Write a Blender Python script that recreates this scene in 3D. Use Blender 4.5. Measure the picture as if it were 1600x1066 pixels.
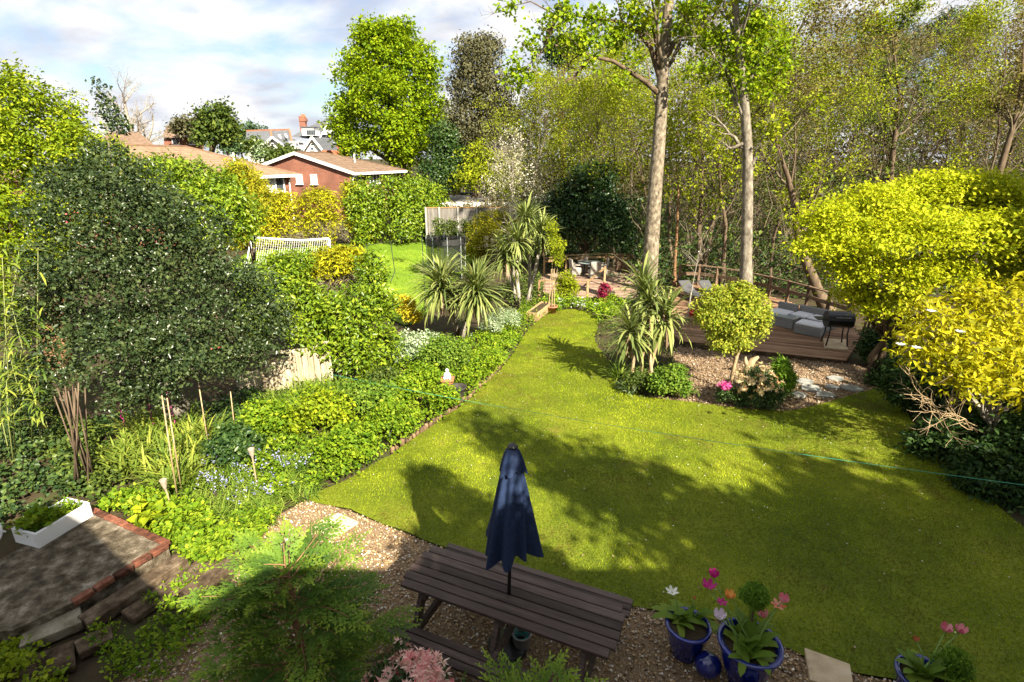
import bpy, math, random
import numpy as np
from mathutils import Vector, Matrix, noise as mnoise
from mathutils.geometry import delaunay_2d_cdt

for o in list(bpy.data.objects):
    bpy.data.objects.remove(o)
SC = bpy.context.scene
COL = SC.collection
R = math.radians

# ------------------------------------------------------------------ camera
CAM_H = 5.2
PITCH = R(18.8)
FPX = 840.0                      # focal length in pixels of the 1600 px wide photograph
cam = bpy.data.cameras.new('camera')
cam.sensor_width = 36.0
cam.lens = 36.0 * FPX / 1600.0
cam.clip_start = 0.05
cam.clip_end = 2000.0
camo = bpy.data.objects.new('camera', cam)
COL.objects.link(camo)
camo.location = (0, 0, CAM_H)
camo.rotation_euler = (math.pi / 2 - PITCH, 0, 0)
SC.camera = camo

# ------------------------------------------------------------------ world
SUN_EL = R(38.0)
SUN_AZ = Vector((0.49, -0.87, 0)).normalized()      # horizontal direction towards the sun
world = bpy.data.worlds.new('World')
SC.world = world
world.use_nodes = True
wn = world.node_tree
wn.nodes.clear()
def N(nt, typ, **kw):
    n = nt.nodes.new(typ)
    for k, v in kw.items():
        setattr(n, k, v)
    return n
sky = N(wn, 'ShaderNodeTexSky', sky_type='NISHITA')
sky.sun_disc = False
sky.sun_elevation = SUN_EL
sky.sun_rotation = math.atan2(SUN_AZ.x, SUN_AZ.y)
sky.air_density = 1.0
sky.dust_density = 1.0
tc = N(wn, 'ShaderNodeTexCoord')
sep = N(wn, 'ShaderNodeSeparateXYZ')
wn.links.new(tc.outputs['Generated'], sep.inputs[0])
zc = N(wn, 'ShaderNodeMath', operation='MAXIMUM'); zc.inputs[1].default_value = 0.0
wn.links.new(sep.outputs['Z'], zc.inputs[0])
za = N(wn, 'ShaderNodeMath', operation='ADD'); za.inputs[1].default_value = 0.34
wn.links.new(zc.outputs[0], za.inputs[0])
dx = N(wn, 'ShaderNodeMath', operation='DIVIDE'); dy = N(wn, 'ShaderNodeMath', operation='DIVIDE')
wn.links.new(sep.outputs['X'], dx.inputs[0]); wn.links.new(za.outputs[0], dx.inputs[1])
wn.links.new(sep.outputs['Y'], dy.inputs[0]); wn.links.new(za.outputs[0], dy.inputs[1])
cmb = N(wn, 'ShaderNodeCombineXYZ')
wn.links.new(dx.outputs[0], cmb.inputs[0]); wn.links.new(dy.outputs[0], cmb.inputs[1])
mp = N(wn, 'ShaderNodeMapping')
mp.inputs['Rotation'].default_value = (0, 0, R(38))
mp.inputs['Scale'].default_value = (1.7, 2.3, 1.0)
mp.inputs['Location'].default_value = (0.9, 0.4, 0.0)
wn.links.new(cmb.outputs[0], mp.inputs[0])
n1 = N(wn, 'ShaderNodeTexNoise'); n1.inputs['Scale'].default_value = 1.15; n1.inputs['Detail'].default_value = 7.0
n1.inputs['Roughness'].default_value = 0.55; n1.inputs['Distortion'].default_value = 0.3
wn.links.new(mp.outputs[0], n1.inputs['Vector'])
r1 = N(wn, 'ShaderNodeValToRGB')
r1.color_ramp.elements[0].position = 0.36; r1.color_ramp.elements[0].color = (0.12, 0.12, 0.12, 1)
r1.color_ramp.elements[1].position = 0.53; r1.color_ramp.elements[1].color = (1, 1, 1, 1)
wn.links.new(n1.outputs['Fac'], r1.inputs[0])
n2 = N(wn, 'ShaderNodeTexNoise'); n2.inputs['Scale'].default_value = 1.5; n2.inputs['Detail'].default_value = 6.0
n2.inputs['Roughness'].default_value = 0.5
mp2 = N(wn, 'ShaderNodeMapping'); mp2.inputs['Location'].default_value = (3.1, 7.7, 0)
wn.links.new(mp.outputs[0], mp2.inputs[0]); wn.links.new(mp2.outputs[0], n2.inputs['Vector'])
r2 = N(wn, 'ShaderNodeValToRGB')
r2.color_ramp.elements[0].position = 0.36; r2.color_ramp.elements[0].color = (3.9, 4.05, 4.6, 1)
r2.color_ramp.elements[1].position = 0.54; r2.color_ramp.elements[1].color = (6.2, 6.2, 6.2, 1)
wn.links.new(n2.outputs['Fac'], r2.inputs[0])
mixs = N(wn, 'ShaderNodeMix', data_type='RGBA')
wn.links.new(r1.outputs[0], mixs.inputs[0])
skg = N(wn, 'ShaderNodeMix', data_type='RGBA', blend_type='MULTIPLY')
skg.inputs[0].default_value = 1.0
skg.inputs[7].default_value = (0.8, 0.85, 0.94, 1)
wn.links.new(sky.outputs[0], skg.inputs[6])
wn.links.new(skg.outputs[2], mixs.inputs[6]); wn.links.new(r2.outputs[0], mixs.inputs[7])
bg = N(wn, 'ShaderNodeBackground'); bg.inputs['Strength'].default_value = 0.05
wn.links.new(mixs.outputs[2], bg.inputs[0])
wo = N(wn, 'ShaderNodeOutputWorld')
wn.links.new(bg.outputs[0], wo.inputs[0])

# ------------------------------------------------------------------ sun
sl = bpy.data.lights.new('sun', 'SUN')
sl.energy = 5.0
sl.angle = R(0.6)
sl.color = (1.0, 0.91, 0.74)
so = bpy.data.objects.new('sun', sl)
COL.objects.link(so)
tosun = Vector((SUN_AZ.x * math.cos(SUN_EL), SUN_AZ.y * math.cos(SUN_EL), math.sin(SUN_EL)))
so.rotation_euler = (-tosun).to_track_quat('-Z', 'Y').to_euler()
so.location = (20, -40, 40)

# ------------------------------------------------------------------ exposure
SC.view_settings.view_transform = 'Standard'
SC.view_settings.look = 'None'
SC.view_settings.gamma = 1.0
SC.view_settings.exposure = 1.85
SC.render.engine = 'CYCLES'
SC.cycles.max_bounces = 6
SC.cycles.diffuse_bounces = 3
SC.cycles.glossy_bounces = 2
SC.cycles.transmission_bounces = 4
SC.cycles.transparent_max_bounces = 8
SC.cycles.caustics_reflective = False
SC.cycles.caustics_refractive = False
SC.cycles.use_denoising = True
SC.cycles.use_adaptive_sampling = True
SC.cycles.adaptive_threshold = 0.015

# ------------------------------------------------------------------ terrain and pixel helpers
def sstep(a, b, x):
    t = min(1.0, max(0.0, (x - a) / (b - a)))
    return t * t * (3 - 2 * t)
def zt(x, y):
    w = 0.35 + 0.65 * sstep(-10, -3, x)
    z = -0.05 * min(max(y - 8.0, 0.0), 23.0) * w
    if y > 31:
        left = 1 - sstep(-4, 14, x)
        z += left * 0.045 * min(y - 31.0, 85.0)
    return z
CP, SP = math.cos(PITCH), math.sin(PITCH)
def ray(px, py):
    a, b = (px - 800.0) / FPX, (533.0 - py) / FPX
    return Vector((a, CP + b * SP, -SP + b * CP))
def W(px, py, Y):
    d = ray(px, py)
    t = Y / d.y
    return Vector((d.x * t, Y, CAM_H + d.z * t))
def PZ(px, py, z):
    d = ray(px, py)
    t = (z - CAM_H) / d.z
    return Vector((d.x * t, d.y * t, z))
def G(px, py):
    d = ray(px, py)
    f = lambda t: CAM_H + d.z * t - zt(d.x * t, d.y * t)
    t0, t = 0.5, 0.5
    while f(t) > 0 and t < 400:
        t0 = t; t *= 1.03
    a, b = t0, t
    for _ in range(30):
        m = (a + b) / 2
        if f(m) > 0: a = m
        else: b = m
    return Vector((d.x * a, d.y * a, zt(d.x * a, d.y * a)))
def DEP(p):                       # depth of a point along the camera axis
    return p[1] * CP + (CAM_H - p[2]) * SP
def PXM(p):                       # metres per photo pixel at a point
    return DEP(p) / FPX

# ------------------------------------------------------------------ mesh helpers
def link(o):
    COL.objects.link(o)
    return o
def tag(o, label=None, cat=None, group=None, kind=None):
    if label: o['label'] = label
    if cat: o['category'] = cat
    if group: o['group'] = group
    if kind: o['kind'] = kind
    return o
def empty(name, loc, rz=0.0):
    o = bpy.data.objects.new(name, None)
    o.empty_display_size = 0.1
    link(o)
    o.location = loc
    o.rotation_euler = (0, 0, rz)
    return o
def thing(name, label, cat, loc, rz=0.0, group=None):
    return tag(empty(name, loc, rz), label, cat, group)
def mesh_np(name, V, F, mat, tint=None, smooth=False):
    """V (n,3); F (m,k) array of same-size polygons, or a list of such arrays"""
    V = np.asarray(V, dtype=np.float32)
    Fs = F if isinstance(F, list) else [F]
    Fs = [np.asarray(f, dtype=np.int32) for f in Fs if len(f)]
    me = bpy.data.meshes.new(name)
    me.vertices.add(len(V))
    me.vertices.foreach_set('co', V.ravel())
    idx = np.concatenate([f.ravel() for f in Fs])
    tot = np.concatenate([np.full(len(f), f.shape[1], dtype=np.int32) for f in Fs])
    st = np.concatenate([[0], np.cumsum(tot)[:-1]]).astype(np.int32)
    me.loops.add(len(idx))
    me.loops.foreach_set('vertex_index', idx)
    me.polygons.add(len(tot))
    me.polygons.foreach_set('loop_start', st)
    me.polygons.foreach_set('loop_total', tot)
    if smooth:
        me.polygons.foreach_set('use_smooth', np.ones(len(tot), dtype=bool))
    if tint is not None:
        at = me.attributes.new('tint', 'FLOAT', 'FACE')
        at.data.foreach_set('value', np.asarray(tint, dtype=np.float32))
    me.update(calc_edges=True)
    if mat: me.materials.append(mat)
    return me
def put(name, me, parent=None, loc=None, rot=None, scale=None):
    o = bpy.data.objects.new(name, me)
    link(o)
    if parent: o.parent = parent
    if loc is not None: o.location = loc
    if rot is not None: o.rotation_euler = rot
    if scale is not None: o.scale = scale if hasattr(scale, '__len__') else (scale,) * 3
    return o
def copy_tree(o, parent=None):
    c = o.copy(); link(c)
    if parent: c.parent = parent
    for ch in list(o.children):
        copy_tree(ch, c)
    return c

class MB:
    def __init__(s):
        s.v = []; s.f = []
    def add(s, vs, fs):
        b = len(s.v)
        s.v += [tuple(p) for p in vs]
        s.f += [tuple(i + b for i in f) for f in fs]
        return s
    def box(s, c, size, rot=None, bev=0.0):
        x, y, z = size[0] / 2, size[1] / 2, size[2] / 2
        if bev <= 0:
            vs = [(-x,-y,-z),(x,-y,-z),(x,y,-z),(-x,y,-z),(-x,-y,z),(x,-y,z),(x,y,z),(-x,y,z)]
            fs = [(0,3,2,1),(4,5,6,7),(0,1,5,4),(1,2,6,5),(2,3,7,6),(3,0,4,7)]
        else:
            b = min(bev, x * .9, y * .9, z * .9)
            vs = []; fs = []
            for zz, ins in ((-z, b), (-z + b, 0), (z - b, 0), (z, b)):
                xx, yy = x - ins, y - ins
                c4 = b if ins == 0 else b * 0.4
                for (sx, sy, f) in ((-1,-1,0),(-1,-1,1),(1,-1,0),(1,-1,1),(1,1,0),(1,1,1),(-1,1,0),(-1,1,1)):
                    pat = {(-1,-1,0):(0,1),(-1,-1,1):(1,0),(1,-1,0):(1,0),(1,-1,1):(0,1),(1,1,0):(0,1),(1,1,1):(1,0),(-1,1,0):(1,0),(-1,1,1):(0,1)}[(sx,sy,f)]
                    vs.append((sx * (xx - c4 * pat[0]), sy * (yy - c4 * pat[1]), zz))
            for k in range(3):
                for i in range(8):
                    j = (i + 1) % 8
                    fs.append((k*8+i, k*8+j, k*8+8+j, k*8+8+i))
            fs.append(tuple(range(7, -1, -1))); fs.append(tuple(range(24, 32)))
        M = Matrix.Translation(Vector(c)) @ (rot.to_4x4() if rot is not None else Matrix.Identity(4))
        return s.add([M @ Vector(p) for p in vs], fs)
    def bar(s, a, b, w, h=None, bev=0.0):
        """box beam from a to b, w across, h in the up sense"""
        a, b = Vector(a), Vector(b)
        h = h or w
        d = b - a
        L = d.length
        q = d.to_track_quat('X', 'Z').to_matrix()
        return s.box((a + b) / 2, (L, w, h), q, bev)
    def tube(s, pts, rad, n=6, cap=True):
        pts = [Vector(p) for p in pts]
        if not hasattr(rad, '__len__'): rad = [rad] * len(pts)
        u = None; base = len(s.v)
        for i, p in enumerate(pts):
            t = (pts[min(i + 1, len(pts) - 1)] - pts[max(i - 1, 0)]).normalized()
            if u is None:
                u = t.orthogonal().normalized()
            else:
                u = (u - t * u.dot(t)).normalized()
            v = t.cross(u)
            for k in range(n):
                a = 2 * math.pi * k / n
                s.v.append(tuple(p + (u * math.cos(a) + v * math.sin(a)) * rad[i]))
        for i in range(len(pts) - 1):
            for k in range(n):
                k2 = (k + 1) % n
                s.f.append((base + i*n + k, base + i*n + k2, base + (i+1)*n + k2, base + (i+1)*n + k))
        if cap:
            s.f.append(tuple(base + k for k in range(n - 1, -1, -1)))
            e = base + (len(pts) - 1) * n
            s.f.append(tuple(e + k for k in range(n)))
        return s
    def lathe(s, prof, n=24, c=(0, 0, 0), fold=None):
        b = len(s.v)
        for j, (r, z) in enumerate(prof):
            for k in range(n):
                a = 2 * math.pi * k / n
                rr = r * (fold(a, j) if fold else 1.0)
                s.v.append((c[0] + rr * math.cos(a), c[1] + rr * math.sin(a), c[2] + z))
        for j in range(len(prof) - 1):
            for k in range(n):
                k2 = (k + 1) % n
                s.f.append((b + j*n + k, b + j*n + k2, b + (j+1)*n + k2, b + (j+1)*n + k))
        return s
    def disc(s, c, r, n=24):
        b = len(s.v)
        for k in range(n):
            a = 2 * math.pi * k / n
            s.v.append((c[0] + r * math.cos(a), c[1] + r * math.sin(a), c[2]))
        s.f.append(tuple(b + k for k in range(n)))
        return s
    def prism(s, poly, z0, z1):
        n = len(poly)
        z0f = z0 if callable(z0) else (lambda x, y: z0)
        z1f = z1 if callable(z1) else (lambda x, y: z1)
        ar = sum(poly[i][0] * poly[(i+1) % n][1] - poly[(i+1) % n][0] * poly[i][1] for i in range(n))
        if ar < 0: poly = poly[::-1]
        vs = [(p[0], p[1], z0f(p[0], p[1])) for p in poly] + [(p[0], p[1], z1f(p[0], p[1])) for p in poly]
        fs = [tuple(range(n - 1, -1, -1)), tuple(range(n, 2 * n))]
        fs += [(i, (i+1) % n, n + (i+1) % n, n + i) for i in range(n)]
        return s.add(vs, fs)
    def quad(s, a, b, c, d):
        return s.add([a, b, c, d], [(0, 1, 2, 3)])
    def mesh(s, name, mat, smooth=False):
        me = bpy.data.meshes.new(name)
        me.from_pydata(s.v, [], s.f)
        if smooth:
            me.polygons.foreach_set('use_smooth', np.ones(len(me.polygons), dtype=bool))
        me.update()
        if mat: me.materials.append(mat)
        return me
    def build(s, name, mat, parent=None, smooth=False, loc=None):
        return put(name, s.mesh(name, mat, smooth), parent, loc)

# ------------------------------------------------------------------ materials
def newmat(name):
    m = bpy.data.materials.new(name)
    m.use_nodes = True
    nt = m.node_tree
    nt.nodes.clear()
    out = N(nt, 'ShaderNodeOutputMaterial')
    return m, nt, out
def ramp(nt, stops):
    r = N(nt, 'ShaderNodeValToRGB')
    cr = r.color_ramp
    while len(cr.elements) < len(stops): cr.elements.new(0.5)
    for e, (p, c) in zip(cr.elements, stops):
        e.position = p; e.color = (c[0], c[1], c[2], 1)
    return r
def principled(nt, rough=0.6, spec=0.3, metal=0.0):
    p = N(nt, 'ShaderNodeBsdfPrincipled')
    p.inputs['Roughness'].default_value = rough
    p.inputs['Specular IOR Level'].default_value = spec
    p.inputs['Metallic'].default_value = metal
    return p
MATS = {}
def leafmat(name, stops, rough=0.5, spec=0.3, trans=0.3, ttint=(1.15, 1.15, 0.6)):
    m, nt, out = newmat(name)
    at = N(nt, 'ShaderNodeAttribute', attribute_name='tint')
    r = ramp(nt, stops)
    nt.links.new(at.outputs['Fac'], r.inputs[0])
    p = principled(nt, max(rough, .26), spec * (.5 if rough < .36 else .3))
    nt.links.new(r.outputs[0], p.inputs['Base Color'])
    if trans > 0:
        t = N(nt, 'ShaderNodeBsdfTranslucent')
        mx = N(nt, 'ShaderNodeMix', data_type='RGBA', blend_type='MULTIPLY')
        mx.inputs[0].default_value = 1.0
        mx.inputs[7].default_value = (*ttint, 1)
        nt.links.new(r.outputs[0], mx.inputs[6])
        nt.links.new(mx.outputs[2], t.inputs[0])
        ms = N(nt, 'ShaderNodeMixShader'); ms.inputs[0].default_value = trans
        nt.links.new(p.outputs[0], ms.inputs[1]); nt.links.new(t.outputs[0], ms.inputs[2])
        nt.links.new(ms.outputs[0], out.inputs[0])
    else:
        nt.links.new(p.outputs[0], out.inputs[0])
    MATS[name] = m
    return m
def noisemat(name, stops, scale=6.0, detail=6.0, rough=0.7, spec=0.25, bump=0.0, bscale=None, stretch=(1, 1, 1), objrand=0.0, metal=0.0, dist=0.0, coords='Object', rrange=None):
    m, nt, out = newmat(name)
    tcn = N(nt, 'ShaderNodeTexCoord')
    mpn = N(nt, 'ShaderNodeMapping'); mpn.inputs['Scale'].default_value = stretch
    nt.links.new(tcn.outputs[coords], mpn.inputs[0])
    vec = mpn.outputs[0]
    oi = N(nt, 'ShaderNodeObjectInfo')
    if objrand > 0:
        ad = N(nt, 'ShaderNodeVectorMath', operation='ADD')
        sc_ = N(nt, 'ShaderNodeMath', operation='MULTIPLY'); sc_.inputs[1].default_value = 37.0
        nt.links.new(oi.outputs['Random'], sc_.inputs[0])
        nt.links.new(vec, ad.inputs[0]); nt.links.new(sc_.outputs[0], ad.inputs[1])
        vec = ad.outputs[0]
    nz = N(nt, 'ShaderNodeTexNoise')
    nz.inputs['Scale'].default_value = scale; nz.inputs['Detail'].default_value = detail
    nz.inputs['Roughness'].default_value = 0.62; nz.inputs['Distortion'].default_value = dist
    nt.links.new(vec, nz.inputs['Vector'])
    fac = nz.outputs['Fac']
    if objrand > 0:
        mm = N(nt, 'ShaderNodeMath', operation='MULTIPLY_ADD')
        mm.inputs[1].default_value = objrand; mm.inputs[2].default_value = -objrand / 2
        nt.links.new(oi.outputs['Random'], mm.inputs[0])
        a2 = N(nt, 'ShaderNodeMath', operation='ADD')
        nt.links.new(fac, a2.inputs[0]); nt.links.new(mm.outputs[0], a2.inputs[1])
        fac = a2.outputs[0]
    r = ramp(nt, stops)
    nt.links.new(fac, r.inputs[0])
    p = principled(nt, rough, spec, metal)
    nt.links.new(r.outputs[0], p.inputs['Base Color'])
    if rrange:
        mr = N(nt, 'ShaderNodeMapRange')
        mr.inputs['To Min'].default_value, mr.inputs['To Max'].default_value = rrange
        nt.links.new(nz.outputs['Fac'], mr.inputs['Value']); nt.links.new(mr.outputs[0], p.inputs['Roughness'])
    if bump > 0:
        bp = N(nt, 'ShaderNodeBump'); bp.inputs['Strength'].default_value = bump; bp.inputs['Distance'].default_value = 0.02
        nb = N(nt, 'ShaderNodeTexNoise'); nb.inputs['Scale'].default_value = bscale or scale * 3; nb.inputs['Detail'].default_value = 5
        nt.links.new(vec, nb.inputs['Vector'])
        nt.links.new(nb.outputs['Fac'], bp.inputs['Height']); nt.links.new(bp.outputs[0], p.inputs['Normal'])
    nt.links.new(p.outputs[0], out.inputs[0])
    MATS[name] = m
    return m
def tintmat(name, stops, rough=0.7, spec=0.3):
    return leafmat(name, stops, rough, spec, 0.0)
def paint(name, c, rough=0.5, spec=0.4, var=0.12, scale=8.0, metal=0.0, bump=0.0):
    d = tuple(x * (1 - var) for x in c); l = tuple(min(1, x * (1 + var)) for x in c)
    return noisemat(name, [(0.3, d), (0.7, l)], scale, 5.0, rough, spec, bump, metal=metal)

def st(a, b, c):
    return [(0.0, a), (0.5, b), (1.0, c)]
L_HOLLY = leafmat('leaf_holly', st((.014,.028,.010), (.034,.056,.018), (.085,.11,.035)), 0.3, 0.6, 0.14)
L_BAY = leafmat('leaf_bay', st((.085,.145,.008), (.185,.255,.011), (.36,.40,.018)), 0.45, 0.35, 0.35)
L_LAUREL = leafmat('leaf_laurel', st((.05,.10,.008), (.125,.20,.011), (.27,.33,.022)), 0.32, 0.5, 0.28)
L_DKLAUREL = leafmat('leaf_dark_laurel', st((.016,.04,.012), (.035,.075,.016), (.09,.14,.03)), 0.35, 0.5, 0.22)
L_CAMEL = leafmat('leaf_camellia', st((.012,.032,.014), (.025,.06,.02), (.07,.12,.03)), 0.3, 0.5, 0.2)
L_GOLDHEDGE = leafmat('leaf_gold_hedge', st((.12,.125,.010), (.27,.27,.012), (.56,.50,.018)), 0.6, 0.2, 0.3)
L_GOLDYEW = leafmat('leaf_gold_yew', st((.12,.15,.012), (.27,.26,.018), (.46,.40,.02)), 0.6, 0.2, 0.3)
L_BROWNTWIG = leafmat('leaf_brown_twig', st((.10,.085,.055), (.18,.15,.10), (.28,.24,.17)), 0.8, 0.1, 0.1)
L_LIME = leafmat('leaf_lime', st((.085,.155,.006), (.185,.275,.008), (.34,.405,.015)), 0.5, 0.3, 0.4)
L_ILEX = leafmat('leaf_ilex', st((.045,.044,.02), (.09,.088,.042), (.16,.15,.075)), 0.5, 0.3, 0.15)
L_BUD = leafmat('leaf_bud', st((.11,.15,.008), (.23,.28,.012), (.40,.42,.022)), 0.5, 0.3, 0.4)
L_AUTUMN = leafmat('leaf_bronze', st((.09,.078,.03), (.165,.14,.05), (.26,.22,.07)), 0.6, 0.2, 0.35)
L_WOODSHADE = leafmat('leaf_wood_shade', st((.03,.027,.011), (.062,.055,.02), (.115,.098,.034)), 0.7, 0.1, 0.2)  # canopy shade of the understory put into the leaf colour
L_WOOD = leafmat('leaf_woodland', st((.03,.055,.012), (.07,.105,.02), (.15,.19,.03)), 0.5, 0.3, 0.3)
L_IVY = leafmat('leaf_ivy', st((.016,.035,.012), (.04,.075,.02), (.11,.15,.035)), 0.4, 0.45, 0.2)
L_ACER = leafmat('leaf_acer', st((.22,.29,.012), (.40,.44,.018), (.58,.58,.03)), 0.5, 0.25, 0.45)
L_MAG = leafmat('leaf_magnolia', st((.18,.20,.010), (.37,.35,.013), (.58,.51,.022)), 0.45, 0.3, 0.42)
L_ROUND = leafmat('leaf_round_tree', st((.10,.16,.015), (.24,.28,.025), (.45,.43,.05)), 0.4, 0.4, 0.3)
L_BOX = leafmat('leaf_box', st((.05,.11,.012), (.11,.19,.02), (.22,.29,.035)), 0.45, 0.35, 0.3)
L_COVER = leafmat('leaf_groundcover', st((.05,.115,.008), (.14,.23,.012), (.30,.37,.025)), 0.5, 0.3, 0.35)
L_STRAP = leafmat('leaf_strap', st((.05,.11,.015), (.13,.21,.025), (.30,.36,.06)), 0.4, 0.4, 0.35)
L_BAMBOO = leafmat('leaf_bamboo', st((.07,.13,.02), (.16,.22,.03), (.34,.37,.06)), 0.4, 0.4, 0.35)
L_CORDY = leafmat('leaf_cordyline', st((.07,.10,.03), (.15,.19,.05), (.30,.32,.10)), 0.4, 0.4, 0.2)
L_DEAD = leafmat('leaf_dead', st((.16,.11,.07), (.27,.20,.13), (.40,.31,.21)), 0.8, 0.1, 0.1)
L_CYPRESS = leafmat('leaf_cypress', st((.035,.085,.018), (.11,.19,.024), (.28,.36,.035)), 0.5, 0.3, 0.28)
L_JUNIPER = leafmat('leaf_juniper', st((.05,.12,.012), (.10,.20,.018), (.19,.29,.025)), 0.55, 0.25, 0.25)
L_PIERISP = leafmat('leaf_pieris_pink', [(0.0, (.62,.14,.17)), (0.3, (.76,.36,.33)), (0.6, (.86,.58,.48)), (1.0, (.92,.78,.62))], 0.5, 0.3, 0.3, (1, .9, .9))
L_PIERISC = leafmat('leaf_pieris_cream', [(0.0, (.62,.28,.15)), (0.35, (.76,.55,.28)), (1.0, (.86,.76,.46))], 0.5, 0.3, 0.3, (1, 1, .9))
L_BLOSSOM = leafmat('leaf_blossom', [(0.0, (.16,.16,.06)), (0.45, (.30,.27,.17)), (0.75, (.50,.47,.38)), (1.0, (.72,.70,.62))], 0.6, 0.2, 0.3, (1, 1, 1))
L_VARIEG = leafmat('leaf_variegated', [(0.0, (.08,.14,.05)), (0.5, (.22,.30,.15)), (1.0, (.62,.66,.48))], 0.5, 0.3, 0.2)
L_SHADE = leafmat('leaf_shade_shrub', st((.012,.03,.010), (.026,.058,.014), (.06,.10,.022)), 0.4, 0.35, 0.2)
L_PINE = leafmat('leaf_pine', st((.02,.045,.022), (.045,.085,.035), (.09,.14,.05)), 0.6, 0.2, 0.1)
F_BLUE = leafmat('petal_bluebell', st((.20,.20,.46), (.34,.34,.62), (.55,.55,.78)), 0.6, 0.2, 0.3, (1, 1, 1))
F_WHITE = leafmat('petal_white', st((.6,.6,.55), (.8,.8,.76), (.9,.9,.86)), 0.6, 0.2, 0.3, (1, 1, 1))
F_YELLOW = leafmat('petal_yellow', st((.45,.36,.02), (.62,.52,.03), (.75,.65,.06)), 0.6, 0.2, 0.3, (1, 1, .6))
F_PINK = leafmat('petal_pink', st((.45,.03,.18), (.65,.07,.30), (.78,.25,.45)), 0.5, 0.3, 0.3, (1, .9, .9))
F_RED = leafmat('petal_red', st((.45,.03,.05), (.65,.07,.09), (.78,.22,.2)), 0.5, 0.3, 0.3, (1, .9, .9))

B_GREY = noisemat('bark_grey', [(0.32, (.055,.043,.03)), (0.48, (.16,.13,.092)), (0.62, (.27,.228,.168)), (0.72, (.38,.34,.27))], 9.0, 12.0, 0.95, 0.1, 1.0, 24, (1, 1, 0.6))
B_BROWN = noisemat('bark_brown', [(0.25, (.045,.032,.022)), (0.5, (.105,.075,.05)), (0.8, (.20,.15,.10))], 6.0, 8.0, 0.9, 0.1, 0.6, 26, (1, 1, 0.3))
B_TWIG = noisemat('bark_twig', [(0.3, (.08,.062,.04)), (0.6, (.155,.125,.085)), (0.8, (.25,.21,.15))], 3.0, 4.0, 0.9, 0.1)
B_PALE = noisemat('bark_pale', [(0.32, (.13,.11,.085)), (0.5, (.28,.245,.20)), (0.7, (.42,.38,.31))], 8.0, 12.0, 0.95, 0.1, 0.9, 24, (1, 1, .5))
B_ORANGE = noisemat('bark_orange', [(0.3, (.13,.07,.035)), (0.6, (.25,.14,.07)), (0.8, (.34,.2,.11))], 5.0, 6.0, 0.85, 0.15, 0.3)
B_MAPLE = noisemat('bark_maple', [(0.32, (.075,.062,.046)), (0.5, (.175,.15,.115)), (0.7, (.30,.265,.21))], 8.0, 12.0, 0.95, 0.1, 0.9, 24, (1, 1, .5))
B_CANE = noisemat('cane', [(0.3, (.22,.15,.08)), (0.6, (.38,.28,.16)), (0.8, (.5,.4,.26))], 9.0, 5.0, 0.6, 0.3)

# ------------------------------------------------------------------ foliage generators
def nrm(a):
    return a / np.maximum(np.linalg.norm(a, axis=-1, keepdims=True), 1e-9)
def leaf_geo(P, D, S, L, Wd, fold=0.25):
    """folded diamond leaves: two triangles each. P base, D direction, S sideways (unit)"""
    n = len(P)
    L = np.broadcast_to(np.asarray(L, float), (n,))[:, None]; Wd = np.broadcast_to(np.asarray(Wd, float), (n,))[:, None]
    U = np.cross(S, D)
    mid = P + D * L * 0.45 + U * Wd * fold
    V = np.stack([P, mid + S * Wd * 0.5, P + D * L, mid - S * Wd * 0.5], axis=1).reshape(-1, 3)
    b = (np.arange(n) * 4)[:, None]
    F = np.concatenate([b + np.array([[0, 1, 2]]), b + np.array([[0, 2, 3]])], axis=1).reshape(-1, 3)
    return V, F
def rand_dirs(rng, n):
    v = rng.normal(size=(n, 3))
    return nrm(v)
def frames(rng, n, normal, nmix, dirbias=None, dmix=0.0):
    """leaf directions and side vectors with leaf normals near 'normal'"""
    U = nrm(normal * nmix + rand_dirs(rng, n) * (1 - nmix))
    r = rand_dirs(rng, n)
    if dirbias is not None:
        r = nrm(r * (1 - dmix) + dirbias * dmix)
    D = nrm(r - U * np.sum(r * U, axis=1, keepdims=True))
    return D, np.cross(D, U)
def subdivide(rng, blobs, k, flat=.8):
    """break every ellipsoid into a lumpy skin of smaller ones"""
    C0 = np.array([list(b[0]) for b in blobs]); R0 = np.array([list(b[1]) for b in blobs])
    out = []
    for bi, (c, r) in enumerate(blobs):
        c, r = np.array(c), np.array(r)
        ph = rng.uniform(0, 6.28)
        for i in range(k):
            z = 1 - (i + .5) * 1.75 / k; a = ph + i * 2.39996 + rng.normal() * .25
            s = math.sqrt(max(0, 1 - z * z)); d = np.array([s * math.cos(a), s * math.sin(a), z])
            fr = rng.uniform(.24, .46) * (10 / k) ** .35
            p = c + d * r * (1.0 - fr) * rng.uniform(.72, 1.12)
            q = np.linalg.norm((p[None] - C0) / R0, axis=1); q[bi] = 9
            if q.min() < .55: continue
            m = float(np.mean(r))
            out.append((tuple(p), (fr * (.5 * r[0] + .5 * m) * 1.1, fr * (.5 * r[1] + .5 * m) * 1.1, fr * (.6 * r[2] + .4 * m) * flat)))
        out.append((tuple(c), tuple(r * (.62 if flat > .6 else .45))))
    return out
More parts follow.
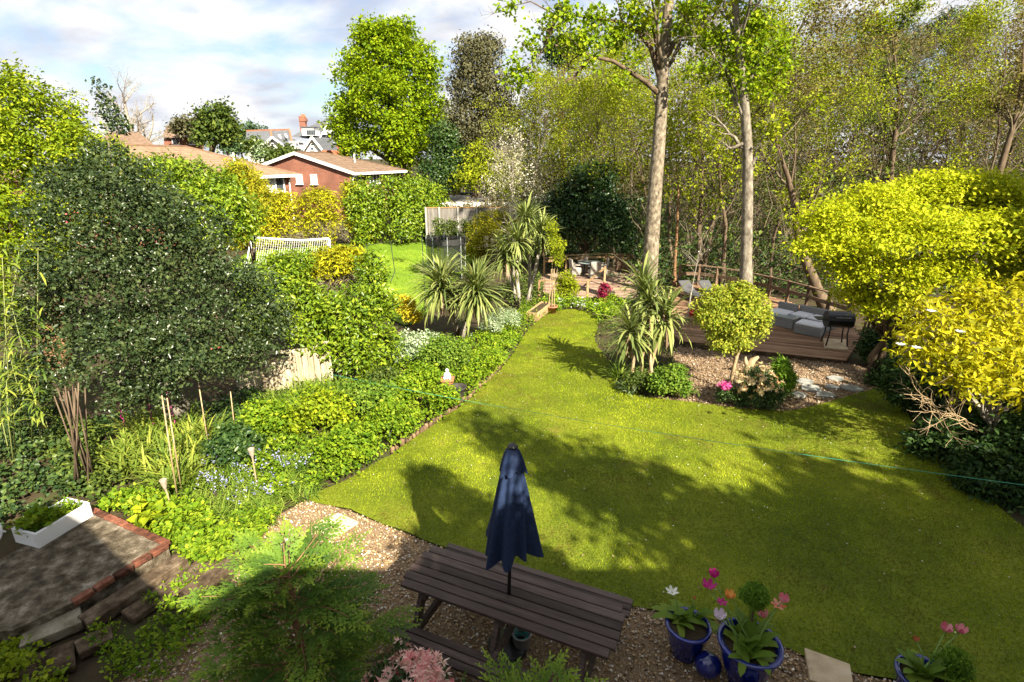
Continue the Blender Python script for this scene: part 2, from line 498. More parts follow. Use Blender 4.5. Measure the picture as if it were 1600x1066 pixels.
def blob_points(rng, blobs, ncl, shell=0.62, upbias=0.15, inner=0.2, wob=0.16, sub=10, gap=.28, tier=.8):
    """clump centres spread over the skins of a union of ellipsoids. blobs: (center, (rx,ry,rz))"""
    if sub: blobs = subdivide(rng, blobs, sub, tier)
    C = np.array([list(b[0]) for b in blobs]); Rr = np.array([list(b[1]) for b in blobs])
    area = (Rr[:, 0] * Rr[:, 1] + Rr[:, 0] * Rr[:, 2] + Rr[:, 1] * Rr[:, 2])
    k = rng.choice(len(blobs), size=int(ncl * 2.4), p=area / area.sum())
    d = rand_dirs(rng, len(k)); d[:, 2] += upbias; d = nrm(d)
    ph = C[k] * 1.7
    lump = 1 + wob * (np.sin(d[:, 0] * 5 + ph[:, 0]) * np.sin(d[:, 1] * 5.3 + ph[:, 1]) + 0.7 * np.sin(d[:, 2] * 7 + d[:, 0] * 4 + ph[:, 2]))
    r = np.where(rng.random(len(k)) < inner, rng.uniform(0.3, shell + 0.1, len(k)), rng.uniform(shell, 1.04, len(k)) ** 0.5)
    P = C[k] + d * Rr[k] * (r * lump)[:, None]
    q = (P[:, None, :] - C[None]) / Rr[None]
    dd = np.linalg.norm(q, axis=2)
    dd[np.arange(len(k)), k] = 9
    keep = (dd.min(axis=1) > 0.72) | (rng.random(len(k)) < 0.12)
    if gap > 0:
        fq = 1.1 / max(.05, float(np.median(Rr)))
        nz = np.array([mnoise.noise((p[0] * fq, p[1] * fq, p[2] * fq * 1.3)) for p in P])
        keep &= nz > (gap * 1.3 - .55)
        ext = rng.random(len(k)) < .07
        P = np.where(ext[:, None], P + d * Rr[k] * rng.uniform(.1, .4, len(k))[:, None], P)
    P, d, k = P[keep][:ncl], d[keep][:ncl], k[keep][:ncl]
    nor = nrm(d / Rr[k])
    return P, nor
def clump_leaves(rng, P, nor, nper, cr, L, Wd, up=0.45, flat=0.5, droop=0.0, lvar=0.3, tintspread=0.22, outw=0.3, nmix=0.55):
    n = len(P)
    Q = np.repeat(P, nper, axis=0); M = np.repeat(nor, nper, axis=0)
    off = rng.normal(size=(len(Q), 3)) * cr * 0.5
    off -= M * np.sum(off * M, axis=1, keepdims=True) * (1 - flat)
    Q = Q + off
    upv = np.array([[0, 0, 1.0]])
    nn = nrm(M * (1 - up) + upv * up)
    bias = nrm(M + np.array([[0, 0, -droop]]))
    D, S = frames(rng, len(Q), nn, nmix, bias, outw)
    l = L * (1 + lvar * rng.normal(size=len(Q))).clip(0.5, 1.7)
    V, F = leaf_geo(Q, D, S, l, Wd * l / L)
    ct = np.repeat(rng.uniform(0.25, 0.75, n), nper)
    t = (ct + tintspread * rng.normal(size=len(Q))).clip(0, 1)
    return V, F, np.repeat(t, 2)
def merge(*gs):
    V = []; F = []; T = []; b = 0
    for v, f, t in gs:
        V.append(v); F.append(f + b); T.append(t); b += len(v)
    return np.concatenate(V), np.concatenate(F), np.concatenate(T)
def blob_crown(rng, blobs, ncl, nper, cr, L, Wd, **kw):
    bk = {k: kw.pop(k) for k in ('shell', 'upbias', 'inner', 'wob', 'sub', 'gap', 'tier') if k in kw}
    P, nor = blob_points(rng, blobs, ncl, **bk)
    return clump_leaves(rng, P, nor, nper, cr, L, Wd, **kw)
def pb(px, py, Y, rpx, rz=None, ry=None):
    """an ellipsoid whose outline in the photo is rpx wide at pixel px,py, standing at distance Y"""
    c = W(px, py, Y)
    m = PXM(c)
    return (tuple(c), (rpx * m, (ry if ry is not None else rpx) * m, (rz if rz is not None else rpx) * m))
def loc_blobs(blobs, o):
    return [((c[0] - o[0], c[1] - o[1], c[2] - o[2]), r) for c, r in blobs]
def ribbons(rng, P, az, el, L, Wd, droop, K=4):
    """arching strap leaves; el start elevation, droop = how far the elevation falls along the leaf"""
    n = len(P)
    L = np.broadcast_to(np.asarray(L, float), (n,)); Wd = np.broadcast_to(np.asarray(Wd, float), (n,))
    droop = np.broadcast_to(np.asarray(droop, float), (n,))
    pts = [np.asarray(P, float)]
    for i in range(K):
        e = el - droop * ((i + 0.5) / K) ** 1.3
        s = (L / K)[:, None]
        pts.append(pts[-1] + s * np.stack([np.cos(e) * np.cos(az), np.cos(e) * np.sin(az), np.sin(e)], axis=1))
    side = np.stack([-np.sin(az), np.cos(az), np.zeros(n)], axis=1)
    V = []
    for i in range(K + 1):
        t = i / K
        w = Wd * (0.55 + 1.6 * t * (1 - t) * 1.1) * (1.0 if i < K else 0.05)
        V.append(pts[i] + side * (w / 2)[:, None]); V.append(pts[i] - side * (w / 2)[:, None])
    V = np.stack(V, axis=1).reshape(-1, 3)
    b = (np.arange(n) * (2 * (K + 1)))[:, None]
    F = np.concatenate([b + np.array([[2*i, 2*i+1, 2*i+3, 2*i+2]]) for i in range(K)], axis=1).reshape(-1, 4)
    return V, F
def curves(rng, S, D, L, R0, K, wob=0.15, trop=0.0, taper=0.35):
    n = len(S)
    P = [S]; d = D.copy()
    for i in range(K - 1):
        d = nrm(d + rng.normal(size=(n, 3)) * wob + np.array([[0, 0, trop]]))
        P.append(P[-1] + d * (L / (K - 1))[:, None])
    P = np.stack(P, axis=1)
    t = np.linspace(0, 1, K)[None]
    return P, R0[:, None] * (1 - t * (1 - taper))
def tubes_np(P, Rd, sides):
    B, K, _ = P.shape
    T = np.gradient(P, axis=1); T = nrm(T)
    ref = np.where(np.abs(T[:, :1, 2:3]) > 0.9, np.array([[[1.0, 0, 0]]]), np.array([[[0, 0, 1.0]]]))
    ref = np.broadcast_to(ref, T.shape)
    u = nrm(np.cross(T, ref)); v = np.cross(T, u)
    a = np.arange(sides) * 2 * math.pi / sides
    V = P[:, :, None] + Rd[:, :, None, None] * (u[:, :, None] * np.cos(a)[None, None, :, None] + v[:, :, None] * np.sin(a)[None, None, :, None])
    idx = np.arange(B * K * sides).reshape(B, K, sides)
    j = np.roll(idx, -1, axis=2)
    F = np.stack([idx[:, :-1], j[:, :-1], j[:, 1:], idx[:, 1:]], axis=-1).reshape(-1, 4)
    return V.reshape(-1, 3), F
def children_of(rng, P, Rd, L, nper, tmin, ang, lr, rr, tmax=1.0, upturn=0.0):
    B, K, _ = P.shape
    k = np.repeat(np.arange(B), nper)
    t = rng.uniform(tmin, tmax, len(k))
    f = t * (K - 1); i = np.minimum(f.astype(int), K - 2); fr = (f - i)[:, None]
    S = P[k, i] * (1 - fr) + P[k, i + 1] * fr
    tan = nrm(P[k, i + 1] - P[k, i])
    r = rand_dirs(rng, len(k)); r = nrm(r - tan * np.sum(r * tan, axis=1, keepdims=True))
    a = rng.uniform(ang[0], ang[1], len(k))[:, None]
    D = nrm(tan * np.cos(a) + r * np.sin(a) + np.array([[0, 0, upturn]]))
    rad = (Rd[k, i] * (1 - fr[:, 0]) + Rd[k, i + 1] * fr[:, 0]) * rr
    ln = L[k] * lr * (1.15 - 0.55 * t) * rng.uniform(0.7, 1.25, len(k))
    return S, D, ln, rad
def mesh_join(gs):
    V = []; F = []; b = 0
    for v, f in gs:
        V.append(v); F.append(f + b); b += len(v)
    return np.concatenate(V), np.concatenate(F)
def tree_parts(seed, H, r0, spec, leaf=None, trunk_path=None, trunk_sides=10, wob0=0.04, ttaper=.35):
    """a branching tree. spec: list of levels (nper, tmin, (a0,a1), len ratio, radius ratio, K, sides, wob, trop)
    leaf: (count per twig, L, W, spread, up) -> returns trunk mesh data, branch mesh data, leaf data (local coords)"""
    rng = np.random.default_rng(seed)
    if trunk_path is not None:
        P = np.array([trunk_path], float); K = P.shape[1]
        Rd = np.linspace(r0, r0 * ttaper, K)[None]
        Rd[0, 0] *= 1.35
    else:
        P, Rd = curves(rng, np.zeros((1, 3)), np.array([[0, 0, 1.0]]), np.array([H]), np.array([r0]), 10, wob0, 0.03, 0.2)
        Rd[0, 0] *= 1.4
    trunk = tubes_np(P, Rd, trunk_sides)
    L = np.array([H])
    br = []
    for (nper, tmin, ang, lr, rr, K, sides, wob, trop) in spec:
        S, D, ln, rad = children_of(rng, P, Rd, L, nper, tmin, ang, lr, rr)
        P, Rd = curves(rng, S, D, ln, rad, K, wob, trop, 0.3)
        L = ln
        br.append(tubes_np(P, Rd, sides))
    lf = None
    if leaf:
        nper, l, w, sp, up = leaf
        B, K, _ = P.shape
        k = np.repeat(np.arange(B), nper)
        t = rng.uniform(0.35, 1.05, len(k)); f = np.minimum(t, 0.999) * (K - 1); i = f.astype(int); fr = (f - i)[:, None]
        Q = P[k, i] * (1 - fr) + P[k, i + 1] * fr + rng.normal(size=(len(k), 3)) * sp
        D, S = frames(rng, len(k), np.repeat(np.array([[0, 0, 1.0]]), len(k), 0), up)
        ll = l * rng.uniform(0.6, 1.3, len(k))
        V, F = leaf_geo(Q, D, S, ll, ll * w / l)
        tt = (np.repeat(rng.uniform(0.2, 0.8, B), nper) + rng.normal(size=len(k)) * 0.2).clip(0, 1)
        lf = (V, F, np.repeat(tt, 2))
    return trunk, mesh_join(br), lf
def stems_tube(paths, r0, r1, sides=6):
    gs = []
    for p in paths:
        P = np.array([p], float); K = P.shape[1]
        gs.append(tubes_np(P, np.linspace(r0, r1, K)[None], sides))
    return mesh_join(gs)
def limb_set(seed, paths, r0, r1=.008):
    """limbs with two orders of finer branches"""
    rng = np.random.default_rng(seed); K = 9; P = []
    for p in paths:
        p = np.array(p, float); s = np.concatenate([[0], np.cumsum(np.linalg.norm(np.diff(p, axis=0), axis=1))])
        t = np.linspace(0, s[-1], K); P.append(np.stack([np.interp(t, s, p[:, i]) for i in range(3)], 1))
    P = np.array(P); L = np.linalg.norm(P[:, -1] - P[:, 0], axis=1)
    P[:, 1:-1] += rng.normal(size=P[:, 1:-1].shape) * (L * .018)[:, None, None]
    Rd = np.repeat(np.linspace(r0, r1, K)[None], len(P), 0)
    gs = [tubes_np(P, Rd, 6)]
    for nper, lr in ((7, .38), (5, .5)):
        S, D, ln, rad = children_of(rng, P, Rd, L, nper, .3, (.4, 1.0), lr, .5)
        P, Rd = curves(rng, S, D, ln, np.maximum(rad, .006), 5, .2, .04, .3); L = ln
        gs.append(tubes_np(P, Rd, 4))
    return mesh_join(gs)
def plant(name, label, cat, base, leafdata, leafm, stems=None, stemm=None, crown='crown', stem='trunk', group=None, extra=None):
    """thing with a foliage part and a stem part; data given in world coordinates, base = world point"""
    root = thing(name, label, cat, base, 0, group)
    b = np.array(list(base))[None]
    v, f, t = leafdata
    put(crown, mesh_np(crown, v - b, f, leafm, t), root)
    if stems is not None:
        sv, sf = stems
        put(stem, mesh_np(stem, sv - b, sf, stemm, None, True), root)
    return root
def in_poly(poly, X, Y):
    c = np.zeros(len(X), bool); j = len(poly) - 1
    for i in range(len(poly)):
        xi, yi = poly[i][0], poly[i][1]; xj, yj = poly[j][0], poly[j][1]
        m = ((yi > Y) != (yj > Y)) & (X < (xj - xi) * (Y - yi) / (yj - yi + 1e-12) + xi)
        c ^= m; j = i
    return c
ZT = np.vectorize(zt)
def scatter(rng, poly, n):
    a = np.array([[p[0], p[1]] for p in poly]); lo, hi = a.min(0), a.max(0)
    out = []
    tot = 0
    while tot < n:
        q = rng.uniform(lo, hi, size=(n * 2, 2))
        q = q[in_poly(poly, q[:, 0], q[:, 1])]
        out.append(q); tot += len(q)
    return np.concatenate(out)[:n]
def sheet(name, poly, dz, res, mat, kind='structure', zf=None):
    """a sheet that follows the ground inside a polygon"""
    pts = []; n = len(poly)
    for i in range(n):
        a, b = poly[i], poly[(i + 1) % n]
        d = math.hypot(b[0] - a[0], b[1] - a[1]); m = max(1, int(d / res))
        for k in range(m):
            pts.append((a[0] + (b[0] - a[0]) * k / m, a[1] + (b[1] - a[1]) * k / m))
    nb = len(pts)
    A = np.array(pts); lo, hi = A.min(0), A.max(0)
    gx, gy = np.meshgrid(np.arange(lo[0] + res / 2, hi[0], res), np.arange(lo[1] + res / 2, hi[1], res))
    g = np.stack([gx.ravel(), gy.ravel()], 1); g = g[in_poly(pts, g[:, 0], g[:, 1])]
    allp = [Vector(p) for p in pts] + [Vector((float(p[0]), float(p[1]))) for p in g]
    vs, _, fs, _, _, _ = delaunay_2d_cdt(allp, [], [list(range(nb))], 1, 1e-5)
    zf = zf or zt
    me = bpy.data.meshes.new(name)
    V = [(p.x, p.y, zf(p.x, p.y) + dz) for p in vs]
    F = []
    for f in fs:
        a, b, c = (vs[i] for i in f[:3])
        F.append(tuple(f) if (b.x - a.x) * (c.y - a.y) - (b.y - a.y) * (c.x - a.x) > 0 else tuple(f)[::-1])
    me.from_pydata(V, [], F)
    me.polygons.foreach_set('use_smooth', np.ones(len(F), dtype=bool))
    me.update()
    me.materials.append(mat)
    o = put(name, me)
    if kind: o['kind'] = kind
    return o
def smooth_poly(pts, n=4):
    """closed Catmull-Rom through 2-D points"""
    P = [Vector((p[0], p[1])) for p in pts]; m = len(P); out = []
    for i in range(m):
        a, b, c, d = P[i - 1], P[i], P[(i + 1) % m], P[(i + 2) % m]
        for k in range(n):
            t = k / n
            q = 0.5 * ((2 * b) + (c - a) * t + (2 * a - 5 * b + 4 * c - d) * t * t + (3 * b - a - 3 * c + d) * t ** 3)
            out.append((q.x, q.y))
    return out

# ================================================================== GROUND AND SETTING
M_SOIL = noisemat('soil', [(0.25, (.03,.022,.013)), (0.5, (.06,.045,.026)), (0.62, (.05,.06,.02)), (0.8, (.09,.075,.045))], 1.3, 9.0, 0.95, 0.1, 0.8, 18)
def lawnmat(name, stops, patch, s1=0.55, s2=26.0):
    m, nt, out = newmat(name)
    tcn = N(nt, 'ShaderNodeTexCoord')
    a = N(nt, 'ShaderNodeTexNoise'); a.inputs['Scale'].default_value = s1; a.inputs['Detail'].default_value = 8; a.inputs['Roughness'].default_value = 0.65
    b = N(nt, 'ShaderNodeTexNoise'); b.inputs['Scale'].default_value = s2; b.inputs['Detail'].default_value = 4
    nt.links.new(tcn.outputs['Object'], a.inputs['Vector']); nt.links.new(tcn.outputs['Object'], b.inputs['Vector'])
    mm = N(nt, 'ShaderNodeMath', operation='MULTIPLY_ADD'); mm.inputs[1].default_value = 0.55; mm.inputs[2].default_value = -0.27
    nt.links.new(b.outputs['Fac'], mm.inputs[0])
    ad = N(nt, 'ShaderNodeMath', operation='ADD')
    nt.links.new(a.outputs['Fac'], ad.inputs[0]); nt.links.new(mm.outputs[0], ad.inputs[1])
    r = ramp(nt, stops); nt.links.new(ad.outputs[0], r.inputs[0])
    c = N(nt, 'ShaderNodeTexNoise'); c.inputs['Scale'].default_value = 0.9; c.inputs['Detail'].default_value = 5; c.inputs['Roughness'].default_value = 0.7
    mpn = N(nt, 'ShaderNodeMapping'); mpn.inputs['Location'].default_value = (31, 11, 3)
    nt.links.new(tcn.outputs['Object'], mpn.inputs[0]); nt.links.new(mpn.outputs[0], c.inputs['Vector'])
    rc = ramp(nt, [(0.62, (0, 0, 0)), (0.74, (0.75, 0.75, 0.75))]); nt.links.new(c.outputs['Fac'], rc.inputs[0])
    mx = N(nt, 'ShaderNodeMix', data_type='RGBA'); nt.links.new(rc.outputs[0], mx.inputs[0])
    nt.links.new(r.outputs[0], mx.inputs[6]); mx.inputs[7].default_value = (*patch, 1)
    p = principled(nt, 0.8, 0.15); nt.links.new(mx.outputs[2], p.inputs['Base Color'])
    bp = N(nt, 'ShaderNodeBump'); bp.inputs['Strength'].default_value = 0.7; bp.inputs['Distance'].default_value = 0.03
    nt.links.new(b.outputs['Fac'], bp.inputs['Height']); nt.links.new(bp.outputs[0], p.inputs['Normal'])
    nt.links.new(p.outputs[0], out.inputs[0])
    return m
M_LAWN = lawnmat('lawn_turf', [(0.25, (.042,.066,.006)), (0.5, (.105,.132,.009)), (0.75, (.20,.21,.018))], (.17,.12,.035))
M_LAWN2 = lawnmat('neighbour_turf', [(0.28, (.08,.14,.010)), (0.5, (.13,.21,.014)), (0.75, (.22,.29,.02))], (.20,.20,.04), 0.35, 9.0)
M_FIELD = lawnmat('far_ground', [(0.28, (.05,.07,.015)), (0.5, (.09,.115,.02)), (0.75, (.15,.16,.035))], (.12,.09,.05), 0.12, 3.0)

# one sheet of ground out to the horizon
xs = np.concatenate([np.linspace(-600, -60, 14), np.linspace(-54, 54, 73), np.linspace(60, 600, 14)])
ys = np.concatenate([np.linspace(-200, -12, 8), np.linspace(-9, 60, 70), np.linspace(64, 140, 20), np.linspace(180, 900, 9)])
gx, gy = np.meshgrid(xs, ys)
gv = np.stack([gx.ravel(), gy.ravel(), ZT(gx.ravel(), gy.ravel()) - 0.06], 1)
ii = np.arange(len(gv)).reshape(gx.shape)
gf = np.stack([ii[:-1, :-1], ii[:-1, 1:], ii[1:, 1:], ii[1:, :-1]], -1).reshape(-1, 4)
ground = put('ground', mesh_np('ground', gv, gf, M_SOIL, None, True)); ground['kind'] = 'structure'

def g2(*pts):
    return [(lambda q: (q.x, q.y))(G(*p)) for p in pts]
LAWN_FRONT = g2((480,778), (545,796), (600,818), (660,842), (740,872), (860,905), (985,945), (1060,958), (1130,970), (1200,994), (1275,1034), (1400,1064), (1520,1085))
LAWN_RIGHT = [(6.4, 3.6), (8.4, 4.0)] + g2((1640,850), (1560,790), (1490,728), (1430,665), (1388,607))
LAWN_TOP = g2((1330,618), (1280,632), (1230,642), (1160,638), (1090,629), (1010,619), (968,598), (952,565), (930,532), (935,506), (925,490), (895,483), (868,487))
LAWN_LEFT = g2((850,494), (832,508), (815,530), (795,562), (765,594), (735,622), (690,656), (640,690), (590,722), (530,755))
def jag(poly, amp, seed, closed=True):
    rng = random.Random(seed); out = []; n = len(poly)
    for i in range(n if closed else n - 1):
        a, b = poly[i], poly[(i + 1) % n]
        m = max(1, int(math.hypot(b[0]-a[0], b[1]-a[1]) / 0.16))
        for k in range(m):
            t = k / m
            out.append((a[0] + (b[0]-a[0]) * t + rng.uniform(-amp, amp), a[1] + (b[1]-a[1]) * t + rng.uniform(-amp, amp)))
    return out
lawn_poly = jag(smooth_poly(LAWN_FRONT + LAWN_RIGHT + LAWN_TOP + LAWN_LEFT, 3), 0.022, 4)
lawn = sheet('lawn', lawn_poly, 0.0, 0.45, M_LAWN)
nb_poly = g2((380,455), (560,455), (600,490), (650,505), (700,450), (745,395), (742,372), (700,374), (620,381), (540,380), (380,398))
sheet('neighbour_lawn', smooth_poly(nb_poly, 3), -0.01, 1.0, M_LAWN2)
M_GRAVELBED = noisemat('gravel_bed', [(0.3, (.09,.06,.035)), (0.5, (.22,.15,.085)), (0.7, (.36,.27,.17))], 60, 4, 0.95, 0.15, 0.9, 90)
grav_poly = [LAWN_FRONT[i] for i in range(len(LAWN_FRONT) - 1, -1, -1)] + g2((440,800), (405,835), (370,890), (330,960), (215,1040)) + [(-4.6, 3.0), (-4.6, -0.4), (7.5, -0.4), (7.5, 3.2)]
sheet('gravel_patio', grav_poly, -0.03, 0.6, M_GRAVELBED)
rg_poly = [LAWN_RIGHT[-1]] + LAWN_TOP[:6] + g2((1078,606), (1050,580), (1052,550), (1066,532), (1185,549), (1322,566), (1350,574), (1392,592))
sheet('gravel_garden', rg_poly, -0.03, 0.6, M_GRAVELBED)

# real gravel stones
M_STONE = tintmat('gravel_stone', [(0.0, (.07,.05,.035)), (0.2, (.26,.15,.07)), (0.45, (.46,.31,.16)), (0.68, (.60,.45,.27)), (0.84, (.36,.32,.28)), (1.0, (.80,.75,.65))], 0.6, 0.3)
M_STONE2 = tintmat('gravel_stone_brown', [(0.0, (.06,.04,.03)), (0.3, (.16,.10,.06)), (0.6, (.28,.19,.12)), (0.85, (.38,.29,.20)), (1.0, (.55,.48,.40))], 0.7, 0.25)
def stones(name, rng, q, size, mat, zoff, label):
    n = len(q)
    base = np.array([[1,0,0],[-1,0,0],[0,1,0],[0,-1,0],[0,0,1],[0,0,-1]], float)
    fc = np.array([[0,2,4],[2,1,4],[1,3,4],[3,0,4],[2,0,5],[1,2,5],[3,1,5],[0,3,5]])
    s = size * rng.uniform(0.45, 1.25, (n, 1, 1)) * np.stack([rng.uniform(.7, 1.3, n), rng.uniform(.5, 1, n), rng.uniform(.35, .7, n)], 1)[:, None, :]
    v = base[None] * s * rng.uniform(0.75, 1.25, (n, 6, 1))
    a = rng.uniform(0, 2 * math.pi, n); b = rng.normal(size=n) * 0.35
    ca, sa, cb, sb = np.cos(a)[:, None], np.sin(a)[:, None], np.cos(b)[:, None], np.sin(b)[:, None]
    x, y, z = v[..., 0], v[..., 1], v[..., 2]
    y, z = y * cb - z * sb, y * sb + z * cb
    x, y = x * ca - y * sa, x * sa + y * ca
    zz = ZT(q[:, 0], q[:, 1]) + zoff + rng.uniform(0, size * 0.7, n)
    V = np.stack([x + q[:, :1], y + q[:, 1:], z + zz[:, None]], -1).reshape(-1, 3)
    F = ((np.arange(n) * 6)[:, None, None] + fc[None]).reshape(-1, 3)
    t = np.repeat(rng.random(n), 8)
    o = put(name, mesh_np(name, V, F, mat, t, True))
    return tag(o, label, 'gravel', kind='stuff')
rng = np.random.default_rng(11)
q = scatter(rng, grav_poly, 60000)
q = q[(q[:, 1] > 2.9) & (np.abs(q[:, 0]) < q[:, 1] * 1.25 + 0.4)][:17500]
stones('gravel', rng, q, 0.019, M_STONE, -0.02, 'loose golden pea gravel around the picnic table')
q = scatter(rng, rg_poly, 9000)
stones('gravel', rng, q, 0.026, M_STONE2, -0.02, 'brown gravel between the lawn and the lower deck')

# mown grass blades
def grass(name, poly, n, seed, h, w, mat, label, near=None):
    rng = np.random.default_rng(seed)
    q = scatter(rng, poly, n)
    if near: q = q[near(q)]
    n = len(q)
    P = np.stack([q[:, 0], q[:, 1], ZT(q[:, 0], q[:, 1]) - 0.004], 1)
    a = rng.uniform(0, 2 * math.pi, n); hh = h * rng.uniform(0.5, 1.35, n); lean = rng.uniform(0.1, 0.9, n) * hh
    b = a + rng.normal(size=n) * 0.6
    T = P + np.stack([np.cos(b) * lean, np.sin(b) * lean, hh], 1)
    s = np.stack([-np.sin(a), np.cos(a), np.zeros(n)], 1) * (w * rng.uniform(0.6, 1.3, n))[:, None]
    V = np.stack([P - s, P + s, T], 1).reshape(-1, 3)
    F = np.arange(n * 3).reshape(-1, 3)
    lo = np.array([mnoise.noise((x * 0.45, y * 0.45, 1.7)) + 0.6 * mnoise.noise((x * 1.6, y * 1.6, 8.7)) + 0.5 * mnoise.noise((x * 6, y * 6, 2.7)) for x, y in q])
    t = (0.49 + 0.44 * lo + 0.17 * rng.normal(size=n)).clip(0, 1)
    bare = np.array([mnoise.noise((x * .8 + 40, y * .8, 31.0)) + .5 * mnoise.noise((x * 3.1, y * 3.1, 5.0)) for x, y in q])
    t = np.where(bare > .33, t * np.clip(1 - (bare - .33) * 3, .2, 1), t); t = np.where(bare < -.4, np.minimum(1, t + .22), t)
    return tag(put(name, mesh_np(name, V, F, mat, t)), label, 'grass', kind='stuff')
L_GRASS = leafmat('grass_blade', [(0.0, (.15,.105,.03)), (0.12, (.14,.12,.018)), (0.3, (.12,.178,.007)), (0.6, (.235,.30,.010)), (1.0, (.44,.49,.026))], 0.6, 0.2, 0.35)
L_GRASS2 = leafmat('grass_blade_neighbour', [(0.0, (.07,.13,.012)), (0.5, (.12,.22,.016)), (1.0, (.21,.31,.03))], 0.5, 0.25, 0.35)
grass('grass', lawn_poly, 195000, 21, 0.032, 0.0055, L_GRASS, 'short mown grass covering the garden lawn')
grass('grass', smooth_poly(nb_poly, 3), 26000, 22, 0.05, 0.012, L_GRASS2, 'mown grass of the lawn around the football goal')

# ================================================================== HOUSES
M_BRICK = None
def brickmat(name, c1, c2, mortar, scale=1.0):
    m, nt, out = newmat(name)
    tcn = N(nt, 'ShaderNodeTexCoord')
    bt = N(nt, 'ShaderNodeTexBrick')
    bt.inputs['Color1'].default_value = (*c1, 1); bt.inputs['Color2'].default_value = (*c2, 1); bt.inputs['Mortar'].default_value = (*mortar, 1)
    bt.inputs['Scale'].default_value = scale; bt.inputs['Mortar Size'].default_value = 0.008
    bt.inputs['Brick Width'].default_value = 0.225; bt.inputs['Row Height'].default_value = 0.075
    nz = N(nt, 'ShaderNodeTexNoise'); nz.inputs['Scale'].default_value = 1.1; nz.inputs['Detail'].default_value = 5
    sp = N(nt, 'ShaderNodeSeparateXYZ'); cb = N(nt, 'ShaderNodeCombineXYZ'); ad = N(nt, 'ShaderNodeMath', operation='ADD')
    nt.links.new(tcn.outputs['Object'], sp.inputs[0])
    nt.links.new(sp.outputs['X'], ad.inputs[0]); nt.links.new(sp.outputs['Y'], ad.inputs[1])
    nt.links.new(ad.outputs[0], cb.inputs[0]); nt.links.new(sp.outputs['Z'], cb.inputs[1])
    nt.links.new(cb.outputs[0], bt.inputs['Vector']); nt.links.new(tcn.outputs['Object'], nz.inputs['Vector'])
    mx = N(nt, 'ShaderNodeMix', data_type='RGBA', blend_type='MULTIPLY'); mx.inputs[0].default_value = 0.8
    r = ramp(nt, [(0.3, (.65,.65,.65)), (0.7, (1.15,1.1,1.05))]); nt.links.new(nz.outputs['Fac'], r.inputs[0])
    nt.links.new(bt.outputs['Color'], mx.inputs[6]); nt.links.new(r.outputs[0], mx.inputs[7])
    p = principled(nt, 0.85, 0.2); nt.links.new(mx.outputs[2], p.inputs['Base Color'])
    nt.links.new(p.outputs[0], out.inputs[0])
    return m
M_BRICK = brickmat('brick_red', (.24,.078,.045), (.18,.058,.036), (.26,.19,.145))
M_BRICK2 = brickmat('brick_orange', (.42,.11,.05), (.34,.09,.045), (.38,.22,.15))
def tilemat(name, c1, c2, row=0.34):
    m, nt, out = newmat(name)
    tcn = N(nt, 'ShaderNodeTexCoord')
    sp = N(nt, 'ShaderNodeSeparateXYZ'); nt.links.new(tcn.outputs['Object'], sp.inputs[0])
    mu = N(nt, 'ShaderNodeMath', operation='MULTIPLY'); mu.inputs[1].default_value = 1 / (row * 0.42)
    nt.links.new(sp.outputs['Z'], mu.inputs[0])
    fr = N(nt, 'ShaderNodeMath', operation='FRACT'); nt.links.new(mu.outputs[0], fr.inputs[0])
    nz = N(nt, 'ShaderNodeTexNoise'); nz.inputs['Scale'].default_value = 2.6; nz.inputs['Detail'].default_value = 9; nz.inputs['Roughness'].default_value = 0.7
    nt.links.new(tcn.outputs['Object'], nz.inputs['Vector'])
    r = ramp(nt, [(0.32, c1), (0.68, c2)]); nt.links.new(nz.outputs['Fac'], r.inputs[0])
    rr = ramp(nt, [(0.0, (.55,.55,.55)), (0.16, (1,1,1)), (0.9, (1,1,1)), (1.0, (.75,.75,.75))]); nt.links.new(fr.outputs[0], rr.inputs[0])
    mx = N(nt, 'ShaderNodeMix', data_type='RGBA', blend_type='MULTIPLY'); mx.inputs[0].default_value = 1
    nt.links.new(r.outputs[0], mx.inputs[6]); nt.links.new(rr.outputs[0], mx.inputs[7])
    p = principled(nt, 0.85, 0.2); nt.links.new(mx.outputs[2], p.inputs['Base Color'])
    bp = N(nt, 'ShaderNodeBump'); bp.inputs['Strength'].default_value = 0.6; bp.inputs['Distance'].default_value = 0.05
    nt.links.new(fr.outputs[0], bp.inputs['Height']); nt.links.new(bp.outputs[0], p.inputs['Normal'])
    nt.links.new(p.outputs[0], out.inputs[0])
    return m
M_TILE_TAN = tilemat('roof_tile_tan', (.17,.105,.066), (.28,.185,.12))
M_TILE_BRN = tilemat('roof_tile_brown', (.10,.065,.045), (.23,.155,.105))
M_TILE_RED = tilemat('roof_tile_red', (.24,.09,.05), (.38,.16,.09))
M_SLATE = tilemat('slate', (.075,.08,.09), (.14,.145,.155))
M_WHITE = paint('white_paint', (.74,.74,.72), 0.5, 0.4, 0.05)
M_RENDER = paint('white_render', (.72,.70,.66), 0.8, 0.2, 0.06, 2.0)
M_GLASS = paint('window_glass', (.05,.06,.07), 0.08, 0.8, 0.2, 1.0)
M_BLIND = paint('window_blind', (.45,.47,.46), 0.6, 0.3, 0.1)
M_LEAD = paint('lead_flat_roof', (.36,.34,.32), 0.8, 0.2, 0.15, 1.5)
M_CLAY = paint('clay_pot', (.42,.16,.07), 0.8, 0.2, 0.15)

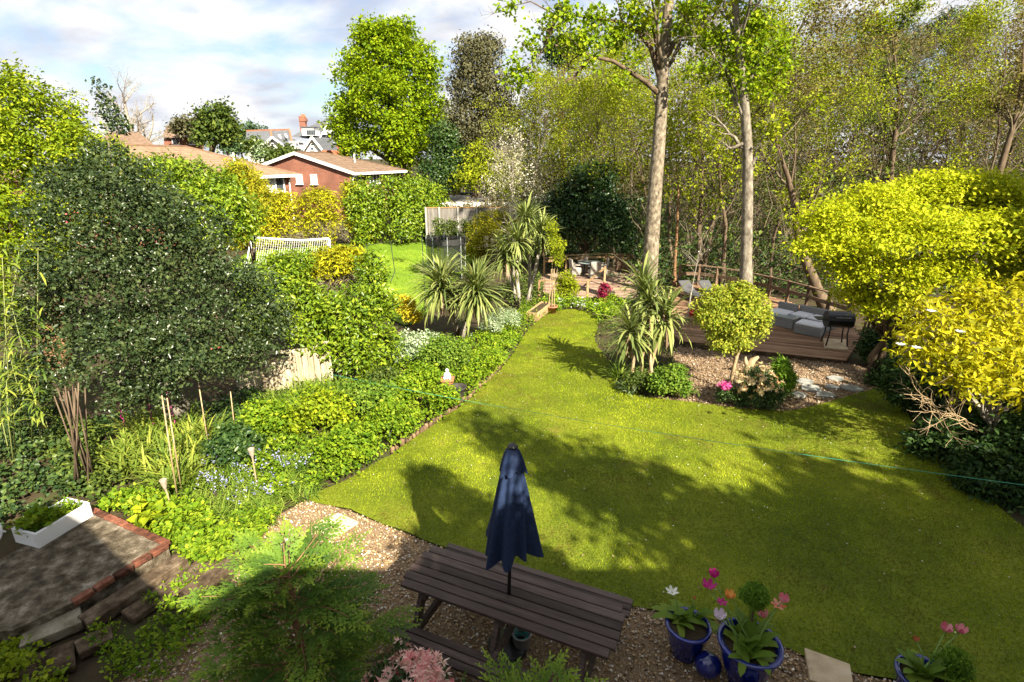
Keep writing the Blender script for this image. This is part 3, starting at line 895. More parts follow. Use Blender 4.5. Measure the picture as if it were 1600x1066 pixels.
def window(parent, o, u, nv, w, h, panes=2, fr=0.07, opaque=None):
    """o = lower left corner (local), u along the wall, nv outward normal"""
    o, u, nv = Vector(o), Vector(u).normalized(), Vector(nv).normalized()
    up = Vector((0, 0, 1))
    wo = empty('window', o); wo.parent = parent
    Mx = Matrix((u, nv, up)).transposed().to_4x4()
    wo.matrix_local = Matrix.Translation(o) @ Mx
    f = MB()
    f.box((w/2, .03, fr/2), (w, .09, fr)); f.box((w/2, .03, h - fr/2), (w, .09, fr))
    f.box((fr/2, .03, h/2), (fr, .088, h - 2*fr)); f.box((w - fr/2, .03, h/2), (fr, .088, h - 2*fr))
    for i in range(1, panes):
        f.box((w * i / panes, .03, h/2), (fr * .9, .086, h - 2*fr))
    f.build('frame', M_WHITE, wo)
    for i in range(panes):
        x0 = w * i / panes + fr * .45; x1 = w * (i + 1) / panes - fr * .45
        MB().box(((x0 + x1) / 2, .012, h/2), (x1 - x0, .02, h - 2*fr)).build('pane', M_GLASS if (i or not opaque) else opaque, wo)
    MB().box((w/2, .08, -.03), (w + .12, .16, .055)).build('sill', M_WHITE, wo)
    return wo
def bungalow(name, label, corner, u, v, length, width, zeave, zridge, zground, wallm, roofm, hip0, hip1, over=0.45):
    """corner = wall corner; u along the ridge, v across; hip0/hip1 = how far the ridge stops short of either end"""
    root = thing(name, label, 'house', (corner[0], corner[1], zground))
    u, v = Vector((*u, 0)).normalized(), Vector((*v, 0)).normalized()
    he, hr = zeave - zground, zridge - zground
    def L(a, b, z): return u * a + v * b + Vector((0, 0, z))
    w = MB()
    c = [L(0,0,0), L(length,0,0), L(length,width,0), L(0,width,0)]
    t = [L(0,0,he), L(length,0,he), L(length,width,he), L(0,width,he)]
    w.add(c + t, [(0,1,5,4), (1,2,6,5), (2,3,7,6), (3,0,4,7)])
    slope = (hr - he) / (width / 2)
    if hip0 == 0: w.add([L(0,0,he), L(0,width/2,hr - .16), L(0,width,he)], [(0,2,1)])
    if hip1 == 0: w.add([L(length,0,he), L(length,width/2,hr - .1), L(length,width,he)], [(0,1,2)])
    w.build('wall', wallm, root)
    ov = over; ze = he - slope * ov * 0.6
    r = MB()
    a0 = -ov * .5 if hip0 == 0 else -ov; a1 = length + (ov * .5 if hip1 == 0 else ov)
    th = 0.14
    pts = [L(a0,-ov,ze), L(a1,-ov,ze), L(a1,width+ov,ze), L(a0,width+ov,ze), L(hip0 if hip0 else a0, width/2, hr), L(length - hip1 if hip1 else a1, width/2, hr)]
    ends = ([(1,2,5), (8,7,11), (1,7,8,2)] if hip1 else [(1,7,11,5), (5,11,8,2)]) + ([(3,0,4), (6,9,10), (3,9,6,0)] if hip0 else [(0,4,10,6), (4,3,9,10)])
    lo = [p - Vector((0, 0, th)) for p in pts]
    r.add(pts + lo, [(0,1,5,4), (2,3,4,5), (7,6,10,11), (9,8,11,10), (0,6,7,1), (2,8,9,3)] + ends)
    ro = r.build('roof', roofm, root)
    rt = MB().bar(pts[4] + Vector((0,0,.03)), pts[5] + Vector((0,0,.03)), .22, .1)
    for h, e in ((hip0, (0, 3, 4)), (hip1, (1, 2, 5))):
        if h:
            rt.bar(pts[e[0]] + Vector((0,0,.03)), pts[e[2]] + Vector((0,0,.03)), .2, .08); rt.bar(pts[e[1]] + Vector((0,0,.03)), pts[e[2]] + Vector((0,0,.03)), .2, .08)
    rt.build('ridge_tiles', roofm, ro)
    g = MB()
    g.bar(pts[0] - u*0 - v*.05 - Vector((0,0,.1)), pts[1] - v*.05 - Vector((0,0,.1)), .1, .2)
    if hip0 == 0:
        g.bar(pts[0] - u*.04 - Vector((0,0,.08)), pts[4] - u*.04 - Vector((0,0,.08)), .06, .24); g.bar(pts[3] - u*.04 - Vector((0,0,.08)), pts[4] - u*.04 - Vector((0,0,.08)), .06, .24)
    if hip1 == 0:
        g.bar(pts[1] + u*.04 - Vector((0,0,.08)), pts[5] + u*.04 - Vector((0,0,.08)), .06, .24)
    else:
        g.bar(pts[1] + u*.05 - Vector((0,0,.1)), pts[2] + u*.05 - Vector((0,0,.1)), .1, .2)
    g.build('fascia', M_WHITE, root)
    return root, L, u, v, he, hr, slope
# bungalow with the brown roof
c2 = W(548, 268, 46)
zr2 = W(471, 238, 47.5).z
b2, L2, u2, v2, he2, hr2, sl2 = bungalow('bungalow', 'red brick bungalow with brown tiled roof and gable end facing the hedge', (c2.x, c2.y), (.30, .954), (-.954, .30), 8.2, 10.2, c2.z, zr2, zt(c2.x, c2.y), M_BRICK, M_TILE_BRN, 0, 4.4)
for s0 in (3.3, 4.75):
    window(b2, L2(0, s0 + .62, he2 - 1.05), -v2, -u2, .62, .8, 1, .08, M_BLIND)
for s0, w_, h_, n_ in ((.15, 1.25, 1.9, 2), (2.7, 1.7, 1.05, 3), (5.9, 1.35, 1.05, 2)):
    window(b2, L2(s0, 0, he2 - h_ - .12), u2, -v2, w_, h_, n_, .08)
MB().tube([L2(.05, -.45, he2 - .25), L2(.0, -.12, he2 - .6), L2(0, -.1, 0.0)], .05, 6).build('downpipe', M_WHITE, b2)
pz = L2(4.1, 2.2, he2 + sl2 * 2.2)
MB().tube([pz, pz + Vector((0, 0, .75))], .06, 6).build('vent_pipe', M_WHITE, b2)
# bungalow with the tan roof
c1 = W(452, 270, 42.3)
zr1 = W(375, 231, 44).z
u1 = Vector((.35, .937)); v1 = Vector((-.937, .35))
o1 = Vector((c1.x, c1.y)) - u1 * 13.0
b1, L1, u1, v1, he1, hr1, sl1 = bungalow('bungalow', 'red brick bungalow with pale tan tiled hip roof behind the holly', (o1.x, o1.y), u1, v1, 13.0, 9.6, c1.z, zr1, zt(c1.x, c1.y), M_BRICK, M_TILE_TAN, 4.4, 4.4)
window(b1, L1(10.55, 0, he1 - 1.32), u1, -v1, 1.75, 1.25, 2, .09, M_BLIND)
window(b1, L1(5.2, 0, he1 - 1.32), u1, -v1, 1.75, 1.25, 2, .09)
MB().tube([L1(12.6, -.45, he1 - .25), L1(12.75, -.12, he1 - .7), L1(12.75, -.1, 0.0)], .05, 6).build('downpipe', M_WHITE, b1)
MB().tube([L1(9.2, -.45, he1 - .25), L1(9.2, -.12, he1 - .6), L1(9.2, -.1, 0.0)], .05, 6).build('downpipe', M_WHITE, b1)
pz = L1(9.6, 1.6, he1 + sl1 * 1.6)
MB().tube([pz, pz + Vector((0, 0, .8))], .07, 6).build('vent_pipe', M_WHITE, b1)

# houses on the rise behind, square to the view
def hx(px, py, Y, base):
    p = W(px, py, Y); return Vector((p.x - base[0], p.y - base[1], p.z - base[2]))
def far_base(px, Y):
    p = W(px, 260, Y); return (p.x, Y, zt(p.x, Y))
fb = far_base(430, 92)
fh = thing('white_house', 'white gabled house with slate roofs beyond the brown roofed bungalow', 'house', fb)
H_ = lambda px, py, d=0: hx(px, py, 92 + d, fb)
m = MB()
m.add([H_(388,224), H_(470,226), H_(470,262), H_(388,262)], [(3,2,1,0)])
m.add([H_(388,224,9), H_(388,224), H_(388,262), H_(388,262,9)], [(3,2,1,0)])
m.build('wall', M_RENDER, fh)
m = MB()
m.add([H_(383,225,-.6), H_(460,227,-.6), H_(452,203,5), H_(385,205,5)], [(0,1,2,3)])
m.add([H_(385,205,5), H_(452,203,5), H_(455,222,11), H_(385,222,11)], [(0,1,2,3)])
ro = m.build('roof', M_SLATE, fh)
MB().bar(H_(385,204.6,5), H_(452,202.6,5), .35, .25).build('ridge_tiles', M_TILE_RED, ro)
MB().bar(H_(452,203,4.6), H_(457,227,-.7), .3, .2).build('hip_tiles', M_TILE_RED, ro)
MB().bar(H_(423,204,4.6), H_(425,222,-.8), .3, .2).build('hip_tiles', M_TILE_RED, ro)
for k, (xa, xp, xb, ye, yp) in enumerate(((412, 425, 443, 227.5, 215), (475, 487, 502, 233.5, 215))):
    g = MB()
    g.add([H_(xa,ye,-2), H_(xb,ye+.5,-2), H_(xp,yp,-2), H_(xa,262,-2), H_(xb,262,-2)], [(3,4,1,0), (0,1,2)])
    g.add([H_(xb,ye+.5,-2), H_(xb,262,-2), H_(xb,262,6), H_(xb,ye+.5,6)], [(0,1,2,3)])
    go = g.build('gable', M_RENDER, fh)
    r = MB()
    for (a, b) in ((xa - 1.4, xp), (xb + 1.4, xp)):
        A, B = H_(a, ye + .9, -2.6), H_(b, yp - .9, -2.6)
        A2, B2 = H_(a, ye + .9, -2.6) + Vector((0, 9, 0)), H_(b, yp - .9, -2.6) + Vector((0, 9, 0))
        r.add([A, B, B2, A2], [(0,1,2,3)])
    r.build('gable_roof', M_SLATE, fh)
    b_ = MB()
    b_.bar(H_(xa - 1.4, ye + 1, -2.7), H_(xp, yp - .6, -2.7), .12, .3); b_.bar(H_(xb + 1.4, ye + 1, -2.7), H_(xp, yp - .6, -2.7), .12, .3)
    b_.build('bargeboard', M_WHITE, fh)
    cx = xp + .5
    window(fh, H_(cx - 2.2, ye + 2, -2.02), (1,0,0), (0,-1,0), .55, .75, 1, .07)
    window(fh, H_(cx - 2.2, ye - 3.4, -2.02), (1,0,0), (0,-1,0), .55, .55, 1, .07)
d_ = thing if False else None
dm = MB(); dm.box(H_(464,227,-1), (1.15, 2.2, 1.1)); do_ = dm.build('dormer', M_RENDER, fh)
MB().box(H_(464,223,-1) + Vector((0,0,.1)), (1.5, 2.6, .16)).build('dormer_roof', M_WHITE, fh)
window(fh, H_(462.3,229.5,-2.13), (1,0,0), (0,-1,0), .5, .6, 1, .07)
window(fh, H_(394,229,-.05), (1,0,0), (0,-1,0), 1.1, .7, 2, .07)
for px_, py_ in ((436, 211), (446, 210)):
    MB().bar(H_(px_,py_,1.7), H_(px_ + 2.2,py_ + 5,.2), .3, .12).build('rooflight', M_WHITE, fh)

fb = far_base(510, 100)
fh = thing('brick_villa', 'orange brick house with steep slate roof, dormer and tall chimney by the lime tree', 'house', fb)
H_ = lambda px, py, d=0: hx(px, py, 100 + d, fb)
m = MB(); m.add([H_(493,224), H_(545,224), H_(545,262), H_(493,262)], [(3,2,1,0)]); m.add([H_(493,224,12), H_(493,224), H_(493,262), H_(493,262,12)], [(3,2,1,0)])
m.build('wall', M_BRICK2, fh)
m = MB()
m.add([H_(455,214,-.8), H_(548,224,-.8), H_(540,180,6), H_(514,184,6), H_(478,200,6)], [(0,1,2,3,4)])
m.add([H_(455,214,-.8), H_(478,200,6), H_(470,214,13)], [(0,1,2)])
m.build('roof', M_SLATE, fh)
MB().box(H_(486,206.5,-.2), (2.05, 3.0, 1.25)).build('dormer', M_WHITE, fh)
for k in range(4):
    MB().box(H_(480.7 + 3.5 * k,207,-1.75), (.34, .05, .75)).build('pane', M_GLASS, fh)
MB().box(H_(486,201,-.2) + Vector((0,0,.15)), (2.5, 3.4, .16)).build('dormer_roof', M_SLATE, fh)
for k in range(2):
    MB().bar(H_(505 + 7 * k,210 + k * .6,.4), H_(510 + 7 * k,203 + k * .6,2.0), .7, .06).build('rooflight', M_WHITE, fh)
MB().bar(H_(500,216,-.5), H_(512,191.5,4.6), .12, .2).build('bargeboard', M_WHITE, fh)
m = MB(); m.box(H_(474,196,5), (1.05, .9, 3.0)); m.box(H_(474,188.5,5), (1.3, 1.1, .3)); m.box(H_(474,186.5,5), (1.15, 1.0, .25))
ch = m.build('chimney', M_BRICK, fh)
for k in range(3):
    MB().lathe([(.14, 0), (.13, .5), (.16, .52), (.16, .6), (.1, .6)], 8, H_(471.5 + k * 2.4, 184.4, 5)).build('chimney_pot', M_CLAY, ch)

fb = far_base(300, 80)
fh = thing('brick_house', 'dull red brick house half hidden behind the far bare tree', 'house', fb)
H_ = lambda px, py, d=0: hx(px, py, 80 + d, fb)
m = MB(); m.add([H_(256,214), H_(318,216), H_(318,262), H_(256,262)], [(3,2,1,0)]); m.add([H_(318,216), H_(318,216,8), H_(318,262,8), H_(318,262)], [(3,2,1,0)]); m.build('wall', M_BRICK, fh)
m = MB(); m.add([H_(252,215,-.5), H_(322,217,-.5), H_(306,196,4), H_(262,195,4)], [(0,1,2,3)]); m.add([H_(322,217,-.5), H_(322,217,9), H_(306,196,4)], [(0,1,2)]); m.build('roof', M_TILE_BRN, fh)
window(fh, H_(270,226,-.03), (1,0,0), (0,-1,0), 1.1, 1.0, 2); window(fh, H_(296,226,-.03), (1,0,0), (0,-1,0), 1.1, 1.0, 2)
fb = far_base(190, 70)
fh = thing('tiled_house', 'house with brown tiled roof peeping above the holly', 'house', fb)
H_ = lambda px, py, d=0: hx(px, py, 70 + d, fb)
m = MB(); m.add([H_(150,226), H_(238,226), H_(238,270), H_(150,270)], [(3,2,1,0)]); m.add([H_(238,226), H_(238,226,8), H_(238,270,8), H_(238,270)], [(3,2,1,0)]); m.build('wall', M_BRICK, fh)
m = MB(); m.add([H_(145,228,-.5), H_(243,228,-.5), H_(216,206,4), H_(172,206,4)], [(0,1,2,3)]); m.add([H_(243,228,-.5), H_(243,228,9), H_(216,206,4)], [(0,1,2)]); m.build('roof', M_TILE_BRN, fh)

# the house whose upper window looks over the garden (behind the camera; it shades the patio)
hb = thing('garden_house', 'two storey cream rendered house behind the viewpoint, shading the patio', 'house', (0, -5.0, 0))
m = MB()
for xa, xb, ze, zr in ((-8.5, .28, 5.0, 7.4), (.30, 8.5, 5.45, 7.9)):
    m.box(((xa + xb) / 2, 0, ze / 2), (xb - xa, 8.6, ze)); m.add([(xa,-4.3,ze), (xa,4.3,ze), (xa,0,zr)], [(0,1,2)]); m.add([(xb,-4.3,ze), (xb,4.3,ze), (xb,0,zr)], [(0,2,1)])
m.build('wall', M_RENDER, hb)
m = MB()
for xa, xb, ze, zr in ((-8.8, .26, 5.15, 7.5), (.30, 8.8, 5.72, 8.0)):  # wing eaves stepped to shape the shade on cypress and patio
    m.add([(xa,-4.55,ze), (xb,-4.55,ze), (xb,4.45,ze), (xa,4.45,ze), (xa,0,zr), (xb,0,zr)], [(0,1,5,4), (2,3,4,5), (0,3,2,1), (1,2,5), (3,0,4)])
m.build('roof', M_TILE_RED, hb)
for x in (-6.2, -3.0, 2.6, 5.6):
    window(hb, (x, 4.31, 3.4), (1,0,0), (0,1,0), 1.3, 1.3, 2); window(hb, (x, 4.31, .9), (1,0,0), (0,1,0), 1.3, 1.3, 2)
m = MB(); m.add([(-4.3,4.32,5.4), (-1.3,4.32,5.4), (-2.8,4.32,7.0)], [(0,2,1)]); m.add([(-4.6,4.45,5.3), (-2.8,4.45,7.15), (-2.8,-1,7.15), (-4.6,2,5.3)], [(0,1,2,3)]); m.add([(-1.0,4.45,5.3), (-2.8,4.45,7.15), (-2.8,-1,7.15), (-1.0,2,5.3)], [(3,2,1,0)])  # gable added to the unseen front to shade the sink
m.build('shade_gable', M_TILE_RED, hb)

# ================================================================== TREES AND SHRUBS
def limb_paths(base, blobs, frac=0.85, seed=1, jit=0.12, k=5, fork=0.35):
    """a trunk that forks and sends one limb into every blob"""
    rd = random.Random(seed); base = Vector(base)
    cz = sum(b[0][2] for b in blobs) / len(blobs); cx = sum(b[0][0] for b in blobs) / len(blobs); cy = sum(b[0][1] for b in blobs) / len(blobs)
    fk = base + (Vector((cx, cy, cz)) - base) * fork
    out = []
    for c, r in blobs:
        e = fk + (Vector(c) - fk) * frac
        p = [base, base.lerp(fk, .5) + Vector((rd.uniform(-jit, jit), rd.uniform(-jit, jit), 0)), fk]
        for i in range(1, k):
            t = i / (k - 1)
            q = fk.lerp(e, t); q += Vector((rd.uniform(-jit, jit), rd.uniform(-jit, jit), rd.uniform(-jit, jit) + 0.25 * jit * math.sin(t * 3.1)))
            p.append(q)
        out.append([tuple(x) for x in p])
    return out
def bush(name, label, cat, base, blobs, ncl, nper, cr, L, Wd, leafm, seed, stemr=0.03, barkm=None, group=None, **kw):
    rng = np.random.default_rng(seed)
    g = blob_crown(rng, blobs, ncl, nper, cr, L, Wd, **kw)
    st_ = stems_tube(limb_paths(base, blobs, .8, seed, 0.05 + stemr), stemr, stemr * .3, 5)
    tree_ = 'tree' in cat
    return plant(name, label, cat, base, g, leafm, st_, barkm or B_BROWN, 'crown' if tree_ else 'foliage', 'trunk' if tree_ else 'stem', group)
def gxy(px, py):
    return tuple(G(px, py))
def base_at(px, Y, py=400):
    p = W(px, py, Y); return (p.x, p.y, zt(p.x, p.y))

# ---- big fresh-green lime tree beyond the hedge
bl = [pb(600,82,62,50), pb(560,120,61,40), pb(645,105,62,46), pb(548,178,61,36), pb(600,155,60,58), pb(660,160,62,38), pb(562,225,61,36), pb(620,210,60,50), pb(660,212,62,34), pb(580,60,62,30), pb(625,62,62,34), pb(640,245,60,36), pb(535,200,61,22), pb(680,185,62,20)]
bush('lime_tree', 'tall rounded tree in fresh bright green leaf behind the brown roofed bungalow', 'tree', base_at(645, 62), bl, 2100, 22, 1.0, 0.30, 0.20, L_LIME, 31, 0.42, B_BROWN, inner=.12, wob=.2, up=.55, droop=.4, sub=20, upbias=.45, gap=.15, tier=.42)
# ---- dark evergreen beside it
bl = [pb(742,95,50,36,40), pb(762,80,51,22,26), pb(728,140,50,36), pb(765,145,50,40), pb(742,190,50,48), pb(785,180,51,32), pb(720,215,50,32), pb(765,235,50,42), pb(735,255,50,36)]
bush('holm_oak', 'tall dull grey green evergreen tree next to the fresh green tree', 'tree', base_at(745, 50), bl, 1500, 22, 0.7, 0.2, 0.12, L_ILEX, 32, 0.35, B_BROWN, inner=.15, wob=.22, up=.3, sub=14, gap=.12)
bl = [pb(700,245,47,34,40), pb(690,215,47,22), pb(712,272,46,34), pb(680,270,46,26)]
bush('ivy_tree', 'dark ivy covered tree under the tall grey green evergreen', 'tree', base_at(700, 47), bl, 420, 20, .7, .2, .14, L_DKLAUREL, 33, .2, inner=.25)
bl = [pb(748,250,45,30), pb(775,262,45,34), pb(812,255,46,30), pb(735,280,44,28), pb(790,285,44,36)]
bush('budding_thicket', 'thicket of pale yellow green saplings below the grey green evergreen', 'bush', base_at(770, 45), bl, 420, 12, .7, .2, .12, L_BUD, 34, .12, inner=.3)

# ---- far trees on the left skyline
def grown(name, label, cat, base, seed, H, r0, spec, leaf, leafm, barkm=B_TWIG, rz=0.0, group=None, trunk_path=None, twigm=None, wob0=.04, ttaper=.35):
    tr, br, lf = tree_parts(seed, H, r0, spec, leaf, trunk_path, wob0=wob0, ttaper=ttaper)
    root = thing(name, label, cat, base, rz, group)
    put('trunk', mesh_np('trunk', tr[0], tr[1], barkm, None, True), root)
    put('branches', mesh_np('branches', br[0], br[1], twigm or barkm, None, True), root)
    if lf: put('crown', mesh_np('crown', lf[0], lf[1], leafm, lf[2]), root)
    return root
TW = B_TWIG
SPEC_BARE = [(14, .22, (.5, .9), .48, .5, 6, 5, .14, .10), (7, .2, (.4, .9), .5, .55, 5, 4, .18, .06), (6, .2, (.4, .9), .55, .6, 4, 3, .2, .03), (4, .15, (.3, .9), .6, .7, 3, 3, .2, 0)]
b = base_at(252, 75)
grown('bare_tree', 'pale leafless tree with a fan of fine twigs on the left skyline', 'tree', b, 41, W(252,150,75).z - b[2], .6, SPEC_BARE, None, None, B_PALE)
bl = [pb(335,190,70,22), pb(352,205,70,20), pb(325,212,70,18), pb(345,180,70,15)]
bush('roundish_tree', 'mid green loose tree beside the pale leafless tree on the skyline', 'tree', base_at(338, 70), bl, 260, 16, 1.2, .42, .26, L_WOOD, 42, .3, inner=.2)
bl = [pb(295,195,78,16,12), pb(282,200,78,14,10)]
bush('skyline_bush', 'small dark rounded tree between the bare tree and the green one', 'tree', base_at(290, 78), bl, 120, 14, 1.0, .36, .24, L_ILEX, 43, .15)
for k, (px, top, w_) in enumerate(((382,197,7), (392,199,6), (402,193,7), (412,195,7), (422,192,7), (433,196,7), (442,197,7))):
    Y = 150 + (k % 3) * 4
    b = base_at(px, Y); topz = W(px, top, Y).z
    m = PXM((b[0], b[1], 8)); r_ = w_ * m
    bl = [((b[0], b[1], b[2] + (topz - b[2]) * (.45 + .5 * t)), (r_ * (1.15 - t), r_ * (1.15 - t), r_ * .9)) for t in (0, .25, .5, .75, .97)]
    bush('skyline_conifer', ['first', 'second', 'third', 'fourth', 'fifth', 'sixth', 'last'][k] + ' dark pointed conifer in the line above the slate roofs, from the green tree', 'tree', b, bl, 90, 14, 1.3, .75, .35, L_PINE, 440 + k, .25, group='conifers above the slate roofs')
for k, (px, py, r_) in enumerate(((404,238,16), (425,244,14), (447,243,13), (395,228,10))):
    bl = [pb(px,py,66,r_,r_*.9), pb(px + 7,py + 4,66,r_*.8)]
    bush('garden_bush', ['green bush with pale flowers behind the bungalow roofs', 'grey green bush against the white gable', 'dark green bush at the foot of the brown roof', 'small green tree at the end of the slate roof'][k], 'bush', base_at(px, 66), bl, 90, 16, .8, .3, .2, L_VARIEG if k == 0 else L_WOOD, 460 + k, .1)

# ---- hedges at the far side of the neighbour's lawn
def hedge(name, label, pts, h, dep, ncl, nper, cr, L, Wd, leafm, seed, bare=None, **kw):
    """pts: ground points px,py along the foot"""
    P = [G(*p) for p in pts]; bl = []
    for i in range(len(P) - 1):
        a, b = P[i], P[i + 1]; n = max(1, int((b - a).length / 1.2))
        for k in range(n + (1 if i == len(P) - 2 else 0)):
            c = a.lerp(b, k / n)
            hh = (h[i] * (1 - k / n) + h[i + 1] * (k / n)) if hasattr(h, '__len__') else h
            rd = random.Random(seed * 100 + i * 10 + k)
            bl.append(((c.x, c.y + dep * .5, c.z + hh * .72), (1.05, dep * .6, hh * .28 * rd.uniform(.9, 1.1))))
            bl.append(((c.x + rd.uniform(-.3, .3), c.y + dep * .45, c.z + hh * .36), (1.05, dep * .68 * rd.uniform(.85, 1.1), hh * .36)))
    rng = np.random.default_rng(seed)
    base = tuple(P[len(P) // 2])
    root = thing(name, label, 'hedge', base)
    g = blob_crown(rng, bl, ncl, nper, cr, L, Wd, **{'gap': 0, 'sub': 0, 'shell': .75, **kw})
    bb = np.array(base)[None]
    put('foliage', mesh_np('foliage', g[0] - bb, g[1], leafm, g[2]), root)
    st_ = stems_tube([[(c[0] + .1 * k, c[1], zt(c[0], c[1])), (c[0], c[1], c[2] - r[2] * .5), (c[0] - .2, c[1] - .1, c[2] + r[2] * .5)] for k, (c, r) in enumerate(bl) if k % 2], .07, .02, 5)
    put('stem', mesh_np('stem', st_[0] - bb, st_[1], B_BROWN, None, True), root)
    return root, P, bl
hz = lambda px, py, topy: W(px, topy, G(px, py).y).z - G(px, py).z
gh, P_, bl_ = hedge('golden_hedge', 'clipped golden conifer hedge with brown bare patches behind the goal', ((378,392), (440,391), (500,388), (556,383)), [hz(378,392,305), hz(440,391,301), hz(500,388,298), hz(556,383,292)], 1.8, 1100, 22, .5, .2, .07, L_GOLDHEDGE, 51, up=.55, upbias=.35)
rng = np.random.default_rng(512)
# brown dead inside of the hedge showing through
bp = [pb(505,362,G(498,388).y + .1,28,14,6), pb(540,364,G(535,385).y + .1,16,16,6), pb(455,372,G(450,390).y + .1,24,9,6)]
g = blob_crown(rng, bp, 170, 16, .4, .24, .02, up=.1, nmix=.2)
put('dead_twigs', mesh_np('dead_twigs', g[0] - np.array(list(gh.location))[None], g[1], L_BROWNTWIG, g[2]), gh)
hedge('laurel_hedge', 'tall rounded green laurel hedge beside the golden hedge', ((566,386), (610,384), (650,377), (672,370)), [hz(566,386,286), hz(610,384,280), hz(650,377,282), hz(672,370,288)], 2.4, 1150, 20, .55, .19, .10, L_LAUREL, 52, up=.45, wob=.2)
hedge('garage_hedge', 'low orange green clipped hedge in front of the flat garage roof', ((700,372), (790,372)), [hz(700,372,318), hz(790,372,312)], 1.2, 240, 18, .5, .2, .08, L_AUTUMN, 53)

# ---- left side of the garden
bl = [pb(45,190,13,64), pb(10,240,12.5,75), pb(95,235,13,55), pb(30,142,13,40), pb(120,205,14,28,34), pb(70,310,12.6,60), pb(0,330,12,60), pb(150,270,13.5,45), pb(100,165,14,26), pb(-40,210,13,66), pb(170,250,15,40), pb(215,310,15,56), pb(20,400,11.8,55,45), pb(60,385,12,44,34), pb(-30,470,11.5,60), pb(110,340,12.4,50)]
b = base_at(40, 13)
bush('bay_tree', 'bright yellow green bushy evergreen tree rising over the holly', 'tree', b, bl, 2000, 20, .30, .088, .046, L_BAY, 61, .16, B_ORANGE, wob=.24, inner=.12, sub=16, upbias=.35, tier=.5)
# holly
B_HOLLY = noisemat('bark_holly', [(0.35, (.05,.045,.035)), (0.5, (.12,.105,.08)), (0.7, (.26,.23,.18))], 6.0, 8.0, 0.95, 0.1, 0.5)
hb_ = G(285, 672); HY = hb_.y
bl = [pb(230,430,HY,120,95), pb(120,430,HY - .3,95,80), pb(340,455,HY + .3,90,76), pb(415,500,HY + .5,55,60), pb(70,500,HY - .4,75,80), pb(180,540,HY - .9,100,75), pb(290,540,HY - .7,90,75), pb(380,550,HY,60,55),
      pb(225,335,HY + .4,95,66), pb(300,375,HY + .6,70,60), pb(150,350,HY + .2,90,70), pb(190,285,HY + .8,64,46), pb(235,318,HY + 1,46,38), pb(125,295,HY + .6,64,50), pb(165,248,HY + 1,34,28), pb(60,590,HY - .6,60,50), pb(215,610,HY - .9,60,36)]
rng = np.random.default_rng(62)
g1 = blob_crown(rng, bl, 3000, 17, .24, .064, .040, wob=.2, inner=.15, up=.4, nmix=.45, sub=18, gap=.26, upbias=.25, tier=.45)
tops = []
for k in range(9):
    t = k / 8; tops.append((tuple(W(150 + 32 * t + 6 * math.sin(k * 2), 128 + 72 * t, HY + 1.2)), (.06 + .16 * t, .06 + .16 * t, .09)))
for k in range(5):
    tops.append((tuple(W(168 + 8 * k, 150 + 11 * k - 3 * (k % 2), HY + 1.2)), (.08, .08, .06)))
g2_ = blob_crown(rng, tops, 70, 11, .10, .062, .04, inner=.3, sub=0, gap=0)
root = plant('holly_tree', 'large dark glossy holly tree spreading over the border', 'tree', tuple(hb_), merge(g1, g2_), L_HOLLY, stems_tube(limb_paths(hb_, bl + [tops[0]], .8, 62, .1, 5, .3), .15, .015, 7), B_HOLLY)
rng = np.random.default_rng(63)
P, nr = blob_points(rng, bl, 7); P += nr * .02
v, f, t = clump_leaves(rng, P, nr, 9, .09, .03, .03)
put('berries', mesh_np('berries', v - np.array(list(hb_))[None], f, F_RED, t), root)['kind'] = 'stuff'
# shrubs between the holly and the bungalows
bl = [pb(330,308,15,48,40), pb(292,288,16,46,38), pb(365,340,14.5,42,46), pb(310,350,14.5,60,50), pb(250,275,16.5,42,34), pb(270,315,15.5,50), pb(352,290,16,20,26)]
bush('photinia_bush', 'mid green evergreen bush with reddish tips between holly and tan roofed bungalow', 'bush', base_at(320, 15), bl, 1150, 17, .32, .115, .05, L_LAUREL, 64, .06, wob=.2)
bl = [pb(380,292,17,26,30), pb(396,304,17,22,24), pb(374,276,17,15,22), pb(388,330,16.5,24,30)]
bush('feathery_conifer', 'pale olive feathery conifer in front of the bungalow window', 'tree', base_at(385, 17), bl, 420, 22, .3, .16, .03, L_GOLDYEW, 65, .05, up=.1, droop=.5, nmix=.3)
# laurel below the goal, golden dome and hedge shrubs
Y = G(520, 590).y
bl = [pb(470,485,Y + .4,62,52), pb(540,500,Y + .2,60,58), pb(420,455,Y + .8,50,42), pb(590,480,Y + .6,34,46), pb(560,550,Y - .2,48,50), pb(590,540,Y,38,42), pb(500,520,Y,50,30), pb(580,425,Y + 1,26,34), pb(450,420,Y + 1.4,50,26), pb(400,500,Y + .6,36,36)]
bush('laurel_bush', 'sprawling glossy yellow green laurel bush arching over the wooden fence', 'bush', tuple(G(540, 600)), bl, 1350, 15, .25, .115, .052, L_LAUREL, 66, .05, wob=.22, lvar=.25)
Y = Y + 2.2
bl = [pb(520,415,Y,42,24), pb(495,430,Y,26,24), pb(545,408,Y,24,20), pb(487,448,Y - .1,16,22)]
root = bush('golden_dome', 'golden domed conifer with bare brown front standing in the laurel', 'bush', base_at(520, Y), bl, 620, 20, .24, .13, .04, L_GOLDHEDGE, 67, .06, upbias=.45, up=.5)
rng = np.random.default_rng(671)
g = blob_crown(rng, [pb(525,445,Y - .3,32,28,14)], 330, 14, .25, .2, .015, up=.1, nmix=.2)
put('dead_twigs', mesh_np('dead_twigs', g[0] - np.array(list(root.location))[None], g[1], L_BROWNTWIG, g[2]), root)
bl = [pb(635,480,G(640,512).y,18,22), pb(645,492,G(640,512).y,14,14)]
bush('golden_bush', 'small bright golden bush beside the two headed cabbage palm', 'bush', gxy(638,508), bl, 170, 18, .14, .075, .04, F_YELLOW, 68, .02)
Y = G(760, 412).y
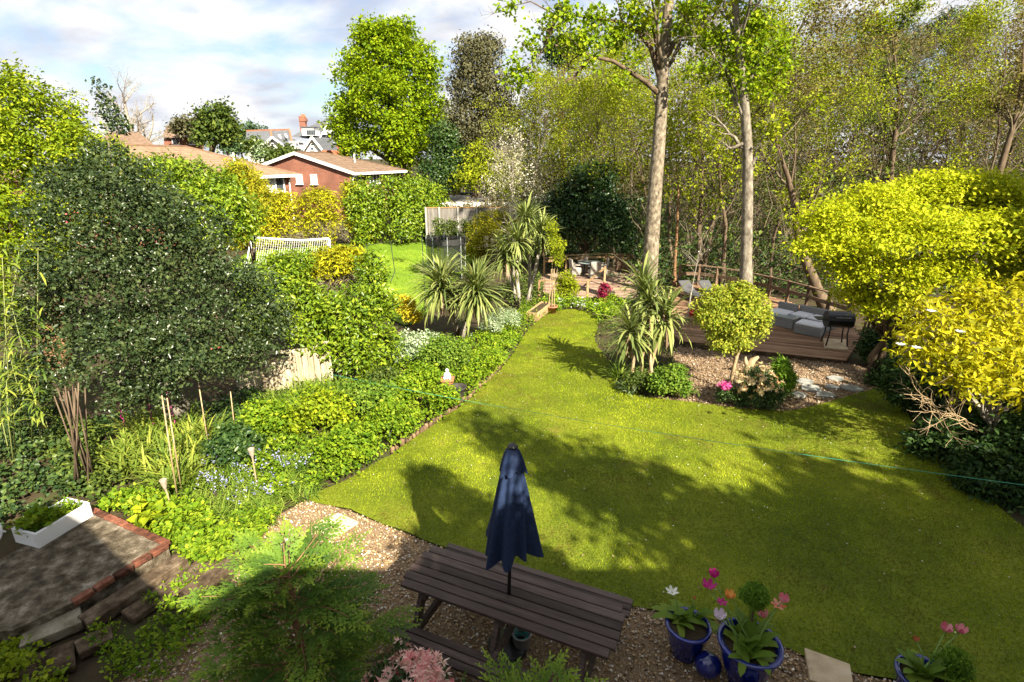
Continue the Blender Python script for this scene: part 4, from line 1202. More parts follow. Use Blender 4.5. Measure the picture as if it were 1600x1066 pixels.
bl = [pb(765,362,Y,36,34), pb(750,385,Y - .1,28,28), pb(790,360,Y + .2,30,28), pb(775,342,Y + .2,24,16), pb(740,392,Y,16,22)]
bush('golden_yew', 'rounded golden green clipped yew behind the cabbage palms', 'bush', base_at(762, Y), bl, 620, 20, .26, .12, .05, L_GOLDYEW, 69, .08, wob=.1)

# ---- cabbage palms: every leaf is a piece of its own
def cordy_meshes(L, Wd, tag_, mat):
    out = []
    for k, e in enumerate((85, 68, 50, 32, 14, -6, -30)):
        row = []
        for j in range(3):
            rg = np.random.default_rng(700 + k * 10 + j)
            v, f = ribbons(rg, np.array([[.02, 0, 0]]), np.array([0.0]), np.array([R(e)]), L * (.85 + .15 * j), Wd, R(20 + 20 * j + (0 if e > 0 else 6)), 5)
            row.append(mesh_np('leaf', v, f, mat, np.full(len(f), [.25, .5, .8][j])))
        out.append(row)
    return out
def cordyline(name, label, base, heads, L, Wd, nleaf, seed, trunk_r, skirt=True, mat=None):
    rd = random.Random(seed)
    root = thing(name, label, 'palm', base)
    ms = cordy_meshes(L, Wd, name, mat or L_CORDY)
    b = Vector(base)
    for hi, (foot, top) in enumerate(heads):
        foot, top = Vector(foot) - b, Vector(top) - b
        mid = foot.lerp(top, .5) + Vector((rd.uniform(-.08, .08), rd.uniform(-.08, .08), 0))
        MB().tube([foot, foot.lerp(mid, .5), mid, mid.lerp(top, .6), top], [trunk_r * 1.25, trunk_r, trunk_r * .9, trunk_r * .9, trunk_r * .7], 8).build('trunk', B_CANE if trunk_r < .05 else B_PALE, root, True)
        for i in range(nleaf):
            u = rd.random() ** .8
            k = min(6, int(u * 7))
            me = ms[k][rd.randrange(3)]
            s = rd.uniform(.75, 1.12)
            put('leaf', me, root, top + Vector((0, 0, .12 - .26 * u)), (rd.uniform(-.15, .15), rd.uniform(-.08, .08), rd.uniform(0, 2 * math.pi)), s)
        rg = np.random.default_rng(seed * 7 + hi); n = 230 if nleaf > 100 else 130 if L > 1 else 50
        az = rg.uniform(0, 2 * math.pi, n); el = np.radians(rg.uniform(-35, 88, n))
        v, f = ribbons(rg, np.repeat(np.array(list(top))[None], n, 0) + np.stack([np.cos(az) * .03, np.sin(az) * .03, .1 * np.sin(el)], 1), az, el, L * rg.uniform(.7, 1.1, n), Wd * .85, np.radians(rg.uniform(20, 115, n)), 5)
        put('inner_leaves', mesh_np('inner_leaves', v, f, mat or L_CORDY, np.repeat(rg.random(n), 5)), root)['kind'] = 'stuff'
        if skirt:
            rg = np.random.default_rng(seed + hi)
            n = 34
            az = rg.uniform(0, 2 * math.pi, n)
            P = np.array(list(top))[None] + np.stack([np.cos(az) * .06, np.sin(az) * .06, rg.uniform(-.3, -.05, n)], 1)
            v, f = ribbons(rg, P, az, rg.uniform(R(-80), R(-35), n), L * .6, Wd * .8, R(60), 4)
            put('dead_leaves', mesh_np('dead_leaves', v, f, L_DEAD, np.repeat(rg.random(n), 4)), root)
    return root
Yp = G(722, 528).y
cordyline('cabbage_palm', 'two headed cabbage palm with drooping brown skirt beside the lawn', gxy(722,528),
          [(G(722,528), W(745,458,Yp)), (G(716,520), W(690,450,Yp + .3))], 1.22, .062, 148, 71, .09)
Yp = G(822, 478).y
cordyline('cabbage_palm', 'clump of four cabbage palm heads beside the golden yew', gxy(818,478),
          [(G(812,480), W(808,378,Yp)), (G(822,478), W(847,368,Yp + .3)), (G(808,474), W(790,402,Yp - .2)), (G(828,474), W(822,348,Yp + .5))], 1.1, .066, 74, 72, .08)
Yp = G(985, 602).y
cordyline('cabbage_palm', 'multi stemmed cabbage palm with broad striped leaves at the lawn edge', gxy(992,600),
          [(G(1000,598), W(1018,478,Yp + .2)), (G(985,602), W(985,520,Yp)), (G(1010,600), W(1042,498,Yp + .1)), (G(1020,606), W(1004,455,Yp + .5))], .84, .06, 66, 73, .045, True)
# ---- centre island planting
Y = G(1055, 622).y
bl = [pb(1050,590,Y,24,24), pb(1030,600,Y - .1,16,16), pb(1062,602,Y,16,18)]
bush('euonymus_bush', 'rounded bright green bush with small leaves at the foot of the palm', 'bush', gxy(1050,615), bl, 330, 18, .13, .055, .038, L_BOX, 74, .02)
bl = [pb(1000,592,G(1000,612).y,18,14), pb(985,600,G(985,612).y,14,12), pb(1018,598,G(1018,614).y,14,14)]
bush('mixed_shrub', 'low loose green shrub among the palm stems', 'bush', gxy(1000,612), bl, 180, 16, .14, .06, .03, L_WOOD, 75, .015)
rng = np.random.default_rng(76)
def strap_clump(name, label, cat, base, n, L, Wd, el, droop, leafm, seed, spread=.1, group=None, part='leaves'):
    rg = np.random.default_rng(seed)
    az = rg.uniform(0, 2 * math.pi, n); r_ = spread * np.sqrt(rg.random(n))
    P = np.stack([np.cos(az) * r_, np.sin(az) * r_, np.zeros(n)], 1)
    v, f = ribbons(rg, P, az + rg.normal(size=n) * .4, rg.uniform(el[0], el[1], n), L * rg.uniform(.6, 1.15, n), Wd, rg.uniform(droop * .6, droop * 1.3, n), 4)
    root = thing(name, label, cat, base, 0, group)
    put(part, mesh_np(part, v, f, leafm, np.repeat(rg.random(n), 4)), root)
    return root
strap_clump('phormium', 'spiky green strap leaved plant beside the palm stems', 'plant', gxy(968,592), 70, .62, .03, (R(30), R(80)), R(50), L_STRAP, 76)
strap_clump('phormium', 'smaller spiky strap leaved plant in front of the palm stems', 'plant', gxy(985,614), 46, .42, .024, (R(25), R(80)), R(60), L_VARIEG, 77)
# round clipped tree on a bare stem
Y = G(1143, 610).y
bl = [pb(1142,495,Y,50,40), pb(1115,490,Y - .1,34,32), pb(1172,490,Y + .1,36,34), pb(1140,530,Y - .1,38,26), pb(1120,468,Y,30,22), pb(1160,465,Y,30,20), pb(1172,515,Y,26,24), pb(1150,455,Y,16,14), pb(1165,450,Y,10,10)]
rng = np.random.default_rng(78)
g = blob_crown(rng, bl, 1250, 15, .15, .062, .034, wob=.12, inner=.15, sub=9)
b = G(1140, 606)
plant('round_tree', 'small round headed golden green tree on a bare leaning stem', 'tree', tuple(b), g, L_ROUND, stems_tube([[tuple(b), tuple(W(1144,585,Y)), tuple(W(1150,560,Y)), tuple(W(1150,525,Y)), tuple(W(1140,500,Y))], [tuple(W(1150,560,Y)), tuple(W(1160,530,Y)), tuple(W(1172,495,Y))], [tuple(W(1149,555,Y)), tuple(W(1130,525,Y)), tuple(W(1115,490,Y))]], .05, .03, 7), B_CANE)
Y = G(1185, 632).y
def rosettes(name, label, base, blobs, n, per, L, Wd, leafm, seed, green=L_DKLAUREL, tint=None):
    rg = np.random.default_rng(seed)
    P, nr = blob_points(rg, blobs, n, shell=.9, inner=0, upbias=.5, wob=.1, sub=0)
    nr = nrm(nr + np.array([[0, 0, .5]]))
    Q = np.repeat(P, per, 0); M = np.repeat(nr, per, 0)
    d = rand_dirs(rg, len(Q)); d = nrm(d - M * np.sum(d * M, 1, keepdims=True)); lift = rg.uniform(-.25, .9, len(Q))[:, None]
    D = nrm(d + M * lift); S = nrm(np.cross(D, M)); l = L * rg.uniform(.6, 1.15, len(Q))
    v, f = leaf_geo(Q, D, S, l, Wd, .12)
    t = (np.repeat(rg.random(len(P)) * .6 + .1, per) + .3 * (lift[:, 0] < .35) + rg.normal(size=len(Q)) * .1).clip(0, 1)
    root = plant(name, label, 'bush', base, (v, f, np.repeat(t, 2)), leafm, stems_tube(limb_paths(base, blobs, .8, seed, .05), .02, .006, 5), B_BROWN, 'flower_heads', 'stem')
    g = blob_crown(rg, [(c, (r[0] * .92, r[1] * .92, r[2] * .9)) for c, r in blobs], n * 2, 12, L * 1.4, L * .85, Wd * 1.3, leafm and .0 or .0) if False else blob_crown(rg, [(c, (r[0] * .9, r[1] * .9, r[2] * .88)) for c, r in blobs], int(n * 1.5), 12, L * 1.4, L * .85, Wd * 1.4)
    b = np.array(list(base))[None]
    put('foliage', mesh_np('foliage', g[0] - b, g[1], green, g[2]), root)
    return root
rosettes('pieris_bush', 'cream and orange pieris bush on the gravel edge beside the juniper', gxy(1180,628), [pb(1182,590,Y,26,18), pb(1170,602,Y - .1,20,16), pb(1195,600,Y,20,16)], 90, 16, .085, .022, L_PIERISC, 79)
bl = [pb(1190,622,Y - .1,30,16), pb(1165,620,Y,20,14), pb(1210,615,Y,16,16)]
bush('box_bush', 'low dark green bush under the cream pieris', 'bush', gxy(1190,636), bl, 240, 16, .12, .05, .03, L_DKLAUREL, 80, .015)
Y2 = G(1135, 632).y
bl = [pb(1137,612,Y2,16,14), pb(1128,618,Y2,10,9)]
root = bush('azalea_bush', 'small dark bush topped with bright pink flowers', 'bush', gxy(1136,630), bl, 110, 16, .1, .045, .025, L_DKLAUREL, 81, .012)
rng = np.random.default_rng(82)
P, nr = blob_points(rng, [pb(1133,604,Y2 - .1,11,6)], 34, shell=.9, inner=0, upbias=.8)
v, f, t = clump_leaves(rng, P, nr, 9, .05, .035, .03)
put('blossom', mesh_np('blossom', v - np.array(list(root.location))[None], f, F_PINK, t), root)
Y2 = G(1220, 622).y
bl = [pb(1221,588,Y2,18,24), pb(1214,602,Y2,16,18), pb(1230,600,Y2,14,18), pb(1222,572,Y2,12,12)]
bush('juniper_bush', 'upright bright green juniper on the gravel beside the stepping stones', 'bush', gxy(1220,622), bl, 420, 20, .12, .075, .016, L_JUNIPER, 83, .02, up=.1, outw=.6, nmix=.2)

# ---- woodland beyond the decks
def px_path(pts, Y):
    return [tuple(W(px, py, Y + (p[0] if p else 0))) for px, py, *p in pts]
def sub_path(P, base):
    return [(p[0] - base[0], p[1] - base[1], p[2] - base[2]) for p in P]
SPEC_SYC = [(10, .48, (.5, 1.0), .26, .42, 6, 6, .16, .06), (6, .25, (.4, .9), .5, .5, 5, 4, .2, .03), (6, .2, (.4, 1.0), .5, .55, 4, 3, .22, 0), (3, .2, (.3, .9), .5, .6, 3, 3, .2, 0)]
Yt = 22.0
b = base_at(1012, Yt)
tp = sub_path(px_path(((1012,482), (1014,440), (1018,380), (1022,320), (1028,240), (1034,160), (1037,90), (1044,10), (1052,-80), (1058,-190)), Yt), b)
tp[0] = (tp[0][0], tp[0][1], -0.05)
root = grown('sycamore_tree', 'tall grey trunked tree rising through the deck with overhanging leafy branches', 'tree', b, 91, 17.0, .355, SPEC_SYC, (3, .16, .15, .12, .5), L_BUD, B_GREY, trunk_path=tp, twigm=B_TWIG)
limbs = [px_path(((1030,120), (1010,70,-.2), (975,40,-.5), (935,28,-.8), (885,22,-1), (835,8,-1.2), (790,12,-1.4)), Yt), px_path(((1033,150), (1005,125,-.2), (970,95,-.5), (925,88,-.9), (885,70,-1.2), (850,68,-1.4), (836,100,-1.5), (808,118,-1.6)), Yt),
         px_path(((1033,105), (1030,60,-.3), (1010,20,-.4), (985,-20,-.6)), Yt), px_path(((1036,95), (1060,60,-.3), (1085,20,-.5), (1110,-20,-.7)), Yt), px_path(((850,68,-1.4), (862,40,-1.5), (880,18,-1.6)), Yt), px_path(((925,88,-.9), (900,118,-1), (880,130,-1.2)), Yt)]
sv, sf = limb_set(95, limbs, .10)
put('limbs', mesh_np('limbs', sv - np.array(b)[None], sf, B_BROWN, None, True), root)
lb = [pb(x, y, Yt - dd, r_, r_ * .7) for x, y, dd, r_ in ((792,10,1.4,18), (812,120,1.6,22), (800,98,1.6,14), (835,70,1.4,18), (860,42,1.5,26), (885,20,1.2,26), (905,62,1.1,28), (935,30,.9,26), (960,60,.6,24), (985,20,.5,26), (920,95,1,18), (880,72,1.2,18), (1010,45,.3,18), (985,95,.5,14), (1065,50,.4,20), (1085,15,.5,22), (1110,60,.5,18), (815,30,1.4,10), (968,128,.6,14), (836,104,1.5,10))]
rng = np.random.default_rng(92)
g = blob_crown(rng, lb, 360, 10, .38, .135, .115, inner=.5, wob=.25, up=.4, droop=.5, sub=5)
put('leaf_sprays', mesh_np('leaf_sprays', g[0] - np.array(b)[None], g[1], L_LIME, g[2]), root)
Yt = 21.0
b = base_at(1166, Yt)
tp = sub_path(px_path(((1166,478), (1166,400), (1168,310), (1168,230), (1164,170), (1158,110), (1152,50), (1146,-30), (1142,-110)), Yt), b); tp[0] = (tp[0][0], tp[0][1], -.05)
root = grown('maple_tree', 'slim pale trunked tree with fresh green leaf clusters behind the round tree', 'tree', b, 93, 12.0, .235, [(8, .45, (.5, 1.0), .3, .5, 6, 5, .18, .05), (6, .25, (.4, .9), .5, .5, 5, 4, .2, .03), (5, .2, (.4, 1.0), .5, .55, 4, 3, .22, 0), (3, .2, (.3, .9), .5, .6, 3, 3, .2, 0)], (3, .15, .13, .1, .5), L_BUD, B_MAPLE, trunk_path=tp, twigm=B_MAPLE)
limbs = [px_path(((1166,235), (1148,215), (1125,190), (1098,168)), Yt), px_path(((1166,200), (1150,160), (1135,120), (1108,70), (1070,30)), Yt), px_path(((1168,280), (1180,240), (1192,215), (1200,190)), Yt), px_path(((1162,150), (1180,110), (1205,75)), Yt), px_path(((1160,225), (1142,232), (1120,218)), Yt)]
sv, sf = limb_set(96, limbs, .075)
put('limbs', mesh_np('limbs', sv - np.array(b)[None], sf, B_MAPLE, None, True), root)
lb = [pb(x, y, Yt, r_, r_ * .65) for x, y, r_ in ((1185,45,34), (1160,75,36), (1210,70,30), (1135,60,26), (1195,105,34), (1225,105,18), (1115,100,26), (1150,115,26), (1170,140,20), (1100,60,18), (1130,150,18), (1210,140,16), (1085,110,16), (1175,20,20))]
rng = np.random.default_rng(94)
g = blob_crown(rng, lb, 380, 10, .38, .12, .10, inner=.5, wob=.25, up=.4, droop=.4, sub=5)
put('leaf_sprays', mesh_np('leaf_sprays', g[0] - np.array(b)[None], g[1], L_LIME, g[2]), root)

SPEC_W = [(12, .14, (.45, 1.0), .44, .5, 6, 5, .22, .07), (6, .2, (.4, .9), .5, .55, 5, 4, .2, .04), (5, .2, (.4, .9), .55, .6, 4, 3, .22, .02), (4, .15, (.3, .9), .6, .7, 3, 3, .22, 0)]
def proto(seed, H, r0, leaf, leafm, barkm, twigm, spec=SPEC_W):
    tr, br, lf = tree_parts(seed, H, r0, spec, leaf, None, 8, .11)
    return [('trunk', mesh_np('trunk', tr[0], tr[1], barkm, None, True)), ('branches', mesh_np('branches', br[0], br[1], twigm, None, True))] + ([('crown', mesh_np('crown', lf[0], lf[1], leafm, lf[2]))] if lf else [])
PR = [proto(101, 13, .10, (6, .12, .085, .17, .5), L_BUD, B_BROWN, B_TWIG), proto(102, 13, .10, (6, .12, .085, .18, .5), L_WOOD, B_BROWN, B_TWIG), proto(103, 13, .12, (1, .12, .08, .14, .5), L_AUTUMN, B_TWIG, B_TWIG), proto(104, 13, .11, (6, .11, .08, .18, .5), L_AUTUMN, B_BROWN, B_TWIG), proto(105, 13, .10, (7, .12, .085, .2, .5), L_BUD, B_TWIG, B_TWIG)]
def wood_tree(kind, px, Y, H, rz, name, label, group=None, sx=1.0):
    b = base_at(px, Y)
    root = thing(name, label, 'tree', b, rz, group)
    for n_, me in PR[kind]:
        put(n_, me, root)
    root.scale = (sx * H / 13, sx * H / 13, H / 13)
    return root
W1 = 'yellow green budding tree in the crowded wood beyond the decks'
W2 = 'bare twiggy tree in the crowded wood beyond the decks'
W3 = 'green leafing tree in the crowded wood beyond the decks'
W4 = 'bronze budding tree in the crowded wood beyond the decks'
LAB = {0: (W1, 'budding trees of the wood'), 1: (W3, 'leafing trees of the wood'), 2: (W2, 'bare trees of the wood'), 3: (W4, 'bronze trees of the wood'), 4: (W1, 'budding trees of the wood')}
NM = {0: 'budding_tree', 1: 'leafing_tree', 2: 'bare_tree', 3: 'bronze_tree', 4: 'budding_tree'}
ADJ = {0: 'yellow green budding tree', 1: 'green leafing tree', 2: 'bare twiggy tree', 3: 'bronze budding tree', 4: 'pale stemmed budding tree'}
LM = ((850, 'behind the blossom tree'), (880, 'beside the blossom tree'), (930, 'above the dark laurel'), (975, 'beside the dark laurel top'), (1005, 'against the tall grey trunk'), (1070, 'just past the tall grey trunk'), (1115, 'between the two pale trunks'), (1165, 'close to the slim pale trunk'), (1220, 'just past the slim pale trunk'), (1275, 'over the bent trunk'), (1320, 'over the wicker sofa'), (1370, 'over the near end of the acer'), (1430, 'over the acer crown'), (1490, 'over the acer middle'), (1560, 'over the far half of the acer'), (1610, 'at the edge of the photo'), (2000, 'past the edge of the photo'))
USED = set()
rd = random.Random(5)
for kind, px, Y, H in ((0,1060,27,11), (3,1100,29,13), (2,1130,33,14), (0,1210,27,11), (1,1240,31,11), (2,1290,36,14), (0,1330,30,12), (3,1385,34,14), (1,1420,28,10.5), (2,1450,33,14), (0,1500,30,11.5), (3,1540,36,14), (2,1590,29,13), (1,1600,34,13), (4,1180,38,14), (4,1260,42,15), (2,1350,44,16), (3,1440,45,16), (1,1530,43,15), (2,1620,40,15), (2,1080,42,16), (4,960,33,11), (4,985,38,12.5), (0,905,38,11), (4,830,42,11.5), (0,865,46,11), (3,790,52,11.5), (1,945,42,13), (3,1010,44,13), (2,1110,48,16), (2,1210,50,17), (3,1310,52,17), (2,1400,54,18), (2,1480,52,18), (1,1570,54,17), (2,1660,50,17), (3,1650,33,13), (0,1140,45,14)):
    g_ = LAB[kind][1]
    l_ = '%s, %s row, %s' % (ADJ[kind], 'front' if Y < 32 else 'second' if Y < 41 else 'far', [t for x, t in LM if px < x][0])
    while l_ in USED: l_ += ', the taller one' if ', the' not in l_[-20:] else ', further back'
    USED.add(l_)
    wood_tree(kind, px, Y, H * rd.uniform(.94, 1.06), rd.uniform(0, 6.28), NM[kind], l_, g_, rd.uniform(.85, 1.1))
wood_tree(2, 850, 62, 14.5, 1.0, 'bare_tree', 'pale bare tree against the sky between grey evergreen and tall trunk', None, 1.25)
wood_tree(2, 905, 66, 13, 2.0, 'bare_tree', 'smaller bare tree showing behind the overhanging leafy branch', None, 1.2)
# leaning trunk and ivy trunks close behind the decks
def lean_tree(name, label, pts, Y, r0, seed, leaf, leafm, barkm):
    b = base_at(pts[0][0], Y)
    P = px_path(pts, Y); P = sub_path(P, b); P[0] = (P[0][0], P[0][1], -.1)
    return grown(name, label, 'tree', b, seed, 6.0, r0, [(10, .35, (.4, 1.0), .42, .5, 6, 5, .18, .1), (5, .2, (.4, .9), .5, .55, 5, 4, .2, .04), (5, .2, (.4, .9), .55, .6, 4, 3, .22, 0)], leaf, leafm, barkm, trunk_path=P, twigm=B_TWIG, ttaper=.1)
lean_tree('leaning_tree', 'thick bent trunk leaning behind the wicker sofa', ((1290,505), (1280,460), (1262,415), (1248,375), (1243,330), (1232,280), (1215,230), (1205,180)), 21.5, .25, 111, (5, .16, .11, .12, .5), L_BUD, B_BROWN)
lean_tree('forked_tree', 'dark forked tree behind the golden acer', ((1400,330), (1392,270), (1398,215), (1405,150), (1398,90), (1390,20)), 28, .17, 112, (5, .16, .11, .12, .5), L_WOOD, B_BROWN)
lean_tree('leaning_tree', 'dark trunk leaning over the top of the golden acer', ((1555,290), (1570,240), (1585,190), (1596,130), (1600,60)), 26, .17, 113, (5, .16, .11, .12, .5), L_AUTUMN, B_BROWN)
lean_tree('slim_tree', 'slender reddish trunk just behind the tall grey trunk', ((1052,475), (1054,420), (1058,360), (1060,300), (1056,240), (1062,180)), 25, .09, 114, (5, .15, .1, .12, .5), L_BUD, B_ORANGE)
lean_tree('ivy_trunk_tree', 'thick brown ivy stemmed trunk between the two pale trunks', ((1095,455), (1094,410), (1092,360), (1096,300), (1098,240), (1090,180)), 26, .17, 115, (5, .15, .1, .12, .5), L_BUD, B_BROWN)
lean_tree('double_trunk_tree', 'brown double trunk beside the slim pale trunk', ((1128,450), (1131,400), (1134,350), (1126,300), (1122,240), (1128,170)), 25.5, .13, 116, (5, .15, .1, .12, .5), L_BUD, B_BROWN)
lean_tree('shaded_trunk_tree', 'short trunk between the bent trunk and the golden acer', ((1325,505), (1324,470), (1322,430), (1326,380), (1330,320)), 22.5, .13, 117, (5, .15, .1, .12, .5), L_WOOD, B_ORANGE)
# dark evergreens, blossom tree, pines
Y = 31
bl = [pb(915,300,Y,46,40), pb(880,330,Y - .5,40,34), pb(950,335,Y - .5,40,40), pb(905,350,Y - 1,50,30), pb(935,280,Y + .5,30,26), pb(870,360,Y - .5,30,26), pb(965,365,Y - 1,30,26)]
bush('dark_laurel_bush', 'very dark glossy evergreen behind the dining deck railing', 'bush', base_at(915, Y), bl, 1000, 16, .6, .18, .1, L_CAMEL, 121, .1, wob=.2)
Y = 30
bl = [pb(800,265,Y,42,36), pb(775,290,Y - .3,36,30), pb(825,285,Y,36,32), pb(800,240,Y + .3,32,26), pb(790,315,Y - .4,36,18), pb(838,310,Y - .4,26,22), pb(795,215,Y + .5,22,22)]
rng = np.random.default_rng(122)
g = blob_crown(rng, bl, 330, 12, .5, .09, .06, inner=.5, wob=.25)
b = base_at(805, Y)
tr, br, lf = tree_parts(123, 6.4, .14, SPEC_W, None)
root = plant('blossom_tree', 'cream white blossoming tree with fine pale twigs above the grey fence', 'tree', b, g, L_BLOSSOM)
put('trunk', mesh_np('trunk', tr[0], tr[1], B_PALE, None, True), root); put('branches', mesh_np('branches', br[0], br[1], B_PALE, None, True), root)
for k, (px, py, r_, Y, lab) in enumerate(((878,75,20,58,'lone scots pine head seen through the leafy branch'), (1385,70,48,60,'dark rounded pine crown above the wood'), (1490,45,40,64,'second dark pine crown at the top of the wood'), (915,150,26,60,'dull dark evergreen crown behind the budding trees'))):
    bl = [pb(px, py, Y, r_, r_ * .8), pb(px - r_ * .6, py + r_ * .4, Y, r_ * .7, r_ * .5), pb(px + r_ * .6, py + r_ * .4, Y, r_ * .7, r_ * .5), pb(px + r_ * .2, py + r_, Y, r_ * .6, r_ * .4)]
    bush('pine_tree', lab, 'tree', base_at(px, Y), bl, 300, 18, 1.0, .42, .12, L_PINE if k < 3 else L_ILEX, 130 + k, .3, B_ORANGE, wob=.25)
# the depth of the wood and its undergrowth
def mass(name, label, seed, n, fn, per, cr, L, Wd, leafm, **kw):
    rg = np.random.default_rng(seed)
    P = fn(rg, n); nr = rand_dirs(rg, len(P)); nr[:, 1] -= .6; nr[:, 2] += .3; nr = nrm(nr)
    v, f, t = clump_leaves(rg, P, nr, per, cr, L, Wd, **kw)
    return tag(put(name, mesh_np(name, v, f, leafm, t)), label, 'undergrowth', kind='stuff')
def wedge(px0, px1, Y0, Y1, z0, z1, pw=1.0):
    def fn(rg, n):
        Y = rg.uniform(Y0, Y1, n); px = rg.uniform(px0, px1, n)
        x = (px - 800) / FPX * (Y * CP + 1.5)
        z = ZT(x, Y) + z0 + (z1 - z0) * rg.random(n) ** pw
        return np.stack([x, Y, z], 1)
    return fn
mass('woodland', 'shade-toned mass of far budding woodland behind the trees', 141, 2600, wedge(880, 1780, 54, 70, 0, 18, .9), 11, 1.6, .28, .15, L_WOODSHADE)
mass('woodland', 'depth of the wood in leaf coloured dark for canopy shade', 147, 1500, wedge(860, 1780, 60, 72, 1, 14, 1.0), 9, 2.0, .45, .28, L_WOODSHADE)
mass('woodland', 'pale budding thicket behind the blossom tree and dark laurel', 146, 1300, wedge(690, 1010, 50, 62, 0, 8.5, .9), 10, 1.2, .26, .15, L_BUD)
mass('woodland', 'far mixed shade-toned woodland low down behind the trees', 142, 3000, wedge(800, 1780, 46, 58, 0, 13, 1.0), 10, 1.4, .30, .18, L_WOODSHADE)
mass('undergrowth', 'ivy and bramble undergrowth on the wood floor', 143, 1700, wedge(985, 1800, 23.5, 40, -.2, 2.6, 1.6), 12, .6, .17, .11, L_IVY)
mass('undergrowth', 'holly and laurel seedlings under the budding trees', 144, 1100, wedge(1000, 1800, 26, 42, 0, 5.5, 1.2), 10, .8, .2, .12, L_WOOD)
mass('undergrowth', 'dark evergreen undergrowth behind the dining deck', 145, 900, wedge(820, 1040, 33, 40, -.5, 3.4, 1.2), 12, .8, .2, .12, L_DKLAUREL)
def twig_mass(name, label, seed, n, fn, mat):
    rg = np.random.default_rng(seed)
    P = fn(rg, n); D = rand_dirs(rg, n); D[:, 2] = np.abs(D[:, 2]) + .6; D = nrm(D)
    C, Rr = curves(rg, P, D, rg.uniform(1.2, 3.2, n), np.full(n, .02), 4, .32, .05, .3)
    v, f = tubes_np(C, Rr, 3)
    return tag(put(name, mesh_np(name, v, f, mat)), label, 'twigs', kind='stuff')
twig_mass('brushwood', 'tangle of bare grey twigs deep in the wood', 151, 3000, wedge(900, 1780, 40, 64, 2, 17, .8), B_TWIG)
twig_mass('brushwood', 'upright saplings and suckers along the edge of the wood', 152, 1300, wedge(990, 1700, 24, 40, 0, 3.5, 1.2), B_TWIG)
# hidden slope behind everything so that the wood has a floor
# ---- right side: golden acer, magnolia, shaded border
Y = 12.2
bl = [pb(1300,345,Y,55,34), pb(1375,320,Y + .3,62,34), pb(1450,300,Y + .6,62,34), pb(1530,300,Y + .4,62,36), pb(1590,320,Y,60,40), pb(1290,385,Y - .3,46,24), pb(1370,375,Y - .4,70,38), pb(1455,365,Y - .5,75,44), pb(1545,370,Y - .6,70,46), pb(1620,380,Y - .6,60,44), pb(1330,420,Y - .2,44,30), pb(1400,430,Y - .3,60,34), pb(1480,425,Y - .6,50,30), pb(1380,475,Y,44,30), pb(1680,350,Y,70,50), pb(1580,430,Y - .3,50,30), pb(1340,460,Y + .4,30,24)]
rng = np.random.default_rng(161)
g = blob_crown(rng, bl, 3000, 21, .34, .08, .048, wob=.15, inner=.15, up=.5, droop=.6, flat=.35, sub=20, upbias=.5, gap=.2, tier=.36)
b = base_at(1400, 13.4)
plant('acer_tree', 'broad golden yellow acer tree beside the lower deck', 'tree', b, g, L_ACER, stems_tube(limb_paths(b, bl, .9, 161, .15, 5, .3), .06, .02, 7), B_BROWN)
b = G(1555, 705); Y = b.y
bl = [pb(1450,500,Y - .4,42,36), pb(1500,530,Y - .6,50,44), pb(1555,500,Y - .2,50,44), pb(1440,560,Y - .6,38,34), pb(1500,590,Y - .8,48,36), pb(1570,570,Y - .6,50,50), pb(1610,530,Y,40,50), pb(1520,470,Y,30,22), pb(1580,460,Y,34,24), pb(1620,610,Y - .5,46,40), pb(1420,530,Y - .5,20,20), pb(1660,560,Y,60,70)]
rng = np.random.default_rng(162)
g = blob_crown(rng, bl, 800, 9, .26, .13, .05, gap=.4, wob=.25, inner=.4, up=.35, outw=.45, lvar=.2)
tw = limb_paths(b, bl, .95, 162, .12, 6, .25)
root = plant('magnolia_tree', 'golden leaved magnolia with a few white flowers and bare lower twigs', 'tree', tuple(b), g, L_MAG, stems_tube(tw, .045, .008, 5), B_PALE)
bt = [[tuple(W(1520 + 3 * k, 672 - 3 * k, Y - .3)), tuple(W(1490 - 2 * k, 655 - 4 * (k % 3), Y - .6)), tuple(W(1448 + 12 * (k % 4), 640 + 9 * ((k * 2) % 5) - 16, Y - .8)), tuple(W(1412 + 14 * (k % 5), 616 + 14 * ((k * 3) % 6), Y - .9))] for k in range(3)]
sv, sf = limb_set(164, bt, .011, .003)
put('bare_twigs', mesh_np('bare_twigs', sv - np.array(list(b))[None], sf, B_CANE, None, True), root)
rg = np.random.default_rng(163)
for k, (px, py) in enumerate(((1407,540), (1432,545), (1500,520), (1455,488))):
    c = np.array(list(W(px, py, Y - 1.1)))
    az = np.arange(7) * 2 * math.pi / 7 + .3 * k
    v, f = ribbons(rg, np.repeat(c[None], 7, 0), az, np.full(7, R(38)), .085, .035, R(40), 3)
    put('flower', mesh_np('flower', v - np.array(list(b))[None], f, F_WHITE, np.repeat(rg.random(7), 3)), root)
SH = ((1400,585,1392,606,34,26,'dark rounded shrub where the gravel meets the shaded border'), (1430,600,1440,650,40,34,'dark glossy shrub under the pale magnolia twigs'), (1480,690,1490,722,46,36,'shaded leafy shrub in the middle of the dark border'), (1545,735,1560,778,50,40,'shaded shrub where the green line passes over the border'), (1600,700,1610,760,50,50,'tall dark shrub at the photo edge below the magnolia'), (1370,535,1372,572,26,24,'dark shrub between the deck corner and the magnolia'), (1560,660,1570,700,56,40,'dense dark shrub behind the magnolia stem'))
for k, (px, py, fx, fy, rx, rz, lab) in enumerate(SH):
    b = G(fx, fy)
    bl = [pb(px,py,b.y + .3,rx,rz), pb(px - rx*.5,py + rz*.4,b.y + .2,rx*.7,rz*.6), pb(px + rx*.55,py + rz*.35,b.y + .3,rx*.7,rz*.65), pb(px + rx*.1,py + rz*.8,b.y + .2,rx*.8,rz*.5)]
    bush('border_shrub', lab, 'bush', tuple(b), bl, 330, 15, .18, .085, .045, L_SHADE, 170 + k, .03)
rg = np.random.default_rng(181)
